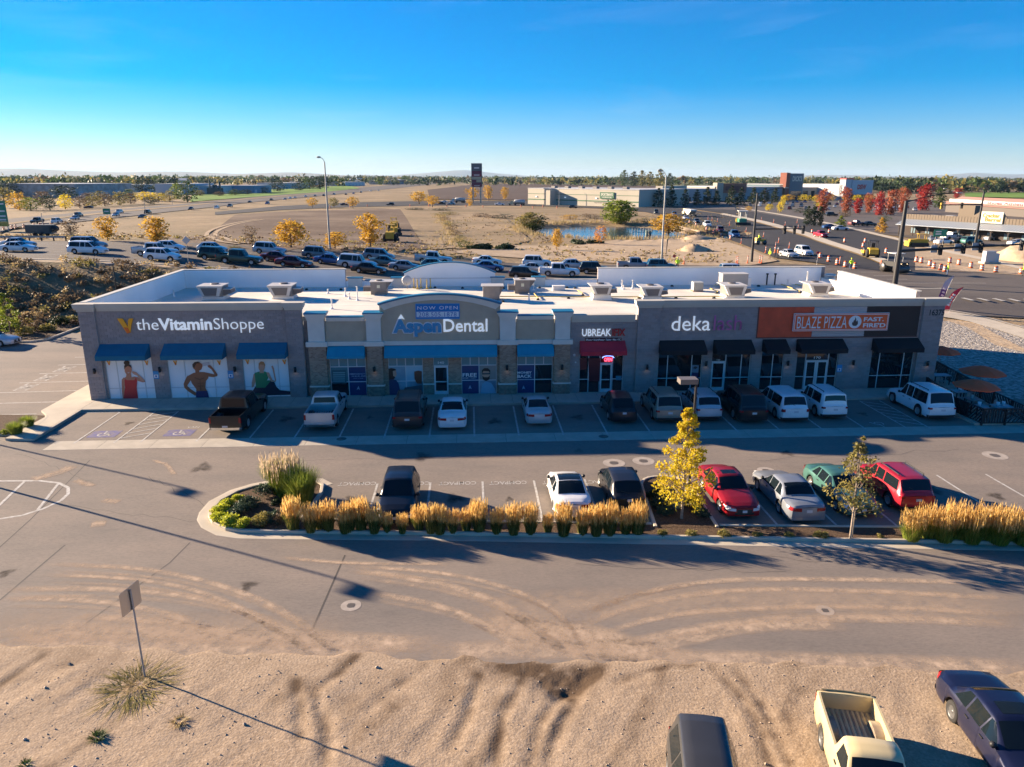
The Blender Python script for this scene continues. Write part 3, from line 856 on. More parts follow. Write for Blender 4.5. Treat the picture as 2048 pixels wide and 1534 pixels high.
M_mem = mat('roof membrane',(.74,.68,.575),.75,var=.10,vscale=.3)
M_lining = mat('parapet lining',(.86,.85,.83),.7,var=.04,vscale=.4)
M_bluecap = mat('blue metal coping',srgb(18,106,140),.45)
M_alu = mat('white aluminium frame',(.62,.63,.62),.45)
M_glass = mat('dark shop glass',(.014,.02,.024),.03,spec=.9)
M_frost = mat('frosted transom glass',(.16,.27,.28),.25)
M_black = mat('black metal',(.012,.012,.013),.5)
def brick_mat(name,c1,c2,mortar,sc,bw=.5,rh=.25,bias=0):
 m = bpy.data.materials.new(name); m.use_nodes = True; nt = m.node_tree; p = nt.nodes['Principled BSDF']; p.inputs['Roughness'].default_value = .9
 tc = nnew(nt,'ShaderNodeTexCoord'); mp = nnew(nt,'ShaderNodeMapping'); mp.inputs['Rotation'].default_value = (math.pi / 2,0,0)
 nt.links.new(tc.outputs['Object'],mp.inputs['Vector'])
 br = nnew(nt,'ShaderNodeTexBrick'); br.inputs['Color1'].default_value = c1; br.inputs['Color2'].default_value = c2; br.inputs['Mortar'].default_value = mortar
 br.inputs['Scale'].default_value = sc; br.inputs['Mortar Size'].default_value = .012; br.inputs['Brick Width'].default_value = bw; br.inputs['Row Height'].default_value = rh; br.inputs['Bias'].default_value = bias
 nt.links.new(mp.outputs[0],br.inputs['Vector']); nt.links.new(br.outputs['Color'],p.inputs['Base Color'])
 b = nnew(nt,'ShaderNodeBump'); b.inputs['Strength'].default_value = .5; b.inputs['Distance'].default_value = .01; b.invert = True
 nt.links.new(br.outputs['Fac'],b.inputs['Height']); nt.links.new(b.outputs[0],p.inputs['Normal'])
 return m
M_brick = brick_mat('blended brick',C3(.27,.155,.10),C3(.42,.28,.19),C3(.40,.36,.31),2.5)
M_stone = mat('ledger stone',(.20,.15,.115),.9,c2=(.34,.26,.19),vscale=5,bump=1.0,bscale=9)

bld = empty('retail_building',BO,BA,'long single storey shop building with block towers, tan arch and white flat roof','building')
WT = .28
def spans(lo,hi,cuts):
 out = [(lo,hi)]
 for a,b in cuts:
  nxt = []
  for s,e in out:
   if b <= s or a >= e: nxt.append((s,e)); continue
   if a > s: nxt.append((s,a))
   if b < e: nxt.append((b,e))
  out = nxt
 return out
def wall_rects(x0,x1,z0,z1,ops):
 bs = sorted({x0,x1} | {min(max(o[k],x0),x1) for o in ops for k in (0,1)})
 r = []
 for a,b in zip(bs[:-1],bs[1:]):
  m = (a + b) / 2
  for s,e in spans(z0,z1,[(o[2],o[3]) for o in ops if o[0] < m < o[1]]): r.append((a,b,s,e))
 return r
# window openings (x0, x1, z0, z1)
OA = [(1.22,4.42,.12,3.3),(5.48,9.60,.12,3.3),(10.67,13.83,.12,3.3)]
OB = [(16.75,19.27,.12,3.4),(20.88,23.32,.12,3.4),(24.10,25.16,.12,3.4),(26.10,28.62,.12,3.4),(30.12,32.68,.12,3.4)]
OC = [(34.66,37.86,.12,3.4)]
OD = [(40.45,43.68,.12,3.4),(44.42,47.30,.12,3.4),(48.12,49.80,.12,3.4),(50.78,53.90,.12,3.4),(56.42,59.66,.12,3.4)]
PANELS = [(47.6,51.66,4.15,6.36),(51.66,55.58,4.15,6.36),(55.58,59.62,4.15,6.36)]
BH,BL,MJ = .2,.4,.012
full_blocks = []; odd = MB()
def blocks(x0,x1,z0,z1,ops,y,collect):
 k = 0; z = z0
 while z < z1 - .03:
  h = min(BH,z1 - z)
  cuts = [(o[0],o[1]) for o in ops if o[2] < z + h * .7 and o[3] > z + h * .3]
  for s,e in spans(x0,x1,cuts):
   x = math.floor((s - x0) / BL) * BL + x0 - (BL / 2 if k % 2 else 0)
   while x < e - .02:
    a,b = max(s,x),min(e,x + BL)
    if b - a > .03:
     if collect and abs(b - a - BL) < 1e-3 and abs(h - BH) < 1e-3: full_blocks.append((a,z,y))
     else: odd.b2(a + MJ / 2,b - MJ / 2,y,y + .05,z + MJ / 2,z + h - MJ / 2)
    x += BL
  z += BH; k += 1
# backing walls with reveals
mb = MB()
for (x0,x1,z1,ops,y) in ((0,15.05,6.5,OA,.03),(33.95,38.75,5.5,OC,.03),(38.75,61.35,6.5,OD,.03)):
 for a,b,s,e in wall_rects(x0,x1,0,z1,ops): mb.b2(a,b,y,WT,s,e)
for x0,x1 in ((0,1.1),(13.95,15.05),(38.75,40.40),(59.78,61.35)): mb.b2(x0 + .012,x1 - .012,-.12,.0299,0,6.5)
mb.b2(15.05,15.35,.33,WT + .3,0,5.9)
o = mb.build('block_wall',M_mortar,bld); o['kind'] = 'stuff'
blocks(0,1.1,0,6.46,[],-.15,True); blocks(1.1,13.95,0,6.46,OA,0,True); blocks(13.95,15.05,0,6.46,[],-.15,True)
blocks(15.05,15.35,0,5.6,[],.3,False)
blocks(33.95,38.75,0,5.42,OC,0,False)
blocks(38.75,40.40,0,6.42,[],-.15,False); blocks(40.40,59.78,0,6.42,OD + PANELS,0,False); blocks(59.78,61.35,0,6.42,[],-.15,False)
full_blocks.sort(key=lambda t: (t[1] > 4.5,t[0]))
random.shuffle(full_blocks)
bm_ = MB(); bm_.b2(MJ / 2,BL - MJ / 2,0,.05,MJ / 2,BH - MJ / 2); block_me = bm_.mesh('block',M_cmu)
for i,(x,z,y) in enumerate(full_blocks):
 if i < 298: link('block',block_me,bld,None,(x,y,z))
 else: odd.b2(x + MJ / 2,x + BL - MJ / 2,y,y + .05,z + MJ / 2,z + BH - MJ / 2)
o = odd.build('block_courses',M_cmu,bld,recalc=False); o['kind'] = 'stuff'
# side and rear walls (outer), parapets
mb = MB()
mb.b2(0.0,.3,.29,18.9,0,6.95); mb.b2(61.05,61.35,.29,3.1,0,5.95); mb.b2(61.05,61.35,3.1,15.6,0,6.95); mb.b2(61.05,61.35,15.6,18.9,0,5.95)
mb.b2(0,15.1,18.9,19.2,0,6.95); mb.b2(15.1,39.05,18.9,19.2,0,5.88); mb.b2(39.05,61.35,18.9,19.2,0,6.95)
mb.build('rear_wall',M_cmu,bld)
# stucco front of the middle section
mb = MB()
def arch(x0,x1,ze,zt,n=24):
 c = (x0 + x1) / 2; hw = (x1 - x0) / 2; r = (hw * hw + (zt - ze) ** 2) / (2 * (zt - ze)); zc = zt - r
 a = math.asin(hw / r)
 return [(c + r * math.sin(t),zc + r * math.cos(t)) for t in np.linspace(-a,a,n)]
AR = arch(20.42,28.92,6.72,7.42)
mb.prism([(20.55,4.15),(28.8,4.15)] + AR[::-1],.02,.32,'XZ')
mb.b2(16.6,19.43,.08,.32,4.15,5.6); mb.b2(30.03,32.79,.08,.32,4.15,5.6)
mb.build('stucco_wall',M_stucco,bld)
mb = MB()   # lower brick wall
for a,b,s,e in wall_rects(16.5,32.9,0,3.86,OB): mb.b2(a,b,.1,.36,s,e)
mb.build('brick_wall',M_brick,bld)
for x0,x1 in ((15.35,16.62),(19.40,20.56),(28.80,30.05),(32.76,33.96)):
 mb = MB(); mb.b2(x0 + .03,x1 - .03,-.16,.33,.98,3.84); mb.build('brick_pier',M_brick,bld)
 mb = MB(); rng = random.Random(int(x0 * 10)); z = 0.0
 while z < .88:
  x = x0; h = rng.uniform(.07,.13)
  while x < x1 - .02:
   w = min(rng.uniform(.18,.42),x1 - x); mb.b2(x,x + w - .01,-.2 - rng.uniform(0,.03),.3,z,min(.885,z + h - .008)); x += w
  z += h
 mb.build('stone_base',M_stone,bld)
 mb = MB(); mb.b2(x0 - .06,x1 + .06,-.26,.33,.89,.98); mb.build('ledge',M_stucco2,bld)
 mb = MB(); mb.b2(x0 - .12,x1 + .12,-.3,.34,3.84,4.18); mb.build('pier_band',M_stucco2,bld)
 mb = MB(); mb.b2(x0 + .06,x1 - .06,-.14,.6,4.18,5.78)
 mb.prism([(x0 + .06,5.78),(x1 - .06,5.78),(x1 + .10,6.08),(x0 - .10,6.08)],-.26,.7,'XZ')
 mb.b2(x0 - .13,x1 + .13,-.3,.74,6.08,6.16); mb.build('pier_shaft',M_stucco2,bld)
 mb = MB(); mb.b2(x0 - .14,x1 + .14,-.31,.75,6.16,6.24); mb.build('pier_coping',M_bluecap,bld)
 # rear twin above the roof line
 mb = MB(); mb.b2(x0,x1,18.7,19.3,5.3,6.14); mb.build('rear_pier',M_stucco2,bld)
 mb = MB(); mb.b2(x0 - .08,x1 + .08,18.62,19.38,6.14,6.22); mb.build('rear_coping',M_bluecap,bld)
for a,b,s,e in ((23.32,24.1,0,.88),(25.16,26.1,0,.88)):
 mb = MB(); mb.b2(a,b,.04,.2,s,e); mb.build('stone_base',M_stone,bld)
 mb = MB(); mb.b2(a - .02,b + .02,.0,.2,.89,.97); mb.build('ledge',M_stucco2,bld)
mb = MB()
for x0,x1 in ((16.74,19.28),(20.68,28.68),(30.17,32.64)): mb.b2(x0,x1,-.06,.33,3.86,4.15)
mb.build('stucco_band',M_stucco2,bld)
# arch trim and copings
mb = MB()
def offs(P,d):
 c = (P[0][0] + P[-1][0]) / 2
 return [(c + (x - c) * (1 + d / 4.25),z + d) for x,z in P]
I_ = offs(AR,-.34); mb.prism(AR + I_[::-1],-.06,.0199,'XZ')
I2 = offs(AR,-.14); mb.prism([(x,z) for x,z in offs(AR,.04)] + I2[::-1],-.14,-.0605,'XZ')
mb.build('arch_trim',M_stucco2,bld)
mb = MB(); mb.prism(offs(AR,.12) + offs(AR,.01)[::-1],-.2,.36,'XZ'); mb.build('arch_coping',M_bluecap,bld)
AB = arch(20.6,29.2,6.55,7.55)
mb = MB(); mb.prism([(20.6,5.0),(29.2,5.0)] + AB[::-1],18.85,19.25,'XZ'); mb.build('rear_arch',M_lining,bld)
mb = MB(); mb.prism(offs(AB,.10) + offs(AB,.005)[::-1],18.8,19.3,'XZ'); mb.build('rear_arch_coping',M_bluecap,bld)
mb = MB(); mb.b2(20.7,29.1,18.82,18.849,6.08,6.12); mb.build('rear_arch_seam',mat('seam grey',(.35,.36,.38),.7),bld)
mb = MB()
for x0,x1 in ((16.7,19.38),(30.12,32.7)):
 mb.b2(x0,x1,.0,.34,5.60,5.72); mb.b2(x0,x1,-.08,.36,5.72,5.88)
mb.build('stucco_cornice',M_stucco2,bld)
mb = MB()
for x0,x1 in ((16.7,19.38),(30.12,32.7)): mb.b2(x0,x1,-.1,.4,5.88,5.96)
for x0,x1 in ((16.9,19.2),(30.2,32.6)): mb.b2(x0,x1,18.8,19.3,5.9,5.98)
mb.build('blue_coping',M_bluecap,bld)
# block tower cornices
def cornice(x0,x1,zb,y0,ends=(0,0),back=.34):
 mb = MB()
 mb.b2(x0 - ends[0] * .06,x1 + ends[1] * .06,y0 - .06,back,zb,zb + .14)
 mb.b2(x0 - ends[0] * .14,x1 + ends[1] * .14,y0 - .14,back,zb + .14,zb + .26)
 mb.b2(x0 - ends[0] * .2,x1 + ends[1] * .2,y0 - .2,back + .02,zb + .26,zb + .47)
 mb.b2(x0 - ends[0] * .23,x1 + ends[1] * .23,y0 - .23,back + .04,zb + .47,zb + .54)
 mb.build('cornice',M_cornice,bld)
cornice(1.24,13.81,6.45,.0); cornice(0,1.1,6.45,-.15,(1,.6)); cornice(13.95,15.05,6.45,-.15,(.6,1))
cornice(40.54,59.64,6.41,.0); cornice(38.75,40.40,6.41,-.15,(1,.6)); cornice(59.78,61.35,6.41,-.15,(.6,1))
cornice(33.97,38.55,5.40,.0)
mb = MB(); mb.b2(15.05,15.34,.2,.62,5.6,5.9); mb.build('cornice',M_cornice,bld)
# copings on side and rear parapets
mb = MB()
mb.b2(-.06,.38,.4,19.25,6.95,7.02); mb.b2(.38,15.16,18.84,19.26,6.951,7.02); mb.b2(39.0,61.4,18.84,19.26,6.95,7.02)
mb.b2(60.98,61.42,3.05,15.65,6.95,7.02); mb.b2(60.98,61.42,.4,3.04,5.95,6.02); mb.b2(60.98,61.42,15.66,18.83,5.95,6.02)
mb.b2(15.17,20.5,18.86,19.24,5.88,5.899); mb.b2(29.3,38.99,18.86,19.24,5.88,5.93)
o = mb.build('metal_coping',mat('cream coping',(.62,.58,.50),.6),bld); o['kind'] = 'stuff'
# roof sheet and white lining inside the parapets
ROOF = 5.32
mb = MB(); mb.b2(.3,61.05,.36,18.9,5.1,ROOF)
roof = mb.build('roof',M_mem,bld)
mb = MB()
for y in np.arange(2.2,18,2.0): mb.b2(.32,61.0,y,y + .05,ROOF,ROOF + .006)
mb.build('roof_seams',mat('membrane seam',(.70,.66,.58),.8),roof)
mb = MB()
mb.b2(.301,.33,.4,18.86,ROOF,6.93); mb.b2(.34,15.08,18.86,18.899,ROOF,6.93); mb.b2(15.12,39.0,18.87,18.899,ROOF,5.86); mb.b2(39.07,61.0,18.86,18.899,ROOF,6.93)
mb.b2(61.02,61.049,3.12,15.58,ROOF,6.93); mb.b2(61.02,61.049,.4,3.1,ROOF,5.93); mb.b2(61.02,61.049,15.6,18.8,ROOF,5.93)
mb.b2(.4,15.0,.345,.37,ROOF,6.93); mb.b2(38.8,61.0,.345,.37,ROOF,6.89)
mb.build('parapet_lining',M_lining,bld)

# ---- storefront windows
def storefront(x0,x1,z0,z1,vb,hb,name='window',panes=None,y=.12,skip=(),fw=.055):
 """aluminium frame with panes; vb: inner bar x, hb: inner bar z; panes: (col,row)->material"""
 f = MB(); xs_ = [x0] + list(vb) + [x1]; zs_ = [z0] + list(hb) + [z1]
 for x in xs_: f.b2(max(x0,x - fw / 2),min(x1,x + fw / 2),y,y + .09,z0,z1)
 for z in zs_: f.b2(x0,x1,y + .008,y + .082,max(z0,z - fw / 2),min(z1,z + fw / 2))
 w = f.build(name,M_alu,bld)
 for i,(a,b) in enumerate(zip(xs_[:-1],xs_[1:])):
  for j,(c,d) in enumerate(zip(zs_[:-1],zs_[1:])):
   if (i,j) in skip: continue
   p = MB(); p.b2(a + fw / 2,b - fw / 2,y + .035,y + .047,c + fw / 2,d - fw / 2)
   p.build('pane',(panes or {}).get((i,j),M_glass),w)
 return w
def door(x0,x1,z1,y=.1,leaves=1):
 for k in range(leaves):
  a = x0 + (x1 - x0) * k / leaves; b = x0 + (x1 - x0) * (k + 1) / leaves
  f = MB()
  for q in ((a + .02,a + .13),(b - .13,b - .02)): f.b2(q[0],q[1],y,y + .06,.15,z1)
  f.b2(a + .13,b - .13,y,y + .06,.15,.4); f.b2(a + .13,b - .13,y,y + .06,z1 - .13,z1); f.b2(a + .13,b - .13,y,y + .055,1.05,1.12)
  d = f.build('door',M_alu,bld)
  p = MB(); p.b2(a + .13,b - .13,y + .02,y + .03,.4,z1 - .13); p.build('pane',M_glass,d)
  p = MB(); hx = b - .17 if k == 0 else a + .17
  p.tube((hx,y - .05,.9),(hx,y - .05,1.35),.015,n=6); p.tube((hx,y - .05,.95),(hx,y,.95),.01,n=5); p.tube((hx,y - .05,1.3),(hx,y,1.3),.01,n=5); p.build('handle',M_black,d)
M_poster = mat('white window graphic',(.82,.84,.84),.35)
for (x0,x1,a,b) in ((1.22,4.42,1.95,3.75),(5.48,9.60,6.6,8.6),(10.67,13.83,11.45,13.1)):
 storefront(x0,x1,.12,3.3,(a,b),(.9,),panes={(i,j): M_poster for i in range(3) for j in range(2)})
M_navy = mat('navy window graphic',srgb(24,58,104),.35)
M_teal = mat('teal window graphic',srgb(70,122,130),.35)
M_photo = mat('pale photo graphic',(.26,.38,.44),.35,c2=(.12,.2,.26),vscale=.8)
def bwin(x0,x1,cells):
 q = (x1 - x0) / 4; c = (x0 + x1) / 2
 f = storefront(x0,x1,.12,2.28,(c,),(1.16,),panes=cells)
 storefront(x0,x1,2.285,3.4,(x0 + q,c,x1 - q),(),'transom_window',panes={(i,0): M_frost for i in range(4)})
bwin(16.75,19.27,{(0,1): M_teal,(1,1): M_navy,(1,0): M_navy})
bwin(20.88,23.32,{(0,1): M_photo,(1,1): mat('pale blue photo',(.36,.5,.55),.35),(0,0): M_photo,(1,0): M_photo})
bwin(26.10,28.62,{(0,1): M_navy,(0,0): M_navy,(1,1): mat('beige photo',(.30,.27,.24),.35),(1,0): M_photo})
bwin(30.12,32.68,{(0,1): M_navy,(0,0): M_navy})
storefront(24.10,25.16,2.28,3.4,(),(),'transom_window',panes={(0,0): M_frost}); door(24.10,25.16,2.27)
storefront(34.66,36.15,.12,3.4,(35.33,),(1.12,)); storefront(37.1,37.86,.12,3.4,(),(1.12,)); door(36.17,37.08,2.32); storefront(36.17,37.08,2.33,3.4,(),(),'transom_window',panes={(0,0): mat('red tinted glass',(.10,.015,.02),.1)})
storefront(40.45,43.68,.12,3.4,(41.15,42.95),(1.12,)); door(44.42,45.46,2.34); storefront(44.42,45.46,2.35,3.4,(),(),'transom_window')
storefront(45.48,47.30,.12,3.4,(46.65,),(1.12,)); storefront(48.12,49.80,.12,3.4,(49.0,),(1.12,))
storefront(50.78,51.48,.12,3.4,(),(1.12,)); storefront(53.22,53.90,.12,3.4,(),(1.12,)); door(51.5,53.2,2.34,leaves=2); storefront(51.5,53.2,2.35,3.4,(),(),'transom_window')
storefront(56.42,59.66,.12,3.4,(57.1,58.95),(1.12,))

# ---- awnings
def awning(x0,x1,zt,zs,zb,proj,mt,label=None):
 mb = MB(); n = max(2,int((x1 - x0) / .8))
 e = .03
 prof = [(-.01,zt),(-proj,zs),(-proj,zb),(-proj + e,zb),(-proj + e,zs - .02),(-.01,zt - .05)]
 rows = [[(x,y,z) for y,z in prof] for x in np.linspace(x0,x1,n + 1)]
 mb.grid(rows,0,False)
 for x,s in ((x0,1),(x1,-1)):
  mb.add([(x,-.01,zt),(x,-proj,zs),(x,-proj,zb),(x,-.01,zb + .0),(x + s * .02,-.01,zt),(x + s * .02,-proj,zs),(x + s * .02,-proj,zb),(x + s * .02,-.01,zb)],
               [(0,1,2,3),(7,6,5,4),(2,6,7,3)])
 o = mb.build('awning',mt,bld)
 if label: o['label'] = label
 return o
M_awb = mat('deep blue canvas',srgb(6,100,128),.8,var=.06,vscale=2); M_awl = mat('bright blue canvas',srgb(12,138,166),.7,var=.06,vscale=2)
M_awr = mat('red canvas',srgb(196,40,58),.8,var=.08,vscale=2); M_awk = mat('black canvas',(.009,.009,.011),.8)
for x0,x1 in ((1.11,4.45),(5.46,9.64),(10.6,13.92)): awning(x0,x1,4.14,3.5,3.18,1.0,M_awb)
for x0,x1 in ((16.69,19.3),(20.68,28.66),(30.1,32.72)): awning(x0,x1,3.83,3.22,3.04,.62,M_awl)
awning(34.62,37.9,4.02,3.42,3.14,.95,M_awr)
for x0,x1 in ((40.37,43.7),(44.4,47.2),(48.05,49.78),(50.6,54.05),(56.3,59.75)): awning(x0,x1,4.0,3.42,3.12,1.0,M_awk)
# block-side awning on the left wall
mb = MB(); mb.prism([(-.02,3.9),(-.8,3.35),(-.8,3.1),(-.02,3.1)],1.6,4.4,'XZ'); mb.build('awning',M_awb,bld)
# clad panels
def cladding(x0,x1,z0,z1,mt,name,ang,pitch,amp=.03):
 mb = MB(); mb.b2(x0 + .005,x1 - .005,-.002,.05,z0,z1)
 if ang == 0:
  for z in np.arange(z0 + .02,z1 - .04,pitch): mb.prism([(-.002,z),(-amp,z + pitch * .3),(-amp,z + pitch * .6),(-.002,z + pitch * .75)],x0 + .005,x1 - .005,'YZ')
 else:
  t = math.tan(ang); w = x1 - x0; h = z1 - z0
  for c in np.arange(-h / abs(t),w + h / abs(t),pitch):
   # line from (x0+c, z1) going down with slope
   pts = []
   for zz in (z1 - .01,z0 + .01):
    pts.append((x0 + c + (z1 - zz) / t,zz))
   (xa,za),(xb,zb) = pts
   def clip(xa,za,xb,zb):
    lo,hi = 0,1
    for q,s in ((x0 + .02,1),(x1 - .02,-1)):
     d = (xb - xa) * s; e = (xa - q) * s
     if abs(d) < 1e-9: continue
     r = -e / d
     if d > 0: lo = max(lo,r)
     else: hi = min(hi,r)
    return (lo,hi) if lo < hi else None
   k = clip(xa,za,xb,zb)
   if not k: continue
   p = (xa + (xb - xa) * k[0],za + (zb - za) * k[0]); q = (xa + (xb - xa) * k[1],za + (zb - za) * k[1])
   mb.tube((p[0],-.004,p[1]),(q[0],-.004,q[1]),amp,n=4,smooth=False)
 o = mb.build(name,mt,bld); return o
cladding(47.6,51.66,4.15,6.36,mat('rust orange corrugated metal',srgb(214,84,50),.6,var=.12,vscale=1.5),'rust_panel',rad(58),.17,.022)
cladding(51.66,55.58,4.15,6.36,mat('galvanised corrugated metal',(.42,.44,.46),.45,metal=.5),'steel_panel',0,.17)
cladding(55.58,59.62,4.15,6.36,mat('dark brown boards',(.055,.038,.032),.8),'dark_board_panel',rad(42),.26,.03)
mb = MB(); mb.b2(47.52,47.6,-.04,.05,4.1,6.4); mb.b2(47.6,59.62,-.04,.05,4.08,4.148); mb.build('panel_trim',mat('rust trim',(.12,.04,.03),.6),bld)
# wall lamps
M_lampglow = mat('warm lamp lens',(1,.8,.5),.5,emit=(1,.72,.4),es=2.2)
for (px,py) in ((190,742),(318.5,740),(469,739),(591,739),(749,738),(1014,735),(1124,734),(1294,734),(1413,728),(1577,727),(1708,726),(1854,727)):
 x,z = fac(px,py,-.2)
 y0 = -.3 if (x < 1.1 or 13.9 < x < 15.1 or 38.7 < x < 40.4 or x > 59.7) else (-.32 if 19 < x < 34 else -.15)
 mb = MB(); mb.lathe([(.001,.2),(.085,.2),(.085,-.16),(.07,-.16),(.07,-.12),(.001,-.12)],(x,y0 - .02,z),n=12); mb.b2(x - .05,x + .05,y0,y0 + .2,z - .06,z + .06)
 o = mb.build('wall_lamp',M_black,bld)
 mb = MB(); mb.lathe([(.001,-.125),(.065,-.125)],(x,y0 - .02,z),n=10); mb.build('lens',M_lampglow,o)
# house numbers
def wall_text(name,s,x0,x1,z0,z1,y,mt,parent,ext=.01,off=0.0,lab=None,sp=1.0):
 src = text_mesh(s,1.0,0,off,sp); me = src.copy(); me.name = name
 a,b,c,d = mesh_bounds(me)
 M = Matrix.Translation((x0,y,z0)) @ Matrix.Rotation(math.pi / 2,4,'X') @ Matrix.Diagonal(((x1 - x0) / (b - a),(z1 - z0) / (d - c),1,1)) @ Matrix.Translation((-a,-c,0))
 me.transform(M); me.materials.clear(); me.materials.append(mt)
 return link(name,me,parent)
M_wtext = mat('white lettering',(.78,.78,.76),.5); M_ktext = mat('dark lettering',(.03,.03,.032),.6)
wall_text('house_number','140',24.42,24.86,2.42,2.6,.11,M_wtext,bld,off=.02)
wall_text('house_number','170',52.1,52.6,2.46,2.65,.11,M_wtext,bld,off=.02)
wall_text('house_number','150',36.5,36.76,2.4,2.5,.11,M_wtext,bld); wall_text('house_number','160',44.8,45.05,2.42,2.54,.11,M_wtext,bld)
x0,z0 = fac(1856,629); x1,z1 = fac(1887,620)
wall_text('street_number','16375',x0,x1,z0 - .05,z1 + .08,-.17,M_ktext,bld,off=.02)
# downspout, alarm bells, utility bits on the front
mb = MB(); mb.lathe([(.001,-.05),(.09,-.05),(.1,0),(.08,.05),(.001,.06)],(34.25,-.06,3.0),'Y',12); mb.build('alarm_bell',mat('white metal',(.6,.6,.6),.5),bld)
mb = MB(); mb.lathe([(.001,-.05),(.06,-.05),(.06,0)],(34.35,-.01,2.45),'Y',10); mb.build('camera_dome',mat('white metal',(.6,.6,.6),.5),bld)

# ---- channel letter signs (each a thing of its own, fixed proud of the wall)
def W_at(x,y,z):
 p = L2W(x,y); return (p[0],p[1],z)
def letters(root,runs,x0,x1,zb,hcap,y,depth=.08,lift=0.0,halo=None):
 """runs: [(text, material, thickness offset)]; spread over x0..x1; hcap = height of the letter d/t in metres"""
 full = ''.join(r[0] for r in runs)
 mets = []
 tot = 0.0; pos = []
 for s,mt,off in runs:
  base = text_mesh(s,1.0,depth / 2 / hcap,off); w0,w1,_,_ = mesh_bounds(base)
  for i,ch in enumerate(s):
   if ch == ' ': continue
   pre = text_mesh(s[:i + 1],1.0,depth / 2 / hcap,off); _,r,_,_ = mesh_bounds(pre)
   me = text_mesh(ch,1.0,depth / 2 / hcap,off); a,b,c,d = mesh_bounds(me)
   pos.append((ch,mt,me,tot + r - b))
  tot += w1 + .06
 tot -= .06
 sx = (x1 - x0) / tot; cap = mesh_bounds(text_mesh('d',1.0,0,0))[3]; sz = hcap / cap
 for ch,mt,me,ox in pos:
  m2 = me.copy(); m2.name = 'letter'
  m2.transform(Matrix.Translation((x0 + ox * sx,y,zb)) @ Matrix.Rotation(math.pi / 2,4,'X') @ Matrix.Diagonal((sx,sz,hcap,1)))
  m2.materials.clear(); m2.materials.append(mt)
  link('letter',m2,root)
M_lw = mat('white acrylic',(.80,.80,.80),.35,emit=(.8,.9,1),es=.10); M_lb = mat('blue acrylic',srgb(10,138,182),.35)
M_lp = mat('plum acrylic',srgb(196,92,158),.4); M_lr = mat('red acrylic',srgb(190,34,42),.4)
def sign_root(name,label): return empty(name,BO,BA,label,'sign')
s = sign_root('shop_sign','white channel letters with an orange V emblem above the left block tower windows')
xa,za = fac(275,664); xb,_ = fac(529,664)
letters(s,[('the',M_lw,-.012),('Vitamin',M_lw,.022),('Shoppe',M_lw,-.012)],xa,xb,5.13,.78,-.07)
def vemblem(x0,x1,z0,z1,y,d=.07,parent=None,nm='emblem'):
 w = x1 - x0; h = z1 - z0
 m1 = mat('amber acrylic',srgb(245,166,24),.4); m2 = mat('orange acrylic',srgb(226,104,28),.4)
 mb = MB()
 mb.prism([(x0,z1),(x0 + .34 * w,z1),(x0 + .62 * w,z0 + .42 * h),(x0 + .55 * w,z0 + .02 * h),(x0 + .50 * w,z0)],y - d,y,'XZ',0)
 mb.prism([(x0 + .58 * w,z0 + .05 * h),(x0 + .62 * w,z0 + .40 * h),(x0 + .66 * w,z1 - .18 * h),(x0 + .76 * w,z1),(x1,z1),(x0 + .84 * w,z0 + .55 * h),(x0 + .72 * w,z0 + .06 * h)],y - d - .012,y - .012,'XZ',0)
 mb.prism([(x0 + .36 * w,z0 + .42 * h),(x0 + .62 * w,z0 + .38 * h),(x0 + .72 * w,z0 + .06 * h),(x0 + .52 * w,z0)],y - d - .024,y - .02,'XZ',1)
 return mb.build(nm,[m1,m2],parent)
vemblem(2.55,3.62,4.9,5.95,-.04,parent=s)
s = sign_root('shop_sign','blue and white dental shop letters under the tan arch')
xa,za = fac(789,664); xb,_ = fac(975,664); xm,_ = fac(884,664)
letters(s,[('Aspen',mat('white letter rim',(.7,.72,.74),.4),.075)],xa - .05,xm,za - .02,.92,.0,.03); letters(s,[('Aspen',M_lb,.045)],xa,xm - .05,za,.86,-.02,.08); letters(s,[('Dental',M_lw,.01)],xm + .03,xb,za,.88,-.02,.08)
mb = MB(); mb.prism([(xa + .28,za + .95),(xa + .5,za + 1.28),(xa + .74,za + .9),(xa + .56,za + .98)],-.09,.0,'XZ'); mb.build('peak',M_lw,s)
s = sign_root('banner','blue NOW OPEN banner with a telephone number on the arch')
xa,zt_ = fac(831,608); xb,zb_ = fac(919,637)
mb = MB(); mb.b2(xa,xb,-.02,.015,zb_,zt_); mb.build('cloth',mat('banner blue',srgb(20,112,182),.7),s)
mb = MB(); mb.b2(xa + .05,xb - .05,-.024,-.0205,zb_ + .12,zb_ + .5); mb.build('white_band',mat('banner white',(.62,.68,.72),.7),s)
mb = MB()
for a,b,c,d in ((xa,xb,zt_ - .03,zt_ + .02),(xa,xb,zb_ - .02,zb_ + .03),(xa - .02,xa + .03,zb_,zt_),(xb - .03,xb + .02,zb_,zt_)): mb.b2(a,b,-.03,.0,c,d)
mb.build('hem',mat('banner hem',srgb(60,140,195),.7),s)
wall_text('lettering','NOW OPEN',xa + .12,xb - .12,zb_ + .66,zt_ - .16,-.024,M_wtext,s,sp=1.25)
wall_text('lettering','208.505.1878',xa + .2,xb - .2,zb_ + .15,zb_ + .47,-.028,mat('banner blue text',srgb(20,100,170),.7),s,sp=1.1)
s = sign_root('shop_sign','white and red phone repair shop letters above the red awning')
xa,za = fac(1163,669); xb,_ = fac(1250,669); xm,_ = fac(1222,669)
letters(s,[('UBREAK',M_lw,.015)],xa,xm,za - .1,.50,-.06); letters(s,[('IFIX',M_lr,.02)],xm + .05,xb,za - .1,.50,-.06)
xa,z0 = fac(1170,679); xb,z1 = fac(1243,672)
mb = MB(); mb.b2(xa,xb,-.07,-.001,z0 - .14,z1 - .12); mb.build('backing',mat('dark red panel',(.05,.008,.012),.5),s)
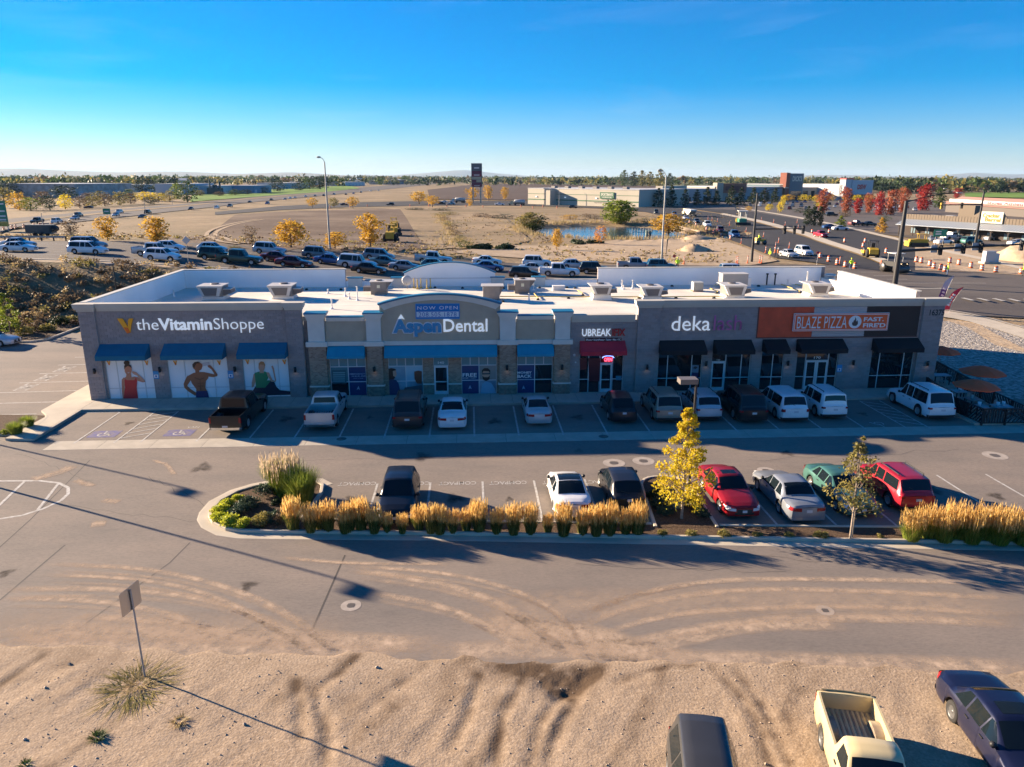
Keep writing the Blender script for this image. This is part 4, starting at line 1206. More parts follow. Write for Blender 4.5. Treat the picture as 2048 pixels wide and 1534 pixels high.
wall_text('lettering','iPhone • SmartPhone • Tablet • Mac • PC',xa + .06,xb - .06,z0 - .08,z1 - .17,-.075,M_wtext,s,off=.015)
s = sign_root('shop_sign','white and plum lower case deka lash letters on the grey block wall')
xa,za = fac(1340,661); xm,_ = fac(1419,661); xb,_ = fac(1481,660)
letters(s,[('deka',M_lw,-.004)],xa,xm,za,1.06,-.07); letters(s,[('lash',mat('plum rim',srgb(196,120,168),.4),-.004)],xm + .16,xb + .03,za,1.1,-.05,.05); letters(s,[('lash',M_lp,-.03)],xm + .18,xb,za + .01,1.06,-.09,.05)
s = sign_root('shop_sign','orange pizza shop board with white letters and flame roundel')
xa,zt_ = fac(1590,628,-.2); xb,zb_ = fac(1774,660,-.2)
mb = MB(); mb.b2(xa,xb,-.2,-.05,zb_,zt_); mb.build('board',mat('orange sign board',srgb(232,92,36),.5),s)
mb = MB()
for a,b,c,d in ((xa + .04,xb - .04,zt_ - .09,zt_ - .05),(xa + .04,xb - .04,zb_ + .05,zb_ + .09),(xa + .04,xa + .08,zb_ + .09,zt_ - .09),(xb - .08,xb - .04,zb_ + .09,zt_ - .09)): mb.b2(a,b,-.206,-.201,c,d)
mb.b2(xa - .03,xb + .03,-.19,-.06,zb_ - .03,zt_ + .03)
mb.build('border',M_wtext,s)
W_ = xb - xa; hz = zt_ - zb_
wall_text('lettering','BLAZE PIZZA',xa + .22,xa + W_ * .56,zb_ + .18,zt_ - .2,-.215,M_wtext,s,sp=1.05)
wall_text('lettering','FAST.',xa + W_ * .735,xa + W_ * .95,zb_ + hz * .53,zb_ + hz * .78,-.215,M_wtext,s,off=.03); wall_text('lettering',"FIRE'D",xa + W_ * .735,xa + W_ * .975,zb_ + hz * .17,zb_ + hz * .43,-.215,M_wtext,s,off=.03)
cx,cz,rr = xa + W_ * .645,(zb_ + zt_) / 2,hz * .38
mb = MB(); mb.lathe([(.001,-.225),(rr,-.225),(rr,-.2)],(cx,0,cz),'Y',28,smooth=False); mb.build('roundel',M_wtext,s)
mb = MB(); fl = [(-.1,-.62),(.25,-.6),(.48,-.3),(.42,.1),(.25,.35),(.28,.05),(.12,.2),(.12,.5),(-.08,.75),(-.06,.4),(-.3,.15),(-.25,-.1),(-.4,.05),(-.48,-.3),(-.3,-.55)]
mb.prism([(cx + a * rr,cz + b * rr) for a,b in fl],-.232,-.226,'XZ'); mb.build('flame',mat('flame dark',srgb(74,60,52),.6),s)
# neon open sign
s = sign_root('neon_sign','small red and blue neon OPEN sign in the repair shop window')
xa,z0 = fac(1208,722,.1); xb,z1 = fac(1224,715,.1)
wall_text('lettering','OPEN',xa,xb,z0 - .02,z1,.05,mat('red neon',(1,.1,.15),.5,emit=(1,.06,.12),es=1.2),s,off=.03)
mb = MB(); cx = (xa + xb) / 2
mb.path([(cx + .42 * math.cos(t),.05,z1 - .02 + .16 * math.sin(t)) for t in np.linspace(0,math.pi,10)],.022); mb.build('neon_arc',mat('blue neon',(.3,.4,1),.5,emit=(.2,.3,1),es=1.2),s)
# window print figures
zA = lambda x,y: (130 + x / 4.096,580 + y / 4.096)
zB = lambda x,y: (580 + x / 4.096,560 + y / 4.096)
zC = lambda x,y: (980 + x / 4.096,560 + y / 4.096)
zD = lambda x,y: (1280 + x / 4.096,560 + y / 4.096)
def decal(parent,name,pts,zf,mt,layer,y=.118):
 P = [fac(*zf(*p),.12) for p in pts]; mb = MB(); yy = y - .003 * layer
 mb.prism(P,yy - .002,yy,'XZ'); return mb.build(name,mt,parent)
def ell_pts(cx,cy,rx,ry,n=16): return [(cx + rx * math.cos(2 * math.pi * i / n),cy + ry * math.sin(2 * math.pi * i / n)) for i in range(n)]
SK1 = mat('print skin tan',srgb(190,126,98),.4); SK2 = mat('print skin brown',srgb(160,96,66),.4); SK3 = mat('print skin pale',srgb(204,152,126),.4)
HR = mat('print dark hair',srgb(50,34,30),.4); HB = mat('print fair hair',srgb(170,120,76),.4); RD = mat('print red cloth',srgb(196,40,48),.4); NV = mat('print navy cloth',srgb(34,44,92),.4); GR = mat('print green cloth',srgb(48,132,88),.4); DK = mat('print charcoal cloth',srgb(40,46,60),.4)
SKD = mat('print skin shade',srgb(120,68,48),.4)
w = sign_root('window_print','printed woman in a red top on the white left shop window')
decal(w,'far_arm',[(465,735),(482,715),(492,740),(488,820),(490,885),(472,888),(466,820)],zA,SK1,1)
decal(w,'neck',[(505,680),(540,680),(545,715),(572,708),(600,722),(598,740),(490,740),(480,722),(500,712)],zA,SK1,1)
decal(w,'top',[(488,735),(498,728),(505,738),(570,738),(580,712),(588,715),(592,740),(588,800),(600,888),(480,888),(492,800)],zA,RD,2)
decal(w,'raised_arm',[(585,712),(600,715),(640,738),(655,740),(657,752),(640,756),(600,745),(588,738)],zA,SK1,3)
decal(w,'forearm',[(645,750),(630,745),(590,700),(562,690),(548,672),(556,664),(582,672),(600,688),(652,735)],zA,SK3,4)
decal(w,'face',ell_pts(518,652,30,42),zA,SK1,3); decal(w,'hair',[(486,650),(484,620),(500,608),(520,606),(540,616),(548,640),(540,632),(515,622),(498,632)],zA,HR,4); decal(w,'hair_bun',ell_pts(506,596,24,20),zA,HR,5)
decal(w,'smile',[(510,672),(520,676),(530,671),(521,681)],zA,M_wtext,5)
w = sign_root('window_print','printed shirtless man drinking on the white middle shop window')
decal(w,'torso',[(985,735),(1005,705),(1050,680),(1095,672),(1140,672),(1175,690),(1175,720),(1155,745),(1150,800),(1165,830),(1168,850),(1075,850),(1075,810),(1040,765),(1030,740),(1010,770),(985,770)],zA,SK2,1)
decal(w,'bent_arm',[(1005,700),(985,735),(972,770),(978,800),(1010,830),(1065,865),(1090,862),(1085,846),(1030,812),(1002,785),(1012,760),(1030,730)],zA,SK2,2)
decal(w,'raised_arm',[(1140,672),(1175,680),(1225,690),(1250,688),(1248,705),(1215,714),(1165,708),(1145,700)],zA,SK2,2); decal(w,'raised_forearm',[(1250,692),(1232,700),(1200,650),(1172,630),(1165,612),(1180,606),(1202,626),(1230,660)],zA,SK2,3)
decal(w,'head',[(1052,610),(1070,592),(1100,590),(1125,608),(1128,622),(1118,650),(1100,660),(1102,680),(1070,682),(1066,655),(1050,640)],zA,SK2,3); decal(w,'hair',[(1046,632),(1044,608),(1062,590),(1092,586),(1104,596),(1078,604),(1066,620),(1062,640)],zA,HR,4)
decal(w,'cup',[(1122,604),(1130,596),(1182,588),(1186,614),(1134,624)],zA,mat('print cup',srgb(200,196,200),.4),5)
decal(w,'shorts',[(1076,828),(1166,826),(1182,886),(1072,888)],zA,NV,4)
for k,q in enumerate(([(1060,712),(1105,728),(1140,715),(1138,724),(1106,738),(1062,722)],[(1106,738),(1110,738),(1116,820),(1110,820)],[(1085,760),(1138,758),(1137,763),(1086,765)],[(1084,785),(1140,783),(1139,788),(1085,790)])): decal(w,'muscle_line',q,zA,SKD,5 + k)
w = sign_root('window_print','printed woman in green sitting on the white right shop window')
decal(w,'legs',[(1530,840),(1560,790),(1640,800),(1690,735),(1712,748),(1730,790),(1760,820),(1850,830),(1850,858),(1700,862),(1560,868)],zA,DK,1)
decal(w,'arm',[(1545,690),(1560,680),(1570,720),(1548,790),(1530,800),(1530,760)],zA,SK3,2)
decal(w,'top',[(1552,680),(1590,668),(1640,668),(1668,685),(1665,720),(1655,740),(1690,738),(1640,800),(1565,800),(1560,740)],zA,GR,3)
decal(w,'raised_arm',[(1650,672),(1672,676),(1700,735),(1722,744),(1700,650),(1690,625),(1702,618),(1712,640),(1730,740),(1722,754),(1690,750),(1660,705)],zA,SK3,4)
decal(w,'head',ell_pts(1612,632,26,36),zA,SK3,5); decal(w,'neck',[(1600,655),(1625,655),(1632,680),(1592,680)],zA,SK3,4); decal(w,'hair',[(1586,640),(1588,600),(1605,584),(1628,588),(1640,610),(1638,632),(1628,612),(1600,610),(1592,622)],zA,HB,6)
w = sign_root('window_print','six small orange V marks along the tops of the white windows')
for i,(x,y) in enumerate(((358,596),(668,596),(902,596),(1262,594),(1494,588),(1796,588))):
 (xa,zt_),(xb,zb_) = fac(*zA(x - 19,y - 18),.12),fac(*zA(x + 19,y + 20),.12)
 vemblem(xa,xb,zb_,zt_,.112,.004,w,'v_mark')
# dental window prints
w = sign_root('window_print','navy and teal text panels in the left dental window')
for k,(t,x0,x1,y0,y1) in enumerate((('EMERGENCY',490,615,776,763),('WALK-INS',503,618,794,781),('WELCOME',516,600,808,802))):
 a = fac(*zB(x0,y0),.12); b = fac(*zB(x1,y1),.12); wall_text('lettering',t,a[0],b[0],a[1],b[1],.112,mat('pale blue print',(.30,.42,.55),.4),w,off=.01)
decal(w,'teal_card',[(342,738),(462,735),(464,845),(346,848)],zB,mat('dark teal print',srgb(48,96,104),.4),2)
for k in range(5): decal(w,'text_bar',[(352,756 + k * 17),(452,755 + k * 17),(452,763 + k * 17),(352,764 + k * 17)],zB,mat('light teal print',srgb(110,158,160),.4),3)
for k,(cx,cy,zz) in enumerate(((560,888,zB),(1475,882,zB),(275,884,zC))):
 decal(w,'tooth_mark',[(cx - 14,cy + 12),(cx,cy - 22),(cx + 14,cy + 12),(cx,cy + 4)],zz,mat('pale blue print',(.30,.42,.55),.4),2)
w = sign_root('window_print','printed photo of two seated people in the dental window left of the door')
decal(w,'hair',[(798,728),(830,722),(865,728),(872,760),(860,800),(845,820),(810,822),(796,790)],zB,HR,1); decal(w,'face',[(842,745),(868,740),(874,775),(862,795),(845,785)],zB,SK3,2)
decal(w,'coat',[(790,945),(800,830),(830,812),(870,820),(890,850),(905,920),(905,945)],zB,mat('print dark blue cloth',srgb(34,58,96),.4),3)
decal(w,'second_head',[(1018,750),(1050,742),(1080,748),(1080,850),(1040,848),(1020,810)],zB,SKD,1)
decal(w,'table',[(920,945),(940,880),(1080,860),(1080,945)],zB,mat('print taupe',srgb(96,88,90),.4),2)
w = sign_root('window_print','FREE exam panel and bearded man print in the dental window right of the door')
for t,x0,x1,y0,y1 in (('FREE',1414,1530,793,762),('EXAM • X-RAY',1414,1530,807,798)):
 a = fac(*zB(x0,y0),.12); b = fac(*zB(x1,y1),.12); wall_text('lettering',t,a[0],b[0],a[1],b[1],.112,M_wtext,w,off=.02)
decal(w,'face',ell_pts(1605,768,32,46),zB,SK3,2); decal(w,'hair',[(1572,768),(1572,738),(1590,722),(1622,722),(1640,740),(1640,770),(1630,748),(1585,746)],zB,HR,3); decal(w,'beard',[(1576,785),(1590,796),(1622,796),(1638,782),(1634,815),(1606,828),(1580,815)],zB,HR,3)
decal(w,'glasses',[(1574,764),(1638,762),(1638,772),(1574,774)],zB,M_ktext,4)
decal(w,'coat',[(1560,935),(1575,850),(1605,830),(1650,845),(1678,890),(1690,935)],zB,mat('print pale coat',srgb(120,170,190),.4),1)
w = sign_root('window_print','navy MONEY BACK panel in the right dental window')
for t,x0,x1,y0,y1 in (('MONEY',224,342,768,748),('BACK',224,342,802,774),('GUARANTEE',236,330,818,811)):
 a = fac(*zC(x0,y0),.12); b = fac(*zC(x1,y1),.12); wall_text('lettering',t,a[0],b[0],a[1],b[1],.112,M_wtext if t != 'GUARANTEE' else mat('pale blue print',(.30,.42,.55),.4),w,off=.03)
w = sign_root('window_print','dark red posters inside the repair shop window')
decal(w,'red_panel',[(805,640),(905,640),(895,830),(810,830)],zC,mat('print dark red',srgb(92,22,34),.4),1); decal(w,'red_panel',[(735,640),(795,640),(790,730),(735,740)],zC,mat('print dark red',srgb(92,22,34),.4),1)
decal(w,'blue_card',[(1030,785),(1078,785),(1076,820),(1030,820)],zC,mat('print cyan',srgb(60,130,150),.4),1)
w = sign_root('window_print','pale blue lash picture in the narrow right pane of the first deka window')
decal(w,'eye_photo',[(428,695),(482,697),(478,760),(424,758)],zD,mat('print eye grey',srgb(120,128,140),.4),1); decal(w,'purple_card',[(422,762),(478,762),(474,835),(418,835)],zD,mat('print violet',srgb(46,44,86),.4),1)
decal(w,'eyelash',[(432,722),(450,706),(475,712),(455,730)],zD,HR,2)
for (px,py,lb) in ((312,750,'small blue accessible sign between the first two white windows'),(461,749,'small blue accessible sign between the second and third white windows'),(1679,737,'small blue accessible sign right of the double doors')):
 x,z = fac(px,py,-.03); s = sign_root('notice_sign',lb)
 mb = MB(); mb.b2(x - .19,x + .19,-.03,-.001,z - .28,z + .28); mb.build('plate',mat('notice blue',srgb(60,140,190),.5),s)
 mb = MB(); mb.b2(x - .13,x + .13,-.034,-.031,z - .2,z + .02); mb.build('white_field',M_wtext,s)
 mb = MB(); mb.b2(x - .06,x + .06,-.038,-.0345,z - .16,z - .02); mb.build('symbol',mat('notice blue2',srgb(30,90,160),.5),s)

# ---- rooftop units
M_unit = mat('grey unit steel',(.20,.18,.165),.55,var=.08,vscale=3); M_unit_top = mat('pale unit top',(.52,.49,.45),.5); M_unit_dk = mat('unit louvre',(.12,.105,.098),.6); M_curb = mat('white curb',(.74,.72,.68),.7)
def unit(x,y,w,d,h,face,label,curb=.3,side=True):
 p = W_at(x,y,ROOF); h = h * .78; curb = curb * .8
 e = empty('rooftop_unit',p,BA,label,'air conditioner','air conditioning units on the white roof')
 mb = MB(); mb.prism([(-w * .42,0),(w * .42,0),(w * .36,curb),(-w * .36,curb)],-d * .4,d * .4,'XZ'); mb.build('curb',M_curb,e)
 mb = MB(); mb.b2(-w * .36,w * .36,-d * .42,d * .5,curb,h); mb.build('cabinet',M_unit,e)
 mb = MB(); mb.b2(-w * .52,w * .4,-d * .62,d * .52,h,h + .06); mb.build('top_plate',M_unit_top,e)
 # flared intake hood at the front
 mb = MB(); q = [(-w * .5,h - .02),(w * .38,h - .02),(w * .26,curb + .08),(-w * .32,curb + .08)]
 mb.prism(q,-d * .60,-d * .421,'XZ'); mb.build('intake_hood',M_unit_top,e)
 mb = MB(); mb.prism([(-w * .36,h - .1),(w * .24,h - .1),(w * .17,curb + .14),(-w * .24,curb + .14)],-d * .615,-d * .601,'XZ')
 hood = mb.build('louvre',M_unit_dk,e)
 if side:
  mb = MB(); s = 1 if face == 'R' else -1
  mb.prism([(s * w * .362,h - .25),(s * w * .62,h - .32),(s * w * .66,h - .62),(s * w * .40,curb + .12),(s * w * .362,curb + .12)],-d * .3,d * .35,'XZ'); mb.build('side_hood',M_unit_dk,e)
  mb = MB(); mb.b2(min(s * w * .37,s * w * .64),max(s * w * .37,s * w * .64),-d * .33,d * .38,h - .3,h - .25); mb.build('side_cap',M_unit_top,e)
 mb = MB(); mb.lathe([(.34,0),(.34,.07),(.3,.09),(.05,.06),(.001,.06)],(-.05,d * .12,h + .06),n=18); mb.build('fan_guard',M_unit_dk,e)
UN = [(425,600,2.3,1.8,1.45,'R','grey flared rooftop unit nearest the left parapet'),(565,599,2.3,1.8,1.45,'R','grey flared rooftop unit second from the left parapet'),
      (1205,601,2.0,1.8,1.55,'R','grey rooftop unit on a tall white curb left of the taller right cornice'),(1306,600,2.1,1.8,1.35,'R','grey flared rooftop unit right of the tall curb unit'),
      (1472,598,2.2,1.9,1.45,'R','grey flared rooftop unit in front of a tall cabinet'),(1640,594,2.2,1.9,1.4,'R','sunlit rooftop unit nearest the right parapet')]
for (px,py,w_,d_,h_,f_,lb) in UN:
 d = G(px,py,ROOF); x = (d[0] - BO[0]) * math.cos(BA) + (d[1] - BO[1]) * math.sin(BA); y = -(d[0] - BO[0]) * math.sin(BA) + (d[1] - BO[1]) * math.cos(BA)
 unit(x,y + d_ * .5,w_,d_,h_,f_,lb,.55 if px == 1205 else .3)
def roofp(px,py):
 d = G(px,py,ROOF); return ((d[0] - BO[0]) * math.cos(BA) + (d[1] - BO[1]) * math.sin(BA),-(d[0] - BO[0]) * math.sin(BA) + (d[1] - BO[1]) * math.cos(BA))
def box_unit(px,py,w,d,h,label,fl=1):
 h = h * .82; x,y = roofp(px,py); e = empty('rooftop_unit',W_at(x,y + d / 2,ROOF),BA,label,'air conditioner','air conditioning units on the white roof')
 mb = MB(); mb.b2(-w * .3,w * .3,-d * .45,d * .45,.35,h); mb.b2(-w * .3,w * .3,-d * .35,d * .35,0,.35); mb.build('cabinet',M_unit,e)
 mb = MB(); mb.prism([(w * .3 * fl,h),(w * .52 * fl,h + .02),(w * .301 * fl,.5)],-d * .45,d * .45,'XZ'); mb.build('intake_hood',M_unit_dk,e)
 mb = MB(); mb.b2(-w * .34 if fl > 0 else -w * .54,w * .54 if fl > 0 else w * .34,-d * .5,d * .5,h + .021,h + .07); mb.build('top_plate',M_unit_top,e)
 mb = MB(); mb.b2(-w * .58 * fl if fl > 0 else w * .3,-w * .3 if fl > 0 else w * .58,-d * .4,d * .3,.3,h * .62); mb.build('side_box',M_unit_dk,e)
 mb = MB(); mb.b2(-.12,.14,-d * .457,-d * .451,h * .55,h * .78); mb.build('label_plate',mat('pale label',(.6,.6,.45),.6),e)
 mb = MB(); mb.lathe([(.3,0),(.3,.06),(.05,.05),(.001,.05)],(0,0,h + .07),n=16); mb.build('fan_guard',M_unit_dk,e)
box_unit(757,590,2.3,1.5,1.35,'brown grey rooftop unit with side box behind the left end of the arch'); box_unit(1045,588,2.2,1.5,1.45,'brown grey rooftop unit with side box right of the arch')
x,y = roofp(985,600); e = empty('rooftop_unit',W_at(x,y + .3,ROOF),BA,'rooftop unit half hidden behind the right end of the arch','air conditioner','air conditioning units on the white roof')
mb = MB(); mb.b2(-.8,.6,-.6,.7,.1,1.2); mb.build('cabinet',M_unit,e); mb = MB(); mb.b2(-.95,.95,-.7,.75,1.2,1.26); mb.build('top_plate',M_unit_top,e); mb = MB(); mb.prism([(.6,1.19),(.95,1.19),(.601,.4)],-.6,.6,'XZ'); mb.build('intake_hood',M_unit_dk,e)
x,y = roofp(1469,578); e = empty('roof_cabinet',W_at(x,y + .4,ROOF),BA,'tall grey steel cabinet behind the flared unit','air conditioner')
mb = MB(); mb.b2(-1.25,1.15,-.6,.6,.15,1.4); mb.build('cabinet',mat('mid grey steel',(.30,.285,.27),.55),e); mb = MB(); mb.b2(-1.3,1.2,-.65,.65,1.4,1.45); mb.build('top_plate',M_unit_top,e); mb = MB(); mb.b2(1.16,1.55,-.4,.4,.2,1.0); mb.build('side_box',M_curb,e)
x,y = roofp(1395,582); e = empty('condenser',W_at(x,y,ROOF),BA,'small pale condenser box on the right half of the roof','air conditioner')
mb = MB(); mb.b2(-.5,.4,-.4,.4,.1,.85); mb.build('cabinet',mat('pale green grey',(.42,.43,.40),.55),e); mb = MB(); mb.b2(-.52,.42,-.42,.42,.0,.1); mb.build('base',mat('rust base',(.25,.12,.06),.8),e)
mb = MB()
for k in range(6): mb.b2(-.48,.38,-.408,-.401,.2 + k * .1,.23 + k * .1)
mb.build('louvre',M_unit_dk,e)
x,y = roofp(1117,580); mb = MB(); mb.b2(-.55,.55,-.3,.3,0,.38); mb.b2(-.58,.58,-.33,.33,.38,.42); o = mb.build('roof_hatch',M_curb,None,W_at(x,y,ROOF),BA); tag(o,'low white box curb on the roof right of the arch','hatch')
x,y = roofp(1658,570); e = empty('exhaust_fan',W_at(x,y,ROOF),BA,'shiny round exhaust fan drum at the right rear of the roof','vent')
mb = MB(); mb.lathe([(.55,.2),(.58,.3),(.5,.35),(.5,.5),(.54,.52),(.5,.56),(.5,.9),(.56,.95),(.5,1.05),(.001,1.08)],n=20); mb.build('drum',mat('spun aluminium',(.62,.61,.58),.35,metal=.6),e); mb = MB(); mb.b2(-.5,.5,-.5,.5,0,.22); mb.build('curb',M_curb,e)
# vents, pipes, dish, gas line
M_pvc = mat('white pvc',(.78,.76,.72),.6); M_yellow = mat('yellow gas pipe',(.62,.44,.10),.6); M_blk = mat('black rubber block',(.02,.02,.02),.8)
VT = [(348,593,.55,'thin white vent near the left parapet'),(656,587,.35,'short white vent left of the box unit'),(691,593,.7,'thin white vent pipe of a pair before the box unit'),(699,598,.5,'shorter white vent pipe of the pair before the box unit'),(715,601,1.15,'tall white vent pipe before the box unit'),(664,618,.7,'white vent pipe nearest the low stucco parapet'),
      (1067,580,.75,'tall white vent pipe right of the gas stubs'),(1244,577,.75,'left white vent of the pair by the rear parapet'),(1265,577,.75,'right white vent of the pair by the rear parapet'),(1247,579,.35,'stub vent between the paired white vents'),(1058,602,.6,'white vent pipe by the yellow gas line'),(1575,570,.5,'small white vent near the right rear parapet'),(1612,578,1.6,'tall grey vent stack beside the right unit')]
for px,py,h,lb in VT:
 x,y = roofp(px,py); mb = MB(); mb.lathe([(.16,0),(.12,.05),(.06,.16),(.055,h),(.08,h),(.08,h + .05),(.001,h + .05)],n=12)
 o = mb.build('vent_pipe',M_pvc,None,W_at(x,y,ROOF),BA); tag(o,lb,'vent')
for i,(px,py) in enumerate(((1533,570),(1549,570))):
 x,y = roofp(px,py); mb = MB(); mb.lathe([(.09,0),(.07,0),(.07,1.0),(.13,1.02),(.13,1.12),(.001,1.14)],n=12); o = mb.build('flue_pipe',M_black,None,W_at(x,y,ROOF),BA); tag(o,('left' if i == 0 else 'right') + ' of two black flue pipes against the white rear parapet','pipe')
for i,(px,h) in enumerate(((828,.85),(835,.85),(842,.85),(854,.85),(861,.85))):
 x,y = roofp(px,576 + (i % 2) * 2); mb = MB(); mb.lathe([(.05,0),(.05,h),(.08,h + .02),(.001,h + .06)],n=8); mb.b2(-.12,.12,-.12,.12,0,.1); o = mb.build('gas_stub',M_yellow,None,W_at(x,y,ROOF),BA); tag(o,ORD[i] + ' yellow pipe stub from the left behind the arch','pipe','yellow pipe stubs behind the arch')
x,y = roofp(814,578); e = empty('satellite_dish',W_at(x,y,ROOF),BA,'round satellite dish on the roof behind the arch','dish')
mb = MB(); mb.lathe([(.001,-.10),(.2,-.085),(.38,-.03),(.46,.02),(.45,.03),(.37,-.015),(.001,-.085)],(0,0,.8),'Y',20); mb.build('reflector',mat('dish grey',(.5,.49,.47),.5),e); mb = MB(); mb.tube((0,.06,0),(0,.06,.8),.03); mb.tube((0,-.05,.45),(-.05,-.45,.7),.012,n=5); mb.build('mast',M_unit,e)
e = empty('gas_line',W_at(0,0,ROOF),BA,'yellow gas pipe on black blocks across the right half of the roof','pipe')
mb = MB(); pts = [roofp(1000,596.5),roofp(1120,597),roofp(1300,597.5),roofp(1470,596)]
mb.path([(a,b,.16) for a,b in pts],.045,6)
for A_,B_ in (((1430,572),(1448,578)),((1420,580),(1436,587)),((1562,572),(1600,586)),((1590,572),(1610,577)),((1068,590),(1076,600)),((1155,584),(1165,590))):
 a,b = roofp(*A_),roofp(*B_); mb.tube((a[0],a[1],.16),(b[0],b[1],.16),.045,n=6)
o = mb.build('pipe',M_yellow,e); o['kind'] = 'stuff'
for px,py in ((1137,597),(1212,597),(1278,597),(1352,597),(1428,597),(1433,587),(1600,586),(1166,591),(1076,600),(1006,604),(925,577),(977,578),(1007,577),(1079,576),(1134,576),(1150,577),(613,580),(682,580),(870,576),(1303,575),(1344,573),(1517,573)):
 x,y = roofp(px,py); mb = MB(); mb.prism([(-.14,0),(.14,0),(.07,.14),(-.07,.14)],y - .14,y + .14,'XZ'); mb.build('support_block',M_blk,e).location = (x,0,0)
# ================================================================ VEHICLES
M_tyre = mat('tyre rubber',(.018,.017,.016),.85); M_rim = mat('alloy rim',(.45,.45,.45),.35,metal=.7); M_rim2 = mat('steel rim',(.12,.12,.12),.5,metal=.5)
M_cglass = mat('car glass',(.009,.014,.017),.05,spec=.35); M_trim = mat('black car trim',(.016,.016,.017),.55); M_under = mat('car underside',(.008,.008,.008),.9)
M_head = mat('head lamp',(.62,.64,.66),.12); M_tail = mat('tail lamp',(.30,.012,.016),.15); M_plate = mat('number plate',(.55,.54,.55),.5); M_chrome = mat('chrome',(.6,.6,.6),.15,metal=1.0)
M_amber = mat('amber lamp',(.5,.18,.02),.2); M_bedliner = mat('bed liner',(.03,.03,.032),.7)
PAINT = {}
def paint(name,c,metal=.25,rough=.32):
 if name in PAINT: return PAINT[name]
 m = mat('paint ' + name,c,rough,metal=metal,coat=.4,var=.06,vscale=1.2)
 PAINT[name] = m; return m
P_ = dict(black=(.006,.006,.007),charcoal=(.022,.022,.025),white=(.76,.76,.75),silver=(.50,.51,.52),grey=(.17,.175,.18),red=(.34,.012,.018),crimson=(.40,.014,.03),green=(.06,.17,.145),darkgreen=(.02,.055,.045),navy=(.010,.013,.040),blue=(.03,.09,.24),
          tan=(.33,.27,.21),brown=(.055,.042,.04),cream=(.62,.50,.27),maroon=(.10,.012,.02),teal=(.05,.14,.17),steel=(.24,.26,.29),gold=(.38,.31,.2),orange=(.6,.16,.03),dusty=(.055,.054,.054))
def pnt(k): return paint(k,P_[k],.05 if k in ('white','cream','black') else .3)

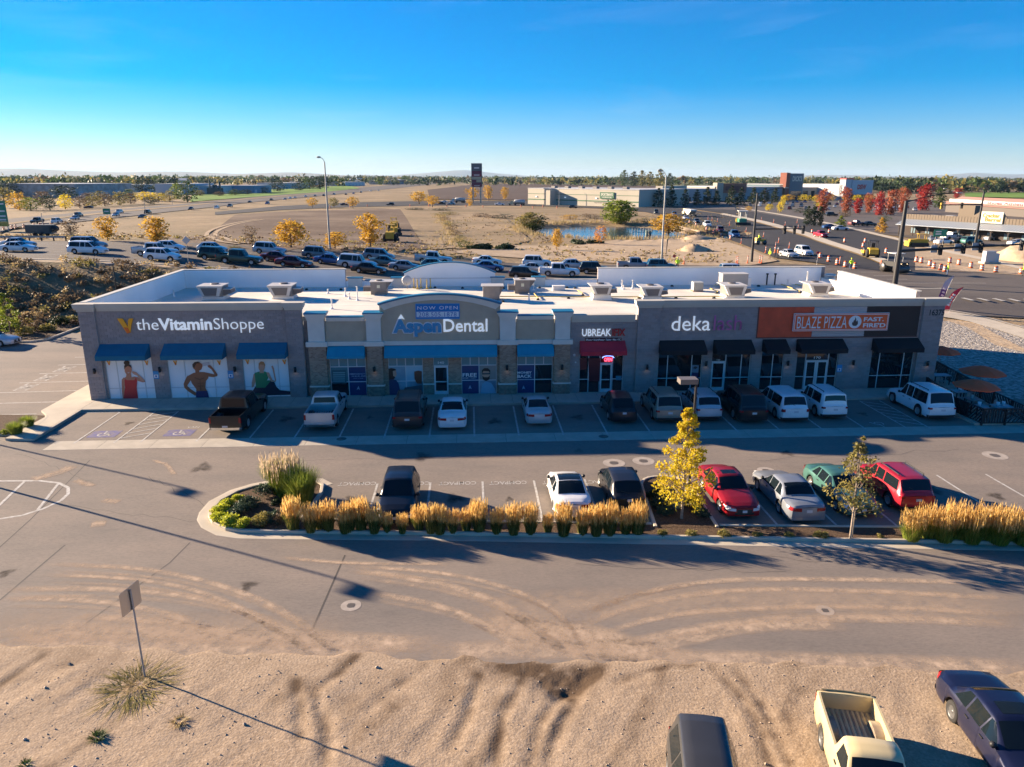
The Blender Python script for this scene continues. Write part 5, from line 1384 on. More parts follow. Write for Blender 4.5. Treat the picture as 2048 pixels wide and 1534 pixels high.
class CarShape:
 def __init__(s,L,W,wb,rw,top,belt,sill=.24,cabin=None,roofw=.74,hoodw=.84,bed=None,xoff=0.0,nose=.80,tail=.84,overf=None):
  s.L,s.W,s.rw,s.top,s.belt,s.sill,s.cabin,s.roofw,s.hoodw,s.bed = L,W,rw,top,belt,sill,cabin,roofw,hoodw,bed
  f = overf if overf else (L - wb) * .46
  s.xf = L / 2 - f; s.xr = s.xf - wb; s.nose,s.tail = nose,tail
 def w(s,x):
  h = s.L / 2; W2 = s.W / 2
  t = 0.0
  if x > h - .75: t = (x - (h - .75)) / .75; return W2 * (1 - (1 - s.nose) * t ** 2.4)
  if x < -h + .6: t = ((-h + .6) - x) / .6; return W2 * (1 - (1 - s.tail) * t ** 2.6)
  return W2
 def zt(s,x): return float(np.interp(x,[p[0] for p in s.top],[p[1] for p in s.top]))
 def zbelt(s,x): return min(float(np.interp(x,[p[0] for p in s.belt],[p[1] for p in s.belt])),s.zt(x) - .015)
 def wt(s,x):
  c = s.cabin   # (windscreen base, header, roof rear, rear glass base)
  a = s.w(x) * s.hoodw; r = s.W / 2 * s.roofw
  if x >= c[0]: return a
  if x >= c[1]: t = (c[0] - x) / max(.01,c[0] - c[1]); return a + (r - a) * t
  if x >= c[2]: return r
  if x >= c[3]: t = (x - c[3]) / max(.01,c[2] - c[3]); return a + (r - a) * t
  return a
 def zb(s,x):
  z = s.sill
  h = s.L / 2
  if x > h - .25: z = s.sill + .02
  for xw in (s.xf,s.xr):
   R = s.rw + .075; d = x - xw
   if abs(d) < R: z = max(z,s.rw + math.sqrt(R * R - d * d) * .98)
  return min(z,s.zbelt(x) - .12)
 def sec(s,x):
  w = s.w(x); zb = s.zb(x); zl = s.zbelt(x); zt = s.zt(x); d = zl - zb; wt = s.wt(x); e = max(.012,zt - zl)
  lo = [(w * .955,zb),(w * .99,zb + .14 * d),(w,zb + .45 * d),(w * .985,zb + .8 * d),(w * .95,zl)]
  if s.bed and s.bed[1] <= x <= s.bed[0]:
   fl = s.bed[2]; wi = w * .95 - .075
   return lo + [(w * .94,zl + .012),(wi,zl + .012),(wi - .01,fl + .03),(wi - .04,fl),(wi * .5,fl),(0,fl)]
  r = min(.065,.4 * e)
  y0 = w * .94
  return lo + [(y0,zl + .05 * e),(y0 + (wt + .012 - y0) * .55,zl + (e - r) * .55),(wt + .008,zt - r),(wt * .9,zt - .25 * r),(wt * .5,zt),(0,zt + .012)]
 def side(s,x,z,off=.006):
  p = s.sec(x)
  for (y0,z0),(y1,z1) in zip(p[:-1],p[1:]):
   if z0 <= z <= z1 or (z1 <= z <= z0): return y0 + (y1 - y0) * ((z - z0) / (z1 - z0) if abs(z1 - z0) > 1e-6 else 0) + off
   if z1 < z0: break
  return (p[0][1] if z < p[0][1] else p[7][0]) * 1.0 + off if z < p[0][1] else p[7][0] + off
 def topz(s,x,y):
  p = s.sec(x)[7:]; y = abs(y)
  for (y0,z0),(y1,z1) in zip(p[:-1],p[1:]):
   if y1 <= y <= y0: return z0 + (z1 - z0) * ((y0 - y) / max(1e-6,y0 - y1))
  return p[0][1]
 def stations(s):
  h = s.L / 2; X = set(np.linspace(-h,h,34))
  for xw in (s.xf,s.xr):
   R = s.rw + .075
   for t in np.linspace(0,math.pi,13): X.add(xw + R * math.cos(t) * .999)
   X.add(xw + R + .004); X.add(xw - R - .004)
  for q in list(s.cabin) + [p[0] for p in s.top]: X.add(q)
  X |= {h - .03,h - .09,h - .18,-h + .03,-h + .09,-h + .18}
  if s.bed: X |= {s.bed[0],s.bed[0] + .006,s.bed[1],s.bed[1] - .006}
  X = sorted(v for v in X if -h - 1e-6 <= v <= h + 1e-6)
  out = [X[0]]
  for v in X[1:]:
   if v - out[-1] > .0025: out.append(v)
  return out
 def body(s):
  mb = MB(); rows = []
  for x in s.stations():
   p = s.sec(x); rows.append([(x,y,z) for y,z in p] + [(x,-y,z) for y,z in p[-2::-1]])
  mb.grid(rows,0,True)
  for sg in (1,-1):   # bumpers: bulged end caps
   x = sg * s.L / 2; w = s.w(x); z0 = s.zb(x); z1 = s.zt(x); R = []
   for z in np.linspace(z0,z1,7):
    t = (z - z0) / (z1 - z0)
    R.append([(x + sg * (.075 * (1 - (u) ** 2) * (1 - .5 * max(0,t - .5) * 2) * (.55 + .45 * min(1,t * 3))),u * w * (1 - .03 * t),z) for u in np.linspace(-1,1,9)])
   mb.grid(R,0,True)
  return mb
 def front(s,sg,u,z,off=.01):
  """point on the bulged end; u in -1..1, |u|>1 wraps to the flank"""
  x = sg * s.L / 2; w = s.w(x); z0 = s.zb(x); z1 = s.zt(x)
  if abs(u) <= 1:
   t = min(1,max(0,(z - z0) / (z1 - z0)))
   return (x + sg * (.075 * (1 - u * u) * (1 - max(0,t - .5)) * (.55 + .45 * min(1,t * 3)) + off),u * w,z)
  xx = x - sg * (abs(u) - 1) * .5
  return (xx,math.copysign(s.side(xx,z,off),u),z)
 def endpatch(s,sg,u0,u1,z0,z1,n=8,m=3,z0b=None,z1b=None,off=.012):
  mb = MB(); R = []
  for i in range(n + 1):
   t = i / n; u = u0 + (u1 - u0) * t
   a = z0 + ((z0b if z0b is not None else z0) - z0) * t; b = z1 + ((z1b if z1b is not None else z1) - z1) * t
   R.append([s.front(sg,u,a + (b - a) * j / m,off) for j in range(m + 1)])
  mb.grid(R,0,True); return mb
 def sidepatch(s,q,sg,n=8,m=4,off=.006):
  """q: corners (x,z) lower rear, lower front, upper front, upper rear"""
  mb = MB(); R = []
  for i in range(n + 1):
   t = i / n; lo = [q[0][k] + (q[1][k] - q[0][k]) * t for k in (0,1)]; hi = [q[3][k] + (q[2][k] - q[3][k]) * t for k in (0,1)]
   row = []
   for j in range(m + 1):
    r = j / m; x = lo[0] + (hi[0] - lo[0]) * r; z = lo[1] + (hi[1] - lo[1]) * r
    row.append((x,sg * s.side(x,z,off),z))
   R.append(row)
  mb.grid(R,0,True); return mb
 def toppatch(s,x0,x1,k0,k1,n=6,m=10,off=.007):
  """glass on the sloping top between x0 and x1, half width as part of wt"""
  mb = MB(); R = []
  for i in range(n + 1):
   t = i / n; x = x0 + (x1 - x0) * t; k = k0 + (k1 - k0) * t; row = []
   dzdx = (s.zt(x + .02) - s.zt(x - .02)) / .04; nn = Vector((-dzdx,0,1)).normalized() * off
   for j in range(m + 1):
    y = s.wt(x) * k * (2 * j / m - 1); row.append((x + nn.x,y,s.topz(x,y) + nn.z))
   R.append(row)
  mb.grid(R,0,True); return mb

def mk_shapes():
 D = {}
 # name: shape, window list, flags
 def sedan(L=4.75,W=1.80,H=1.44,coupe=False,old=False):
  h = L / 2; c = (.95,.30,-.85 if not coupe else -.65,-1.55 if not coupe else -1.5)
  top = [(-h,.84),(-h + .08,.93),(-h + .35,.985),(c[3],1.0),(c[2] - .25,H - .12),(c[2],H - .03),(-.3,H),(c[1] - .12,H - .025),(c[1],H - .07),(c[0],.96),(h - .75,.86),(h - .3,.76),(h - .1,.69),(h,.62)]
  s = CarShape(L,W,2.72,.325,top,[(-h,.78),(-1.6,.93),(.9,.88),(h - .5,.70),(h,.56)],.23,c,.70,.82)
  win = [((-.62,.925),(.05,.91),(.12,H - .12),(-.60,H - .10)),((.12,.91),(.82,.90),(.34,H - .14),(.18,H - .125)),((-1.28,.945),(-.70,.93),(-.68,H - .105),(-.92,H - .13))]
  if coupe: win = [((-.35,.93),(.80,.90),(.32,H - .14),(-.35,H - .1)),((-1.1,.95),(-.43,.93),(-.42,H - .1),(-.7,H - .12))]
  return s,win,dict(doors=[(-.66,.08),(.10,.92)] if not coupe else [(-.4,.92)],sunroof=False,kind='sedan')
 def suv(L=4.8,W=1.92,H=1.80,rack=True,rw=.37,van=False,boxy=False):
  h = L / 2; c = (.95,.45,-h + .45,-h + .12) if not van else (1.35,.62,-h + .45,-h + .14)
  if boxy: c = (.80,.48,-h + .22,-h + .08)
  hz = 1.10 if not van else 1.0
  top = [(-h,.95),(-h + .05,1.02),(c[3],1.08),(c[2],H - .05),(c[2] + .3,H - .01),(-.4,H),(c[1] - .15,H - .02),(c[1],H - .07),(c[0],hz),(h - .6,hz - .1),(h - .25,hz - .2),(h - .08,hz - .32),(h,hz - .42)]
  if van: top[-5:] = [(c[0],hz + .02),(h - .45,.88),(h - .2,.76),(h - .06,.66),(h,.58)]
  bl = 1.04 if not van else .98
  s = CarShape(L,W,L * .595,rw,top,[(-h,.93),(-1.5,bl),(.9,bl - .04),(h - .5,bl - .22),(h,.6)],.28 if not van else .22,c,.78 if not van else .76,.86,nose=.86,tail=.9)
  zt,zb = H - .13,bl + .03
  win = [((-.55,zb),(.10,zb - .01),(.10,zt),(-.52,zt)),((.18,zb - .01),(c[0] - .12,zb - .02),(c[1] - .02,zt - .02),(.18,zt)),((-h + .42,zb + .01),(-.63,zb),(-.60,zt),(-h + .55,zt))]
  return s,win,dict(doors=[(-.6,.13),(.15,c[0] - .02)],rack=rack,kind='suv',tailz=(.82,1.3) if not van else (.75,1.15))
 def hatch(L=4.2,W=1.78,H=1.52):
  h = L / 2; c = (.98,.35,-h + .75,-h + .18)
  top = [(-h,.82),(-h + .06,.92),(c[3],1.0),(c[2],H - .08),(-.6,H - .01),(-.2,H),(c[1] - .1,H - .03),(c[1],H - .07),(c[0],.99),(h - .55,.88),(h - .22,.77),(h - .08,.67),(h,.58)]
  s = CarShape(L,W,2.55,.32,top,[(-h,.80),(-1.3,.97),(.9,.90),(h - .5,.72),(h,.55)],.22,c,.72,.84)
  zt = H - .12
  win = [((-.6,.98),(.05,.95),(.08,zt),(-.58,zt)),((.12,.95),(.84,.93),(.36,zt - .02),(.16,zt)),((-1.3,1.0),(-.68,.985),(-.66,zt),(-1.0,zt - .03))]
  return s,win,dict(doors=[(-.62,.08),(.1,.92)],kind='hatch',tailz=(.80,1.06))
 def pickup(L=5.75,W=1.95,H=1.86,ext=1.0,old=False,rw=.39):
  h = L / 2; xc = -.15 - ext * .55
  c = (1.0,.55,xc + .12,xc + .03)
  hz = 1.14 if not old else 1.02
  rail = 1.22 if not old else 1.12
  top = [(-h,rail),(xc - .004,rail),(xc + .03,rail + .02),(xc + .12,H - .05),(xc + .35,H - .005),(.2,H),(c[1] - .1,H - .02),(c[1],H - .07),(c[0],hz),(h - .5,hz - .06),(h - .15,hz - .13),(h - .04,hz - .22),(h,hz - .34)]
  s = CarShape(L,W,L * .605,rw,top,[(-h,rail - .02),(xc,rail - .02),(c[0],hz - .06),(h - .5,hz - .14),(h,.72)],.34 if not old else .3,c,.76,.90,bed=(xc - .01,-h + .07,.72 if not old else .62),nose=.9,tail=.97)
  zt = H - .14; zb = hz + .02
  if ext > .6: win = [((xc + .30,zb + .03),(.10,zb + .01),(.10,zt),(xc + .36,zt)),((.18,zb + .01),(c[0] - .12,zb - .02),(c[1] - .03,zt - .02),(.18,zt))]; doors = [(xc + .25,.13),(.15,c[0])]
  else: win = [((xc + .28,zb + .03),(c[0] - .14,zb - .02),(c[1] - .04,zt - .02),(xc + .32,zt))]; doors = [(xc + .25,c[0])]
  return s,win,dict(doors=doors,kind='pickup',xc=xc,rail=rail,H=H)
 D['sedan'] = sedan(); D['coupe'] = sedan(4.55,1.74,1.36,True); D['bigsedan'] = sedan(4.95,1.86,1.45); D['smallsedan'] = sedan(4.5,1.73,1.42)
 D['tc'] = sedan(4.42,1.76,1.42,True)
 D['suv'] = suv(); D['bigsuv'] = suv(5.15,2.0,1.9,rw=.40); D['jeep'] = suv(4.5,1.86,1.80,boxy=True,rw=.37); D['smallsuv'] = suv(4.45,1.82,1.68,rw=.35); D['longsuv'] = suv(5.55,2.0,1.92,rw=.40)
 D['oldjeep'] = suv(4.25,1.76,1.64,boxy=True,rw=.36,rack=False); D['oldjeep'][0].roofw = .68
 D['van'] = suv(4.95,1.93,1.74,van=True,rack=False,rw=.34); D['hatch'] = hatch(); D['cross'] = hatch(4.4,1.82,1.62)
 D['pickup'] = pickup(5.85,2.0,1.92,1.9); D['oldpickup'] = pickup(5.5,1.93,1.78,1.15,rw=.36); D['minipickup'] = pickup(4.75,1.68,1.58,.15,True,rw=.33); D['crew'] = pickup(5.9,2.02,1.95,2.1,rw=.41)
 return D
SHAPES = mk_shapes()
_wheel = {}
def wheel_meshes(r,wdt,steel):
 k = (r,wdt,steel)
 if k in _wheel: return _wheel[k]
 t = MB(); hw = wdt / 2
 t.lathe([(r * .62,-hw),(r * .90,-hw),(r * .985,-hw * .7),(r,-hw * .3),(r,hw * .3),(r * .985,hw * .7),(r * .90,hw),(r * .62,hw)],axis='Y',n=24)
 m = MB(); m.lathe([(.001,hw * .72),(r * .12,hw * .78),(r * .16,hw * .62),(r * .2,hw * .55)],axis='Y',n=16)
 m.lathe([(r * .54,hw * .55),(r * .60,hw * .97),(r * .645,hw * .97)],axis='Y',n=24)
 for i in range(5 if not steel else 10):
  a = 2 * math.pi * i / (5 if not steel else 10); c,s = math.cos(a),math.sin(a); b = .085 * r / .33
  if steel: b = .05
  P = [(r * .15,-b,hw * .6),(r * .15,b,hw * .6),(r * .58,b * .8,hw * .74),(r * .58,-b * .8,hw * .74)]
  vs = [(x * c - y * s,z,x * s + y * c) for x,y,z in P] + [(x * c - y * s,z - .03,x * s + y * c) for x,y,z in P]
  m.add(vs,[(0,1,2,3),(4,5,6,7),(0,1,5,4),(1,2,6,5),(2,3,7,6),(3,0,4,7)])
 d = MB(); d.lathe([(.001,hw * .25),(r * .56,hw * .25)],axis='Y',n=18)
 ms = [t.mesh('wheel',M_tyre),m.mesh('rim',M_rim2 if steel else M_rim),d.mesh('brake_disc',M_under)]
 for q in ms: fixn(q)
 _wheel[k] = ms; return ms
_cm = {}
def car_parts(model,lod):
 """shared meshes: list of (name, mesh, role, parent index or None)"""
 key = (model,lod)
 if key in _cm: return _cm[key]
 s,win,fl = SHAPES[model]; out = []
 def add(nm,mb,mt,role='fix',parent=None):
  me = mb.mesh(nm,mt); fixn(me); out.append((nm,me,role,parent)); return len(out) - 1
 h = s.L / 2
 add('body',s.body(),pnt('silver'),'paint'); out[0][1].set_sharp_from_angle(angle=rad(38))
 u = MB(); u.b2(-h + .12,h - .12,-s.W * .385,s.W * .385,s.sill - .06,s.belt[1][1] - .35 if not s.bed else .6)
 add('underbody',u,M_under)
 c = s.cabin
 add('windscreen',s.toppatch(c[0] - .03,c[1] + .02,.90,.92),M_cglass)
 if fl['kind'] == 'pickup':
  xc = fl['xc']; mb = MB(); w = s.W / 2 * s.roofw * .88
  mb.quad((xc + .035,w * 1.08,fl['rail'] + .08),(xc + .035,-w * 1.08,fl['rail'] + .08),(xc + .098,-w,fl['H'] - .14),(xc + .098,w,fl['H'] - .14))
  mb.v = [(x - .018,y,z) for x,y,z in mb.v]; add('rear_window',mb,M_cglass)
 else:
  add('rear_window',s.toppatch(c[2] - .02,c[3] + (.08 if fl['kind'] == 'sedan' else .05),.90,.92 if fl['kind'] == 'sedan' else .96),M_cglass)
 for sg in (1,-1):
  for q in win: add('side_window',s.sidepatch(q,sg,off=.007),M_cglass)
 zf = s.zt(h)
 z1f = s.zt(h - .06)
 # lamps
 for sg in (1,-1):
  if fl['kind'] in ('pickup',):
   add('headlight',s.endpatch(1,sg * .62,sg * 1.12,zf - .22,zf - .03),M_head); add('tail_light',s.endpatch(-1,sg * .86,sg * 1.12,.78,1.12,4),M_tail)
  else:
   add('headlight',s.endpatch(1,sg * .56,sg * 1.55,zf - .13,zf + .0,z0b=zf - .08,z1b=zf + .055),M_head)
   if fl['kind'] == 'sedan': add('tail_light',s.endpatch(-1,sg * .45,sg * 1.45,.66,.82,z0b=.70,z1b=.84),M_tail)
   else: z = fl.get('tailz',(.8,1.1)); add('tail_light',s.endpatch(-1,sg * .80,sg * 1.3,z[0],min(z[1],s.zt(-h) - .01),5),M_tail)
 add('grille',s.endpatch(1,-.5,.5,zf - .2,zf - .035),M_trim)
 if lod == 0:
  add('lower_grille',s.endpatch(1,-.62,.62,s.sill + .08,s.sill + .2),M_trim)
  add('number_plate',s.endpatch(-1,-.17,.17,.62 if fl['kind'] == 'sedan' else (.70 if fl['kind'] != 'pickup' else .52),.75 if fl['kind'] == 'sedan' else (.83 if fl['kind'] != 'pickup' else .64),4,2,off=.022),M_plate)
  add('rear_bumper',s.endpatch(-1,-1.3,1.3,s.sill + .0,s.sill + .16,16,2,off=.02),M_trim if fl['kind'] in ('suv','van') else (M_chrome if fl['kind'] == 'pickup' else pnt('silver')),'fix' if fl['kind'] in ('suv','pickup') else 'paint')
  if fl['kind'] == 'pickup':
   add('tailgate',s.endpatch(-1,-.82,.82,.66,1.17,6,3,off=.016),pnt('silver'),'paint'); add('front_plate',s.endpatch(1,-.17,.17,.45,.57,4,2,off=.022),M_plate)
   mb = MB(); fz = s.bed[2]; wi = s.W / 2 * .95 - .10
   for k in range(11): y = -wi * .95 + 1.9 * wi * k / 10; mb.b2(s.bed[1] + .03,s.bed[0] - .03,y - .03,y + .03,fz,fz + .018)
   for sg in (1,-1):
    n = 10; R = []
    for i in range(n + 1):
     t = math.pi * i / n; R.append([(s.xr + .42 * math.cos(t),sg * (wi + .03),fz + .30 * math.sin(t) ** .6),(s.xr + .42 * math.cos(t),sg * (wi - .22),fz + .28 * math.sin(t) ** .6)])
    mb.grid(R); mb.add([r[1] for r in R],[tuple(range(n + 1))])
   add('bed_liner',mb,pnt('silver'),'bed')
  else:
   add('front_plate',s.endpatch(1,-.15,.15,s.sill + .2,s.sill + .31,4,2,off=.024),M_plate)
  for sg in (1,-1):
   for (a,b) in fl['doors']:
    zl = s.zbelt((a + b) / 2) - .01
    di = add('door',s.sidepatch(((a + .01,s.sill + .09),(b - .01,s.sill + .09),(b - .01,zl),(a + .01,zl)),sg,8,6,.0045),pnt('silver'),'paint')
    mb = MB(); zz = zl - .10; xx = a + .13; y = s.side(xx,zz,.02); mb.box((xx + .02,sg * y,zz),(.17,.03,.03)); add('handle',mb,M_trim,'fix',di)
   xm = fl['doors'][-1][1] - .12; zm = s.zbelt(xm) + .10; ym = s.side(xm,zm - .05,.11)
   mb = MB(); mb.lathe([(.001,-.10),(.06,-.085),(.085,-.02),(.08,.04),(.001,.06)],(xm,sg * ym,zm),'X',10); mb.tube((xm,sg * (ym - .12),zm - .06),(xm,sg * ym,zm - .02),.025,n=6)
   add('mirror',mb,M_trim)
   if fl.get('rack'):
    mb = MB(); zr = s.zt(-.3) + .02; y = sg * s.W / 2 * s.roofw * .86; x0,x1 = c[1] - .3,c[2] + .35
    mb.tube((x0,y,zr + .03),(x1,y,zr + .03),.022,n=6)
    for xx in (x0,x1,(x0 + x1) / 2): mb.tube((xx,y,zr - .05),(xx,y,zr + .03),.022,n=6)
    add('roof_rail',mb,M_trim)
  if fl['kind'] in ('suv','hatch'):
   mb = MB(); mb.tube((-h + .16,0,1.12 if fl['kind'] == 'suv' else 1.03),(-h + .24,.38,1.30 if fl['kind'] == 'suv' else 1.12),.012,n=5); add('wiper',mb,M_trim)
 _cm[key] = out
 return out
def car(model,loc,rz,color,label,cat='car',group=None,lod=0,steel=False,pitch=0.0,name=None,bed=None):
 s,win,fl = SHAPES[model]
 nm = name or {'pickup': 'pickup_truck','suv': 'suv','sedan': 'sedan','hatch': 'hatchback'}[fl['kind']]
 e = empty(nm,loc,rz,label,cat,group)
 if pitch: e.rotation_euler = (0,-pitch,rz)
 p = pnt(color); objs = []
 for (pn,me,role,par) in car_parts(model,lod):
  o = bpy.data.objects.new(pn,me); col.objects.link(o); o.parent = e if par is None else objs[par]
  if role == 'paint' or role == 'bed':
   o.material_slots[0].link = 'OBJECT'; o.material_slots[0].material = p if role == 'paint' else (bed or M_bedliner)
  objs.append(o)
 tm,rm,dm = wheel_meshes(s.rw,.23 if s.rw > .35 else .2,steel)
 for x in (s.xf,s.xr):
  for sg in (1,-1):
   o = bpy.data.objects.new('wheel',tm); col.objects.link(o); o.parent = e; o.location = (x,sg * (s.W / 2 - .125),s.rw); o.rotation_euler = (0,0,0 if sg > 0 else math.pi)
   r = bpy.data.objects.new('rim',rm); col.objects.link(r); r.parent = o
   if lod == 0:
    r = bpy.data.objects.new('brake_disc',dm); col.objects.link(r); r.parent = o
 return e
def tiny_mesh(model):
 """one small mesh with paint, glass and tyres for cars a few pixels long"""
 key = ('tiny',model)
 if key in _cm: return _cm[key]
 s,win,fl = SHAPES[model]; mb = s.body(); c = s.cabin
 def put(o,m): mb.add(o.v,o.f,m,True)
 put(s.toppatch(c[0] - .03,c[1] + .02,.9,.92,2,3,.012),1)
 if fl['kind'] != 'pickup': put(s.toppatch(c[2] - .02,c[3] + .06,.9,.93,2,3,.012),1)
 for sg in (1,-1):
  for q in win: put(s.sidepatch(q,sg,2,1,.015),1)
  for x in (s.xf,s.xr): mb.lathe([(.001,.02),(s.rw,.02),(s.rw,-.2),(.001,-.2)] if sg > 0 else [(.001,-.02),(s.rw,-.02),(s.rw,.2),(.001,.2)],(x,sg * (s.W / 2),s.rw),'Y',12,2)
 h = s.L / 2; mb.b2(-h + .12,h - .12,-s.W * .38,s.W * .38,s.sill - .06,.6,2)
 me = mb.mesh('car',[pnt('silver'),M_cglass,M_tyre]); fixn(me); me.set_sharp_from_angle(angle=rad(38)); _cm[key] = me
 return me
def tiny(model,loc,rz,color,label,group,cat='car',name='far_car',pitch=0.0):
 o = bpy.data.objects.new(name,tiny_mesh(model)); col.objects.link(o); o.location = loc; o.rotation_euler = (0,-pitch,rz)
 o.material_slots[0].link = 'OBJECT'; o.material_slots[0].material = pnt(color)
 return tag(o,label,cat,group)

FG = 'vehicles parked in front of the shops'
UP = BA + math.pi / 2      # nose towards the shops
# (model, building x, building y of centre, colour, heading offset, label)
for (m,x,y,c,dh,lb,kw) in (
 ('crew',11.75,-4.75,'black',-.03,'black crew cab pickup with open bed before the green woman window',{}),
 ('oldpickup',17.3,-4.6,'silver',0,'silver white pickup with open bed beside the left dental pier',{}),
 ('bigsuv',22.75,-4.9,'brown',0,'dark brown large SUV before the dental photo window',{}),
 ('bigsedan',25.55,-5.05,'white',0,'white sedan parked before the dental door',{}),
 ('coupe',31.1,-4.75,'silver',0,'silver two door coupe with spoiler lip before the MONEY BACK window',{}),
 ('cross',36.6,-4.7,'charcoal',0,'dark compact hatchback before the phone repair door',{}),
 ('suv',39.55,-4.6,'tan',0,'tan SUV with roof rails before the left deka pilaster',{}),
 ('smallsuv',42.2,-4.6,'silver',0,'small pale silver SUV before the first deka window',{}),
 ('bigsuv',44.95,-4.75,'black',0,'black large SUV parked beside the white minivan',{}),
 ('van',47.75,-4.7,'white',0,'white minivan with grey lower bumper between black and white SUVs',{'name': 'minivan'}),
 ('jeep',50.55,-4.55,'white',0,'white boxy SUV before the pizza shop double doors',{}),
 ('bigsuv',57.5,-4.75,'white',0,'white large SUV by the hatched aisle next to the patio',{})):
 car(m,L2W(x,y),UP + dh,c,lb,'truck' if 'pickup' in m or m == 'crew' else 'car',FG,**kw)
MG = 'vehicles in the middle parking row'
DN = BA - math.pi / 2
for (m,x,y,c,a,lb) in (
 ('cross',23.25,-18.55,'black',DN,'black rounded hatchback alone in the left middle stalls, facing the grass hedge'),
 ('tc',31.45,-18.35,'white',UP,'white coupe with black glass roof behind the grass hedge'),
 ('hatch',34.15,-17.95,'charcoal',UP,'dark purple black hatchback beside the tree island'),
 ('sedan',39.35,-18.55,'red',DN,'bright red sedan facing the road beside the yellow tree'),
 ('bigsedan',42.15,-19.0,'steel',UP,'silver sedan with sunroof beside the red sedan'),
 ('sedan',44.95,-18.7,'green',DN,'green sedan behind the thin young tree'),
 ('smallsuv',47.75,-18.5,'crimson',UP,'red SUV with roof rails behind the right grass hedge')):
 car(m,L2W(x,y),a,c,lb,'car',MG)
def roof_panel(px_car_label,mt,x0,x1,k):
 pass
for o in list(col.objects):
 lb = o.get('label','')
 if lb.startswith('bright red sedan') or lb.startswith('silver sedan with sunroof'):
  s = SHAPES['sedan' if 'red' in lb else 'bigsedan'][0]; s.toppatch(.12,-.32,.55,.55,4,6,.008).build('sunroof',M_cglass,o)
 if lb.startswith('white coupe with black'):
  s = SHAPES['tc'][0]; s.toppatch(.22,-.62,.88,.88,5,8,.008).build('glass_roof',M_cglass,o)
# foreground: on the dirt
def on_dirt(x,y): return (x,y,max(dz(x,y),dz(x + .8,y + 1),dz(x - .8,y - 1)) - .015)
e = car('oldjeep',on_dirt(4.8,14.75),rad(-98),'dusty','faded black SUV cut off at the bottom edge of the dirt lot','car','vehicles on the dirt lot',steel=False)
mb = MB(); mb.tube((.75,-.72,1.1),(.55,-.82,2.0),.008,n=5); mb.build('antenna',M_trim,e)
M_creambed = mat('worn cream bed',(.34,.29,.2),.7,c2=(.2,.15,.11),vscale=3)
e = car('minipickup',on_dirt(9.18,15.72),rad(-100.3),'cream','old cream single cab pickup with empty ribbed bed on the dirt','truck','vehicles on the dirt lot',steel=True,bed=M_creambed)
e = car('bigsedan',on_dirt(13.68,16.95),rad(-94),'navy','dusty navy blue sedan with sunroof on the dirt','car','vehicles on the dirt lot',steel=True)
SHAPES['bigsedan'][0].toppatch(.12,-.35,.6,.6,4,6,.008).build('sunroof',M_cglass,e)
p = G(-18,690); car('bigsedan',(p[0],p[1],0),rad(0),'silver','silver sedan cut off by the left edge behind the lot','car')
# ================================================================ PLANTS
def c_(r,g,b): return (r,g,b,1)
LM = dict(
 yellow=leafmat('leaf yellow',[c_(.30,.28,.03),c_(.60,.46,.025),c_(.74,.55,.03),c_(.42,.42,.05)],.45),
 amber=leafmat('leaf amber',[c_(.36,.21,.03),c_(.55,.33,.04),c_(.66,.42,.06)],.4),
 orange=leafmat('leaf orange',[c_(.45,.16,.03),c_(.60,.26,.04),c_(.5,.3,.06)],.4),
 olive=leafmat('leaf olive',[c_(.12,.115,.035),c_(.23,.20,.06),c_(.38,.30,.07)],.35),
 green=leafmat('leaf green',[c_(.035,.06,.015),c_(.07,.11,.025),c_(.12,.15,.035)],.3),
 lime=leafmat('leaf lime',[c_(.10,.15,.02),c_(.20,.25,.03),c_(.30,.32,.05)],.4),
 dark=leafmat('leaf dark',[c_(.016,.032,.013),c_(.03,.05,.02),c_(.05,.075,.028)],.2),
 blue=leafmat('leaf blue green',[c_(.035,.06,.035),c_(.065,.10,.06),c_(.09,.12,.07)],.2),
 red=leafmat('leaf red',[c_(.20,.02,.02),c_(.36,.03,.03),c_(.45,.06,.04)],.35),
 rust=leafmat('leaf rust',[c_(.22,.06,.03),c_(.38,.10,.05),c_(.42,.16,.07)],.35),
 brown=leafmat('leaf brown',[c_(.10,.065,.035),c_(.19,.13,.07),c_(.26,.19,.11)],.25),
 tan=leafmat('plume tan',[c_(.50,.31,.09),c_(.74,.48,.15),c_(.86,.62,.25)],.45),
 straw=leafmat('straw',[c_(.34,.24,.11),c_(.48,.36,.18),c_(.30,.25,.10)],.35),
 blade=leafmat('grass blade',[c_(.06,.085,.018),c_(.13,.15,.03),c_(.24,.22,.06)],.35),
 lush=leafmat('lush blade',[c_(.11,.17,.025),c_(.22,.28,.04),c_(.36,.38,.07)],.4),
 chart=leafmat('chartreuse blade',[c_(.30,.36,.02),c_(.46,.48,.04),c_(.60,.56,.08)],.4),
 pink=leafmat('plume pink',[c_(.42,.32,.20),c_(.56,.43,.30),c_(.50,.40,.24)],.45))
M_bark = mat('bark',(.14,.10,.075),.9,var=.25,vscale=9); M_bark2 = mat('pale bark',(.30,.24,.18),.9,var=.2,vscale=9)

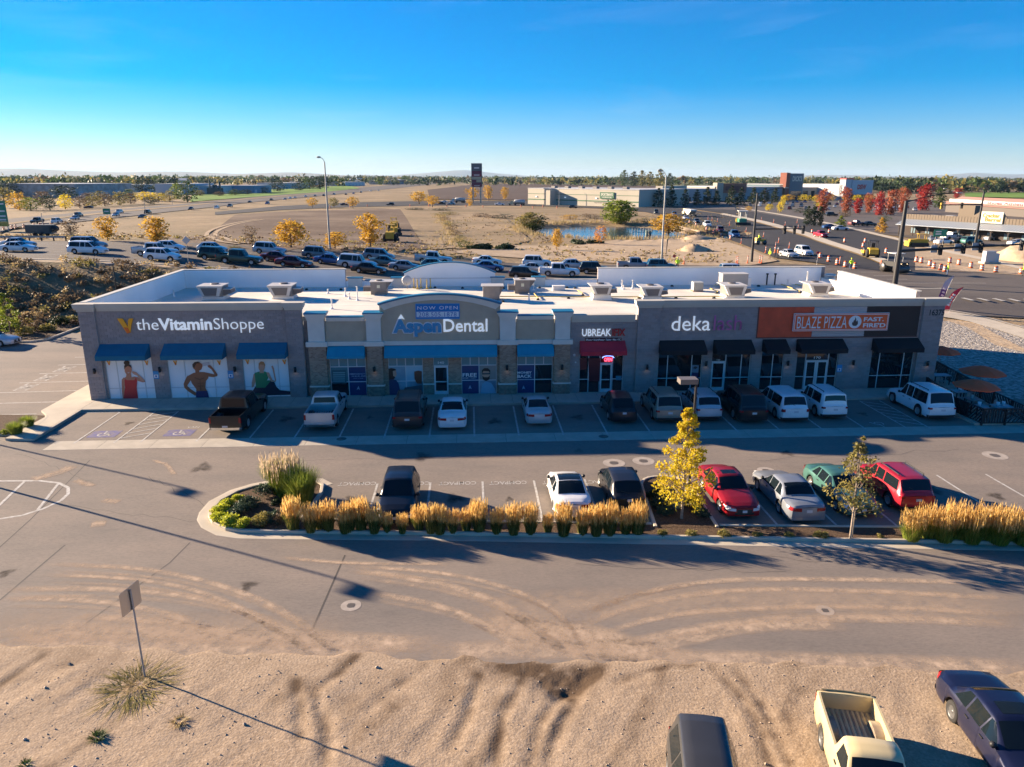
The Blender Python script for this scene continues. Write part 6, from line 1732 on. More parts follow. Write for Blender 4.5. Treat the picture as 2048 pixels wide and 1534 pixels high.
def leaf_geo(rng,cen,rad_,n,size,flat=1.0,cl_rnd=None,tall=1.0):
 """n leaf quads spread round clump centres; returns verts, faces, random"""
 k = rng.integers(0,len(cen),n); d = rng.normal(size=(n,3)); d /= np.linalg.norm(d,axis=1)[:,None]
 r = rng.random(n) ** .5
 P = cen[k] + d * (r * rad_[k])[:,None] * np.array([1,1,flat])
 a = rng.normal(size=(n,3)); a /= np.linalg.norm(a,axis=1)[:,None]
 b = np.cross(a,rng.normal(size=(n,3))); b /= np.linalg.norm(b,axis=1)[:,None]
 s = size * rng.uniform(.6,1.3,n)[:,None]
 V = np.stack([P + a * s * tall,P + b * s * .55,P - a * s * tall,P - b * s * .55],1).reshape(-1,3)
 F = np.arange(n * 4).reshape(n,4)
 cr = (cl_rnd if cl_rnd is not None else rng.random(len(cen)))[k]
 R = np.clip(cr * .6 + rng.random(n) * .4,0,1)
 return V,F,np.repeat(R,4)

_tm = {}
def tree_meshes(kind,seed,lm,leaves=1400,h=6.0,w=3.5,leaf=.16,trunk=.3,clumps=26,limb=10,sparse=1.0,bark=None,crown0=.25,fat=1.0):
 """one tree: trunk with limbs, and a crown of leaf clumps. kind: round, cone, column, vase, poplar, shrub"""
 key = (kind,seed,lm,leaves,h,w,leaf,clumps,crown0)
 if key in _tm: return _tm[key]
 rng = np.random.default_rng(seed)
 z0 = h * crown0; cen = []; rr = []
 mb = MB(); tr = trunk * .5
 lean = rng.normal(size=2) * .02 * h
 def tp(z): t = z / h; return (lean[0] * t * t,lean[1] * t * t,z)
 top = h * (.9 if kind in ('cone','column','poplar') else .6)
 zs_ = np.linspace(0,top,6)
 for a,b in zip(zs_[:-1],zs_[1:]): mb.tube(tp(a),tp(b),tr * (1 - .8 * a / h),tr * (1 - .8 * b / h),7,caps=False)
 for i in range(clumps):
  t = (i + .5) / clumps; a = i * 2.399 + rng.uniform(-.4,.4)
  if kind == 'cone': z = z0 + (h - z0) * t ** 1.05; R = w / 2 * (1 - t) ** .8 * 1.0 + .04 * w; q = rng.uniform(.35,1.0); cr = w * .17 * (1.15 - .8 * t)
  elif kind in ('column','poplar'): z = z0 + (h - z0) * t; R = w / 2 * (math.sin(math.pi * min(1,.12 + .88 * t)) ** .6) * .8; q = rng.uniform(.2,1.0); cr = w * .2 * (1.1 - .5 * t)
  elif kind == 'vase': z = z0 + (h - z0) * t; R = w / 2 * (.35 + .65 * t) * math.sqrt(max(.05,1 - max(0,t - .6) ** 2 * 4)); q = rng.uniform(.25,1.0); cr = w * .17
  else:
   u = 2 * t - 1; z = z0 + (h - z0) * (.5 + .42 * u); R = w / 2 * math.sqrt(max(0.06,1 - u * u)) * .85; q = rng.uniform(.35,1.05) ** .6; cr = w * .19
  cen.append((R * q * math.cos(a) + lean[0] * t,R * q * math.sin(a) + lean[1] * t,z + rng.uniform(-.04,.04) * h)); rr.append(cr * fat * rng.uniform(.75,1.3))
 cen = np.array(cen); rr = np.array(rr)
 for i in range(0,clumps,max(1,clumps // limb)):
  c = cen[i]; zb = max(z0 * .75,min(c[2] * .72,top * .95)); mb.tube(tp(zb),tuple(c),tr * .35 * (1 - .5 * zb / h),tr * .08,5,caps=False)
 V,F,R = leaf_geo(rng,cen,rr * sparse,leaves,leaf,.8)
 V[:,2] = np.maximum(V[:,2],.03)
 me = np_mesh('crown',V,F,LM[lm],False,R)
 tm = mb.mesh('trunk',bark or M_bark)
 _tm[key] = (tm,me); return _tm[key]
def tree(loc,meshes,label,sc=1.0,rz=0.0,group=None,name='tree',cat='tree',sz=None,lm=None):
 e = empty(name,loc,rz,label,cat,group); e.scale = (sc,sc,sz or sc)
 t = link('trunk',meshes[0],e); c = link('crown',meshes[1],e)
 if lm: c.material_slots[0].link = 'OBJECT'; c.material_slots[0].material = LM[lm]
 return e

def blades_geo(rng,n,h,spread,base,lean=.35,w=.012,hv=.3,z0=0.0,bend=True):
 """grass blades: thin bent triangles strips of 2 quads"""
 a = rng.uniform(0,2 * math.pi,n); r0 = base * np.sqrt(rng.random(n)); x0,y0 = r0 * np.cos(a),r0 * np.sin(a)
 hh = h * rng.uniform(1 - hv,1 + hv * .3,n); out = spread * rng.random(n) ** .8; a2 = a + rng.normal(size=n) * .5
 dx,dy = np.cos(a2) * out,np.sin(a2) * out
 px,py = -np.sin(a2),np.cos(a2); ww = w * rng.uniform(.6,1.3,n)
 V = []
 for t,k in ((0,1.0),(.55,.9),(1.0,.12)):
  f = t ** 1.8 if bend else t
  cx,cy,cz = x0 + dx * f,y0 + dy * f,z0 + hh * (t - .12 * t * t * (out / max(spread,1e-6)))
  V += [np.stack([cx + px * ww * k,cy + py * ww * k,cz],-1),np.stack([cx - px * ww * k,cy - py * ww * k,cz],-1)]
 V = np.stack(V,1).reshape(-1,3); b = np.arange(n)[:,None] * 6
 F = np.concatenate([b + np.array([[0,1,3,2]]),b + np.array([[2,3,5,4]])])
 return V,F,np.repeat(rng.random(n),6),(x0 + dx,y0 + dy,z0 + hh * .88)
_gm = {}
def tuft_meshes(seed,h,base,spread,plume,lm1,lm2,n1=420,n2=150,plen=.42,fol=.66):
 key = (seed,h,base,spread,lm1,lm2)
 if key in _gm: return _gm[key]
 rng = np.random.default_rng(seed)
 V,F,R,_ = blades_geo(rng,n1,h * fol,spread * 1.25,base,w=.012)
 m1 = np_mesh('foliage',V,F,LM[lm1],False,R)
 m2 = None
 if plume:
  V,F,R,tip = blades_geo(rng,n2,h,spread * 1.0,base * .9,w=.007,hv=.26)
  tips = np.stack(tip,-1); VV = [V]; FF = [F]; RR = [R]; off = len(V)
  for k in range(5):     # feathery heads: short crossed quads along the stem end
   t = k / 4; c = tips + np.array([0,0,1.0]) * (t * plen - plen * .35) * (h / 1.3) + rng.normal(size=tips.shape) * .012
   d = rng.normal(size=tips.shape) * np.array([1,1,.2]); d /= np.linalg.norm(d,axis=1)[:,None]; s = .017 * (1.3 - abs(t - .3)) * (h / 1.3)
   u = np.array([0,0,plen * .24 * h / 1.3])
   q = np.stack([c + d * s,c + u,c - d * s,c - u],1).reshape(-1,3); VV.append(q); FF.append(np.arange(len(q)).reshape(-1,4) + off); off += len(q); RR.append(np.repeat(rng.random(len(c)),4))
  m2 = np_mesh('plumes',np.concatenate(VV),np.concatenate(FF),LM[lm2],False,np.concatenate(RR))
 _gm[key] = (m1,m2); return m1,m2
def tuft(loc,ms,label,sc=1.0,rz=0.0,group=None,name='ornamental_grass',cat='grass'):
 e = empty(name,loc,rz,label,cat,group); e.scale = (sc,sc,sc); e['kind'] = 'thing'
 link('foliage',ms[0],e)
 if ms[1]: link('plumes',ms[1],e)
 return e
def shrub_mesh(seed,lm,r=.7,n=900,leaf=.06,flat=.75,clumps=22):
 key = ('shrub',seed,lm,r,n)
 if key in _gm: return _gm[key]
 rng = np.random.default_rng(seed); d = rng.normal(size=(clumps,3)); d /= np.linalg.norm(d,axis=1)[:,None]; d[:,2] = np.abs(d[:,2])
 cen = d * r * rng.uniform(.45,.8,clumps)[:,None] * np.array([1,1,flat]) + np.array([0,0,r * .15]); rr = np.full(clumps,r * .38)
 V,F,R = leaf_geo(rng,cen,rr,n,leaf,.8); V[:,2] = np.maximum(V[:,2],.01)
 _gm[key] = np_mesh('shrub',V,F,LM[lm],False,R); return _gm[key]
def shrub(px,py,me,label,sc=1.0,rz=0.0,group=None,name='shrub',z=.09,loc=None):
 p = loc or G(px,py,z); o = link(name,me,None,None,p,rz); o.scale = (sc,sc,sc); return tag(o,label,'shrub',group)

# ---- the long hedge of reed grass
V4 = [tuft_meshes(20 + i,1.12,.19,.25,True,'blade','tan') for i in range(4)]
HX = [587,622,640,658,690,700,722,749,775,805,838,862,880,906,933,958,993,1027,1061,1096,1127,1165,1192,1219,1251,1275]
rg = random.Random(3)
for i,px in enumerate(HX):
 p = G(px,1061 + (px - 587) * .0115 + rg.uniform(-4,3),.085)
 tuft(p,V4[i % 4],ordn(i) + ' tan plumed reed grass tuft from the left in the long island hedge',rg.choice([.72,.85,.95,1.04,1.12,1.2]) * (1.1 if px < 600 else 1),rg.uniform(0,6.28),'reed grass tufts in the long hedge')
V5 = [tuft_meshes(40 + i,1.3,.34,.42,True,'lush','tan',650,150) for i in range(3)]
for i,px in enumerate((1822,1856,1886,1912,1940,1968,1996,2022,2046,2075)):
 p = G(px,1076 + i * 1.1 + (-4 if i % 2 else 3),.085)
 tuft(p,V5[i % 3],ordn(i) + ' broad green and tan grass clump from the left in the right hedge',rg.uniform(.92,1.12),rg.uniform(0,6.28),'grass clumps in the right hedge')
# bulb island
tuft(G(567,985,.09),tuft_meshes(60,1.8,.46,.8,True,'lush','pink',1900,200,.42,.92),'tall maiden grass with pinkish plumes at the back of the left island',1.0,.3,None)
tuft(G(603,1004,.09),tuft_meshes(61,1.7,.5,.7,False,'lush',None,1900,0,.3,1.0),'tall dark green grass clump in front of the pink plumed one',1.0,1.3,None)
for i,(px,py,lm,r,lb) in enumerate(((531,990,'blue',.62,'rounded blue green juniper behind the others in the left island'),(498,1012,'blue',.60,'blue green juniper in the middle of the left island'),(480,1027,'blue',.56,'low blue green juniper beside the chartreuse clumps'),
  (524,1046,'olive',.58,'olive shrub at the front of the left island'),(546,1040,'blue',.5,'grey green shrub left of the brown shrub'),(562,1042,'brown',.52,'brown leaved shrub beside the first hedge tuft'),(571,992,'lush',.45,'light green low shrub under the tall grasses'),(553,1008,'dark',.25,'tiny dark shrub in the left island mulch'))):
 shrub(px,py,shrub_mesh(70 + i,lm if lm in LM else 'green',r,1500,.045),lb)
for i,(px,py,s,lb) in enumerate(((475,1000,.7,'small chartreuse clump at the back of the left island'),(443,1024,1.0,'chartreuse clump at the left tip of the island'),(458,1047,1.05,'chartreuse clump at the front left of the island'),(485,1052,.9,'chartreuse clump beside the olive shrub'),(437,1040,.9,'chartreuse clump on the outer left kerb'),(455,1010,.8,'chartreuse clump between the junipers and the kerb'))):
 shrub(px,py,shrub_mesh(80 + i % 3,'chart',.5,1300,.05,.7),lb,s,i,None,'chartreuse_shrub')
# tree island
for i,(px,py,lm,r,lb) in enumerate(((1308,996,'dark',.5,'dark shrub at the back left of the tree island'),(1318,1012,'blue',.52,'second dark shrub down the left side of the tree island'),(1332,1028,'blue',.48,'lower dark shrub left of the yellow tree trunk'),(1388,1016,'green',.5,'shrub right of the yellow tree trunk'),(1402,1032,'blue',.45,'lower shrub near the red sedan'),(1386,1000,'olive',.35,'small sunlit shrub behind the trunk'))):
 shrub(px,py,shrub_mesh(100 + i,lm,r,1200,.045),lb)
for i,px in enumerate((1325,1383,1448,1514,1578,1641,1760)):
 shrub(px,1070 + (px - 1325) * .013,shrub_mesh(110 + i % 3,'olive',.34,700,.04),ordn(i) + ' small olive bush from the left along the right front kerb',rg.uniform(.75,1.1) if px != 1760 else .6,i * 1.3,'small bushes along the right front kerb')
e = empty('utility_box',G(1354,1014,.09),BA,'pale green utility box behind the yellow tree trunk','utility box')
mb = MB(); mb.b2(-.2,.2,-.17,.17,0,.62); mb.build('cabinet',mat('utility green',(.16,.22,.17),.6),e); mb = MB(); mb.prism([(-.22,.62),(.22,.62),(.18,.68),(-.18,.68)],-.19,.19,'XZ'); mb.build('lid',mat('utility green',(.16,.22,.17),.6),e)
yt = tree_meshes('cone',5,'yellow',4300,5.5,2.75,.075,.14,64,40,.82,M_bark2,.16)
tree(G(1363,1037,.09),yt,'bright yellow young tree on the kerbed island between parked cars',1.0,.4)
tt = tree_meshes('cone',11,'olive',1500,4.7,2.5,.075,.11,34,20,1.0,M_bark2,.3)
e = tree(G(1700,1079,.09),tt,'thin sparse olive young tree before the green sedan',1.0,1.0)
mb = MB(); mb.tube((.12,-.05,0),(.1,-.05,1.6),.035,n=6); mb.build('stake',M_bark2,e)
# left planter and verge
for i,(px,py,s) in enumerate(((33,868,1.0),(57,853,.9))):
 tuft(G(px,py,.1),tuft_meshes(130 + i,1.15,.3,.4,False,'lush',None,900,0),('nearer' if i == 0 else 'farther') + ' tall green grass clump in the planter left of the building',s,i,'planter grasses')
shrub(12,868,shrub_mesh(140,'lime',.4,500,.05),'low yellow green shrub at the left edge planter')

# verge behind the side lot: bed, trees and shrubs
mb = MB(); vb = [G(-200,690)[:2],G(0,686)[:2],G(60,684)[:2],G(98,679)[:2],G(160,655)[:2],G(230,640)[:2],(-38,84),(-90,84),(-120,70)]
mb.add([(x,y,.02) for x,y in vb],[tuple(range(len(vb)))]); struct('verge_bed',mb,M_mulch,'planted verge behind the side parking')
mb = MB(); sweep(mb,[G(-200,691)[:2],G(0,687)[:2],G(60,685)[:2],G(98,680)[:2],G(160,656)[:2],G(230,641)[:2]],0,.2,0,.16); struct('verge_kerb',mb,M_conc2,'kerb between side parking and verge')
tree(G(22,668),tree_meshes('cone',15,'lime',1300,4.2,2.6,.12,.12,30,12,1.0,M_bark,.15),'yellow green young tree at the left edge verge',1.0)
for i,(px,py,lm,r,n) in enumerate(((50,668,'olive',1.0,800),(75,660,'brown',1.1,800),(96,662,'olive',.9,700),(118,650,'dark',1.2,900),(128,632,'dark',1.5,1000),(145,645,'olive',.9,700),(30,655,'brown',1.1,700),(62,640,'straw',1.2,700),(90,636,'straw',1.3,700),(8,660,'dark',.9,700))):
 shrub(px,py,shrub_mesh(150 + i,lm,r,n,.1),ordn(i) + ' shrub of the verge planting behind the side lot, ' + {'olive': 'olive','brown': 'brown','dark': 'dark green','straw': 'straw coloured'}[lm],1.0,i,'verge shrubs',z=0)
# weedy bank up to the ramp
def brush():
 rng = np.random.default_rng(9); Vs = []; Fs = {}; Rs = []
 sets = {k: ([],[],[]) for k in ('brown','olive','straw')}; cnt = dict.fromkeys(sets,0)
 for i in range(620):
  x = rng.uniform(-110,-22); y = rng.uniform(78,95.5)
  if x > -38 and y < 82: continue
  k = rng.choice(['brown','brown','olive','straw'],p=[.42,.2,.2,.18]); r = rng.uniform(.45,1.15)
  cen = rng.normal(size=(5,3)) * r * .5 * np.array([1,1,.35]) + np.array([x,y,float(hgt(x,y)) + r * .4]); 
  V,F,R = leaf_geo(rng,cen,np.full(5,r * .55),70,.14,.8,tall=1.2)
  s = sets[k]; s[1].append(F + cnt[k]); cnt[k] += len(V); s[0].append(V); s[2].append(R)
 for k,(V,F,R) in sets.items():
  o = link('bank_brush',np_mesh('bank_brush',np.concatenate(V),np.concatenate(F),LM[k],False,np.concatenate(R))); tag(o,{'brown': 'brown','olive': 'olive green','straw': 'straw coloured'}[k] + ' weeds and brush covering the bank below the ramp',kind='stuff')
brush()
# weeds round the sign foot and on the dirt
rng = np.random.default_rng(77)
def weeds(px,py,n,spread,h,lm,name,label):
 p = G(px,py); V,F,R,_ = blades_geo(rng,n,h,spread * .9,spread * .6,w=.012,hv=.6); V[:,2] += dz(p[0],p[1]) - .02
 o = link(name,np_mesh(name,V,F,LM[lm],False,R),None,None,(p[0],p[1],0)); tag(o,label,'weeds',kind='thing')
weeds(275,1372,420,1.3,.09,'olive','weed_patch','patch of dry green weeds round the sign post'); weeds(282,1366,260,.55,.1,'straw','weed_patch','straw coloured weeds right at the sign post foot'); weeds(195,1475,160,.28,.14,'green','weed_patch','small green weed on the dirt below the sign'); weeds(358,1445,120,.3,.1,'straw','weed_patch','dry weed tuft beside the sign shadow'); weeds(52,1530,80,.2,.1,'green','weed_patch','green weed at the bottom left edge')
# ================================================================ ROADS AND FIELDS BEHIND
# ramp road on the bank: edges in world coordinates
xsR = np.linspace(-200,140,150)
def ramp_y(x,near):
 return (97.0 if near else 124.5) + .012 * x
rd = sheet('ramp_road',[(float(x),ramp_y(x,True)) for x in xsR],[(float(x),ramp_y(x,False)) for x in xsR],M_road,.03,'grey ramp road on the bank behind the shops',160,12,px=False)
mb = MB()
for yy,dash in ((102.2,False),(106.2,True),(110.2,True),(114.4,True),(118.4,False)):
 x = -150.0
 while x < 60:
  ln = 3.0 if dash else 11.9
  P = [[(xx,ramp_y(xx,True) - 97 + yy + w,float(hgt(xx,yy)) + .05) for w in (-.07,.07)] for xx in np.linspace(x,x + ln,5)]
  mb.grid(P,0,False); x += 12.0
struct('ramp_lines',mb,M_white,'white lane lines on the ramp road')
mb = MB(); sweepz = []
for x in np.arange(-200,60,3.0): sweepz.append((x,ramp_y(x,True) - .1))
P = [[(x,y - .3,float(hgt(x,y)) + .0),(x,y - .3,float(hgt(x,y)) + .1),(x,y + .1,float(hgt(x,y)) + .12),(x,y + .25,float(hgt(x,y)) + .04)] for x,y in sweepz]
mb.grid(P,0,False); struct('ramp_kerb',mb,M_conc2,'pale kerb along the near side of the ramp')
# bare verge strip on top of the bank
sheet('bank_shoulder',[(float(x),94.8 + .012 * x) for x in np.linspace(-160,40,60)],[(float(x),96.8 + .012 * x) for x in np.linspace(-160,40,60)],M_tan,.02,'pale dirt shoulder at the top of the bank',80,3,px=False)
sheet('weedy_bank',[(-140,79.5),(-90,79),(-22,82)],[(-140,93.2),(-90,93.8),(-22,94.6)],M_scrub,.02,'brown weedy ground of the bank',70,10,px=False)
# back of the building: rear drive, gravel corner at right
mb = MB(); gp = [L2W(62.2,-2.3)[:2],L2W(62.2,20)[:2],L2W(66,26)[:2],(44,82),(52,80.5),(60,76),(90,62),(90,47.6)]
mb.add([(x,y,.015) for x,y in gp],[tuple(range(len(gp)))]); struct('gravel_bed',mb,M_gravel,'grey landscape gravel right of the building')
mb = MB(); tp_ = [G(1890,640)[:2],G(1935,655)[:2],G(1990,690)[:2],G(2048,705)[:2],G(2048,697)[:2],G(2010,678)[:2],G(1960,650)[:2],G(1910,632)[:2]]
mb.add([(x,y,.022) for x,y in tp_],[tuple(range(len(tp_)))]); struct('dirt_patch',mb,M_tan,'tan dirt patch in the gravel')
def flatband(name,pts,o0,o1,mt,label,z=.03):
 mb = MB(); P = []
 for i,p in enumerate(pts):
  a = Vector(pts[max(0,i - 1)][:2]); b = Vector(pts[min(len(pts) - 1,i + 1)][:2]); d = (b - a).normalized(); n = Vector((-d.y,d.x))
  P.append([(p[0] + n.x * o,p[1] + n.y * o,float(hgt(p[0] + n.x * o,p[1] + n.y * o)) + z) for o in np.linspace(o0,o1,4)])
 mb.grid(P,0,False); return struct(name,mb,mt,label)
cw = dens([at(*q)[:2] for q in ((1880,620),(1930,628),(1985,640),(2048,658),(2120,680))],1.5)
flatband('corner_walk_right',smooth_pts(cw,1),-3.2,0,M_conc2,'pale concrete walk curving round the right corner',.06)
flatband('corner_kerb_right',smooth_pts(cw,1),0,.35,M_conc,'kerb of the right corner walk',.12)
# intersection and side road with works
sheet('junction_road',[(36,84.5),(44,84.0),(52,83.5),(64,81),(80,75),(140,55)],[(36,124),(44,124),(60,124),(80,124),(110,122),(160,118)],M_road,.045,'wide grey junction asphalt at right',60,14,px=False)
newL = [(1548,516),(1480,487),(1400,456),(1345,438),(1290,424),(1200,417),(1100,413),(1000,411),(860,411),(700,414),(560,420),(430,430)]
newR = [(1800,548),(1720,512),(1610,474),(1520,447),(1440,428),(1370,418),(1290,411),(1190,406),(1080,403),(960,402),(850,402),(700,405),(560,412),(430,424)]
sheet('fresh_side_road',newL,newR,M_newroad,.07,'fresh dark asphalt side road under construction',120,10)
sheet('median_strip',[(1800,546),(1720,510),(1610,472),(1520,446),(1440,429)],[(1822,543),(1738,506),(1625,468),(1530,443),(1446,427)],M_conc2,.16,'pale concrete median of the side road',60,4)
sheet('second_carriageway',[(1822,543),(1738,506),(1625,468),(1530,443),(1446,427),(1370,416)],[(2060,545),(1900,508),(1790,480),(1690,456),(1580,434),(1480,417),(1400,408)],M_newroad,.075,'dark asphalt carriageway beyond the median',80,8)
sheet('far_kerb',[(2060,545),(1900,508),(1790,480),(1690,456),(1580,434),(1480,417)],[(2060,540),(1905,504),(1795,477),(1695,454),(1583,432),(1482,416)],M_conc2,.16,'pale kerb along the far side of the side road',60,3)
sheet('tan_wedge',[(1330,530),(1420,532),(1500,531),(1555,522)],[(1340,448),(1400,462),(1480,492),(1548,518)],M_tan,.055,'graded tan earth wedge beside the side road',40,10)
sheet('tan_ground',[(900,505),(1100,520),(1330,531)],[(1000,490),(1150,492),(1335,470)],M_tan,.05,'pale graded earth between pond and ramp',50,8)
sheet('works_dirt',[(1830,541),(1950,545),(2100,555)],[(1830,495),(1950,498),(2100,503)],M_tan,.09,'dirt verge with works beside the restaurant',40,8)
# restaurant and store parking
sheet('store_parking',[(1480,420),(1600,440),(1720,462),(1850,480),(2100,500)],[(1470,402),(1600,402),(1750,402),(1900,404),(2100,420)],M_road,.10,'grey parking of the shops at right',60,10)
sheet('far_parking',[(1290,411),(1370,416),(1470,420)],[(1290,405),(1370,403),(1470,403)],M_road,.09,'grey parking before the big store',30,5)
# crosswalk bars
mb = MB()
for i in range(6):
 a,b = at(1925 + i * 31,597 + i * .6),at(1945 + i * 31,605 + i * .6)
 c = (a[0] + .9,a[1] - .0); line_w(mb,(a[0],a[1]),(b[0],b[1]),.55,float(hgt(a[0],a[1])) + .09)
struct('crosswalk_bars',mb,M_white,'white crosswalk bars on the junction')
# fields
sheet('ploughed_field',[(300,498),(480,500),(650,501),(790,500),(860,498)],[(470,430),(560,424),(660,420),(760,418),(800,418)],M_brown,.06,'brown ploughed field behind the yellow trees',70,14,rough_edge=9.0)
tk = smooth_pts([at(*q)[:2] for q in ((500,487),(455,482),(432,472),(440,460),(480,447),(530,439))],3)
for nm_,a_ in (('left',0),('right',2.2)):
 flatband('wheel_track',tk,a_,a_ + 1.1,M_tan,nm_ + ' pale wheel track curving through the ploughed field',.12)
sheet('stubble_field',[(860,498),(1010,495),(1060,480)],[(800,418),(860,418),(990,420)],M_straw,.06,'mown straw coloured field',40,8,rough_edge=5.0)
sheet('highway',[(-200,490),(0,462),(250,434),(480,407),(650,391),(780,378),(880,367),(960,361)],[(-200,462),(0,440),(150,426),(300,413),(440,401),(560,389),(680,378),(800,369),(900,362),(965,359)],M_road,.12,'multi lane highway running into the distance',150,8)
sheet('highway_median',[(0,452),(250,424),(480,400),(650,386)],[(0,449),(250,421.5),(480,398.5),(650,385)],M_straw,.2,'grass median of the highway',60,3)
sheet('green_field',[(380,404),(470,397),(560,390),(650,384),(720,377)],[(385,390),(470,384),(560,378),(640,374),(700,371)],M_green,.25,'bright green field beyond the highway',50,6)
sheet('dark_field',[(860,399),(960,400),(1060,401),(1330,401)],[(855,380),(960,368),(1060,368),(1330,372)],M_dark_field,.35,'dark ploughed field behind the pylon sign',50,8)
sheet('olive_field',[(1060,368),(1200,370),(1450,374),(1640,378)],[(1060,362.5),(1200,362),(1450,362),(1640,362.5)],M_olive,.4,'olive crop field in the distance',40,4)
sheet('far_tan_field',[(1740,385),(1900,388),(2100,392)],[(1740,374),(1900,375),(2100,377)],M_straw,.4,'dry field behind the red roofed shops',30,4)
sheet('far_green_strip',[(1930,395),(2000,396),(2100,398)],[(1930,386),(2000,386),(2100,387)],M_green,.6,'green strip behind the red roofed shops',30,4)
# pond
wz = -1.05
def water_mat():
 m = bpy.data.materials.new('pond water'); m.use_nodes = True; nt = m.node_tree; p = nt.nodes['Principled BSDF']
 p.inputs['Base Color'].default_value = (.02,.06,.10,1); p.inputs['Roughness'].default_value = .06; p.inputs['IOR'].default_value = 1.33
 tc = nnew(nt,'ShaderNodeTexCoord'); n = nnew(nt,'ShaderNodeTexNoise'); n.inputs['Scale'].default_value = .9; n.inputs['Detail'].default_value = 4
 nt.links.new(tc.outputs['Object'],n.inputs['Vector']); b = nnew(nt,'ShaderNodeBump'); b.inputs['Strength'].default_value = .35; b.inputs['Distance'].default_value = .12
 nt.links.new(n.outputs['Fac'],b.inputs['Height']); nt.links.new(b.outputs[0],p.inputs['Normal']); return m
mb = MB(); n = 50; pw = []
for i in range(n):
 t = 2 * math.pi * i / n; k = 1 + .06 * math.sin(3 * t + 1) + .04 * math.sin(7 * t); pw.append((30 + 25 * k * math.cos(t),229 + 33 * k * math.sin(t),wz))
mb.add(pw,[tuple(range(n))])
pw = [(52 + 17 * math.cos(2 * math.pi * i / 30),211 + 12.5 * math.sin(2 * math.pi * i / 30),wz + .004) for i in range(30)]; mb.add(pw,[tuple(range(30))])
struct('pond',mb,water_mat(),'small blue pond beyond the ramp')

# ================================================================ BACKGROUND PLANTS
def px_tree(px,py,hpx,wpx,kind,lm,label,seed=0,group=None,n=500,crown0=.2,name='tree',loc=None,leafk=1.0):
 """a tree seen at a picture place with its height and width in picture pixels"""
 p = loc or at(px,py); dist = p[1] * .99
 h = hpx / 1480.0 * dist; w = wpx / 1480.0 * dist
 ms = tree_meshes(kind,seed % 3,lm,int(n * 1.5),6.0,4.2 if kind in ('round','vase') else 3.0,.22 * leafk,.26,30,8,1.0,None,crown0,1.3)
 base_w = 4.2 if kind in ('round','vase') else 3.0
 e = tree((p[0],p[1],p[2] - .05),ms,label,w / base_w,seed * 1.7,group,name,'tree',h / 6.0)
 return e
YT = 'autumn trees along the ramp'
for i,(px,py,h,w,k,lm,lb) in enumerate(((216,482,46,44,'vase','amber','thin half bare amber tree behind the white minivan on the ramp'),(316,490,52,62,'vase','amber','amber tree behind the white pickup on the ramp'),(143,470,30,46,'vase','brown','bare brown brush tree near the left ramp rail'),
  (505,493,40,34,'vase','brown','nearly bare thin tree left of the first golden tree'),(582,494,52,70,'round','amber','full golden tree left of the tall street light'),(670,496,32,46,'round','amber','small golden tree right of the tall street light'),(741,496,64,56,'vase','amber','tall golden orange tree beside the parked machines'),
  (1113,500,42,22,'round','amber','small golden lollipop tree before the pond'),(1199,489,38,30,'round','orange','small orange tree at the pond bank'),(1336,473,44,68,'round','amber','spreading golden tree at the right end of the pond'))):
 px_tree(px,py,h,w,k,lm,lb,i,YT,800 if lm == 'amber' else 350,.16)
px_tree(1239,447,46,64,'round','lime','large bright green willow on the far pond bank',1,None,1500,.02)
px_tree(1064,459,34,60,'round','olive','grey olive bush tree at the left pond bank',2,None,1100,.02)
px_tree(1070,462,22,40,'round','green','darker bush under the olive bush at the pond',0,None,600,.02)
for i,(px,py,h,w,lm) in enumerate(((625,416,20,22,'amber'),(668,416,20,22,'olive'),(706,416,22,26,'amber'),(865,414,22,30,'amber'),(838,408,24,40,'amber'))):
 px_tree(px,py,h,w,'round',lm,ordn(i) + ' small autumn tree from the left along the far side of the field',i,'small trees along the frontage road',500)
for i,(px,py,h,w) in enumerate(((945,401,24,26),(977,401,28,22),(1010,401,25,20),(940,414,14,16))):
 px_tree(px,py,h,w,'vase','amber',ordn(i) + ' brownish gold tree from the left round the pylon sign',i,'trees round the pylon sign',500)
for i,(px,h,w,lm) in enumerate(((1248,30,22,'green'),(1268,28,20,'dark'),(1284,30,22,'olive'),(1300,27,20,'olive'),(1320,32,24,'olive'),(1338,25,18,'dark'))):
 px_tree(px,373,h,w,'column',lm,ordn(i) + ' poplar from the left behind the big store',i,'poplars behind the big store',400,.03,'poplar')
for i,(px,py,h,w) in enumerate(((1316,414,36,26),(1343,413,40,24),(1370,413,34,22),(1393,411,30,22),(1414,410,34,26),(1432,410,28,22),(1462,411,38,26),(1480,411,34,22),(1505,408,32,26),(1528,408,30,26),(1548,405,28,20))):
 px_tree(px,py,h,w,'cone','dark',ordn(i) + ' dark conifer from the left before the big store',i,'conifers before the big store',500,.03,'conifer')
for i,(px,py,h,w,lm) in enumerate(((1644,428,46,28,'rust'),(1691,426,46,26,'rust'),(1715,427,28,22,'red'),(1736,426,36,22,'rust'),(1757,431,42,28,'red'),(1781,430,46,30,'rust'),(1804,426,46,28,'rust'),(1844,421,46,38,'red'),(1913,396,18,20,'red'))):
 px_tree(px,py,h,w,'vase',lm,ordn(i) + ' red autumn tree from the left in the store parking',i,'red autumn trees',900,.06)
for i,(px,py,h,w) in enumerate(((1575,405,16,24),(1610,405,15,26),(1632,408,18,16),(1661,404,15,24),(1690,405,14,14),(1714,405,15,24),(1740,408,18,20),(1565,414,22,14),(1537,424,16,18),(1497,424,12,14),(1560,428,24,16),(1640,416,14,20))):
 px_tree(px,py,h,w,'round','yellow' if i % 3 else 'amber',ordn(i) + ' yellow tree from the left across the store parking',i,'yellow trees of the store parking',350)
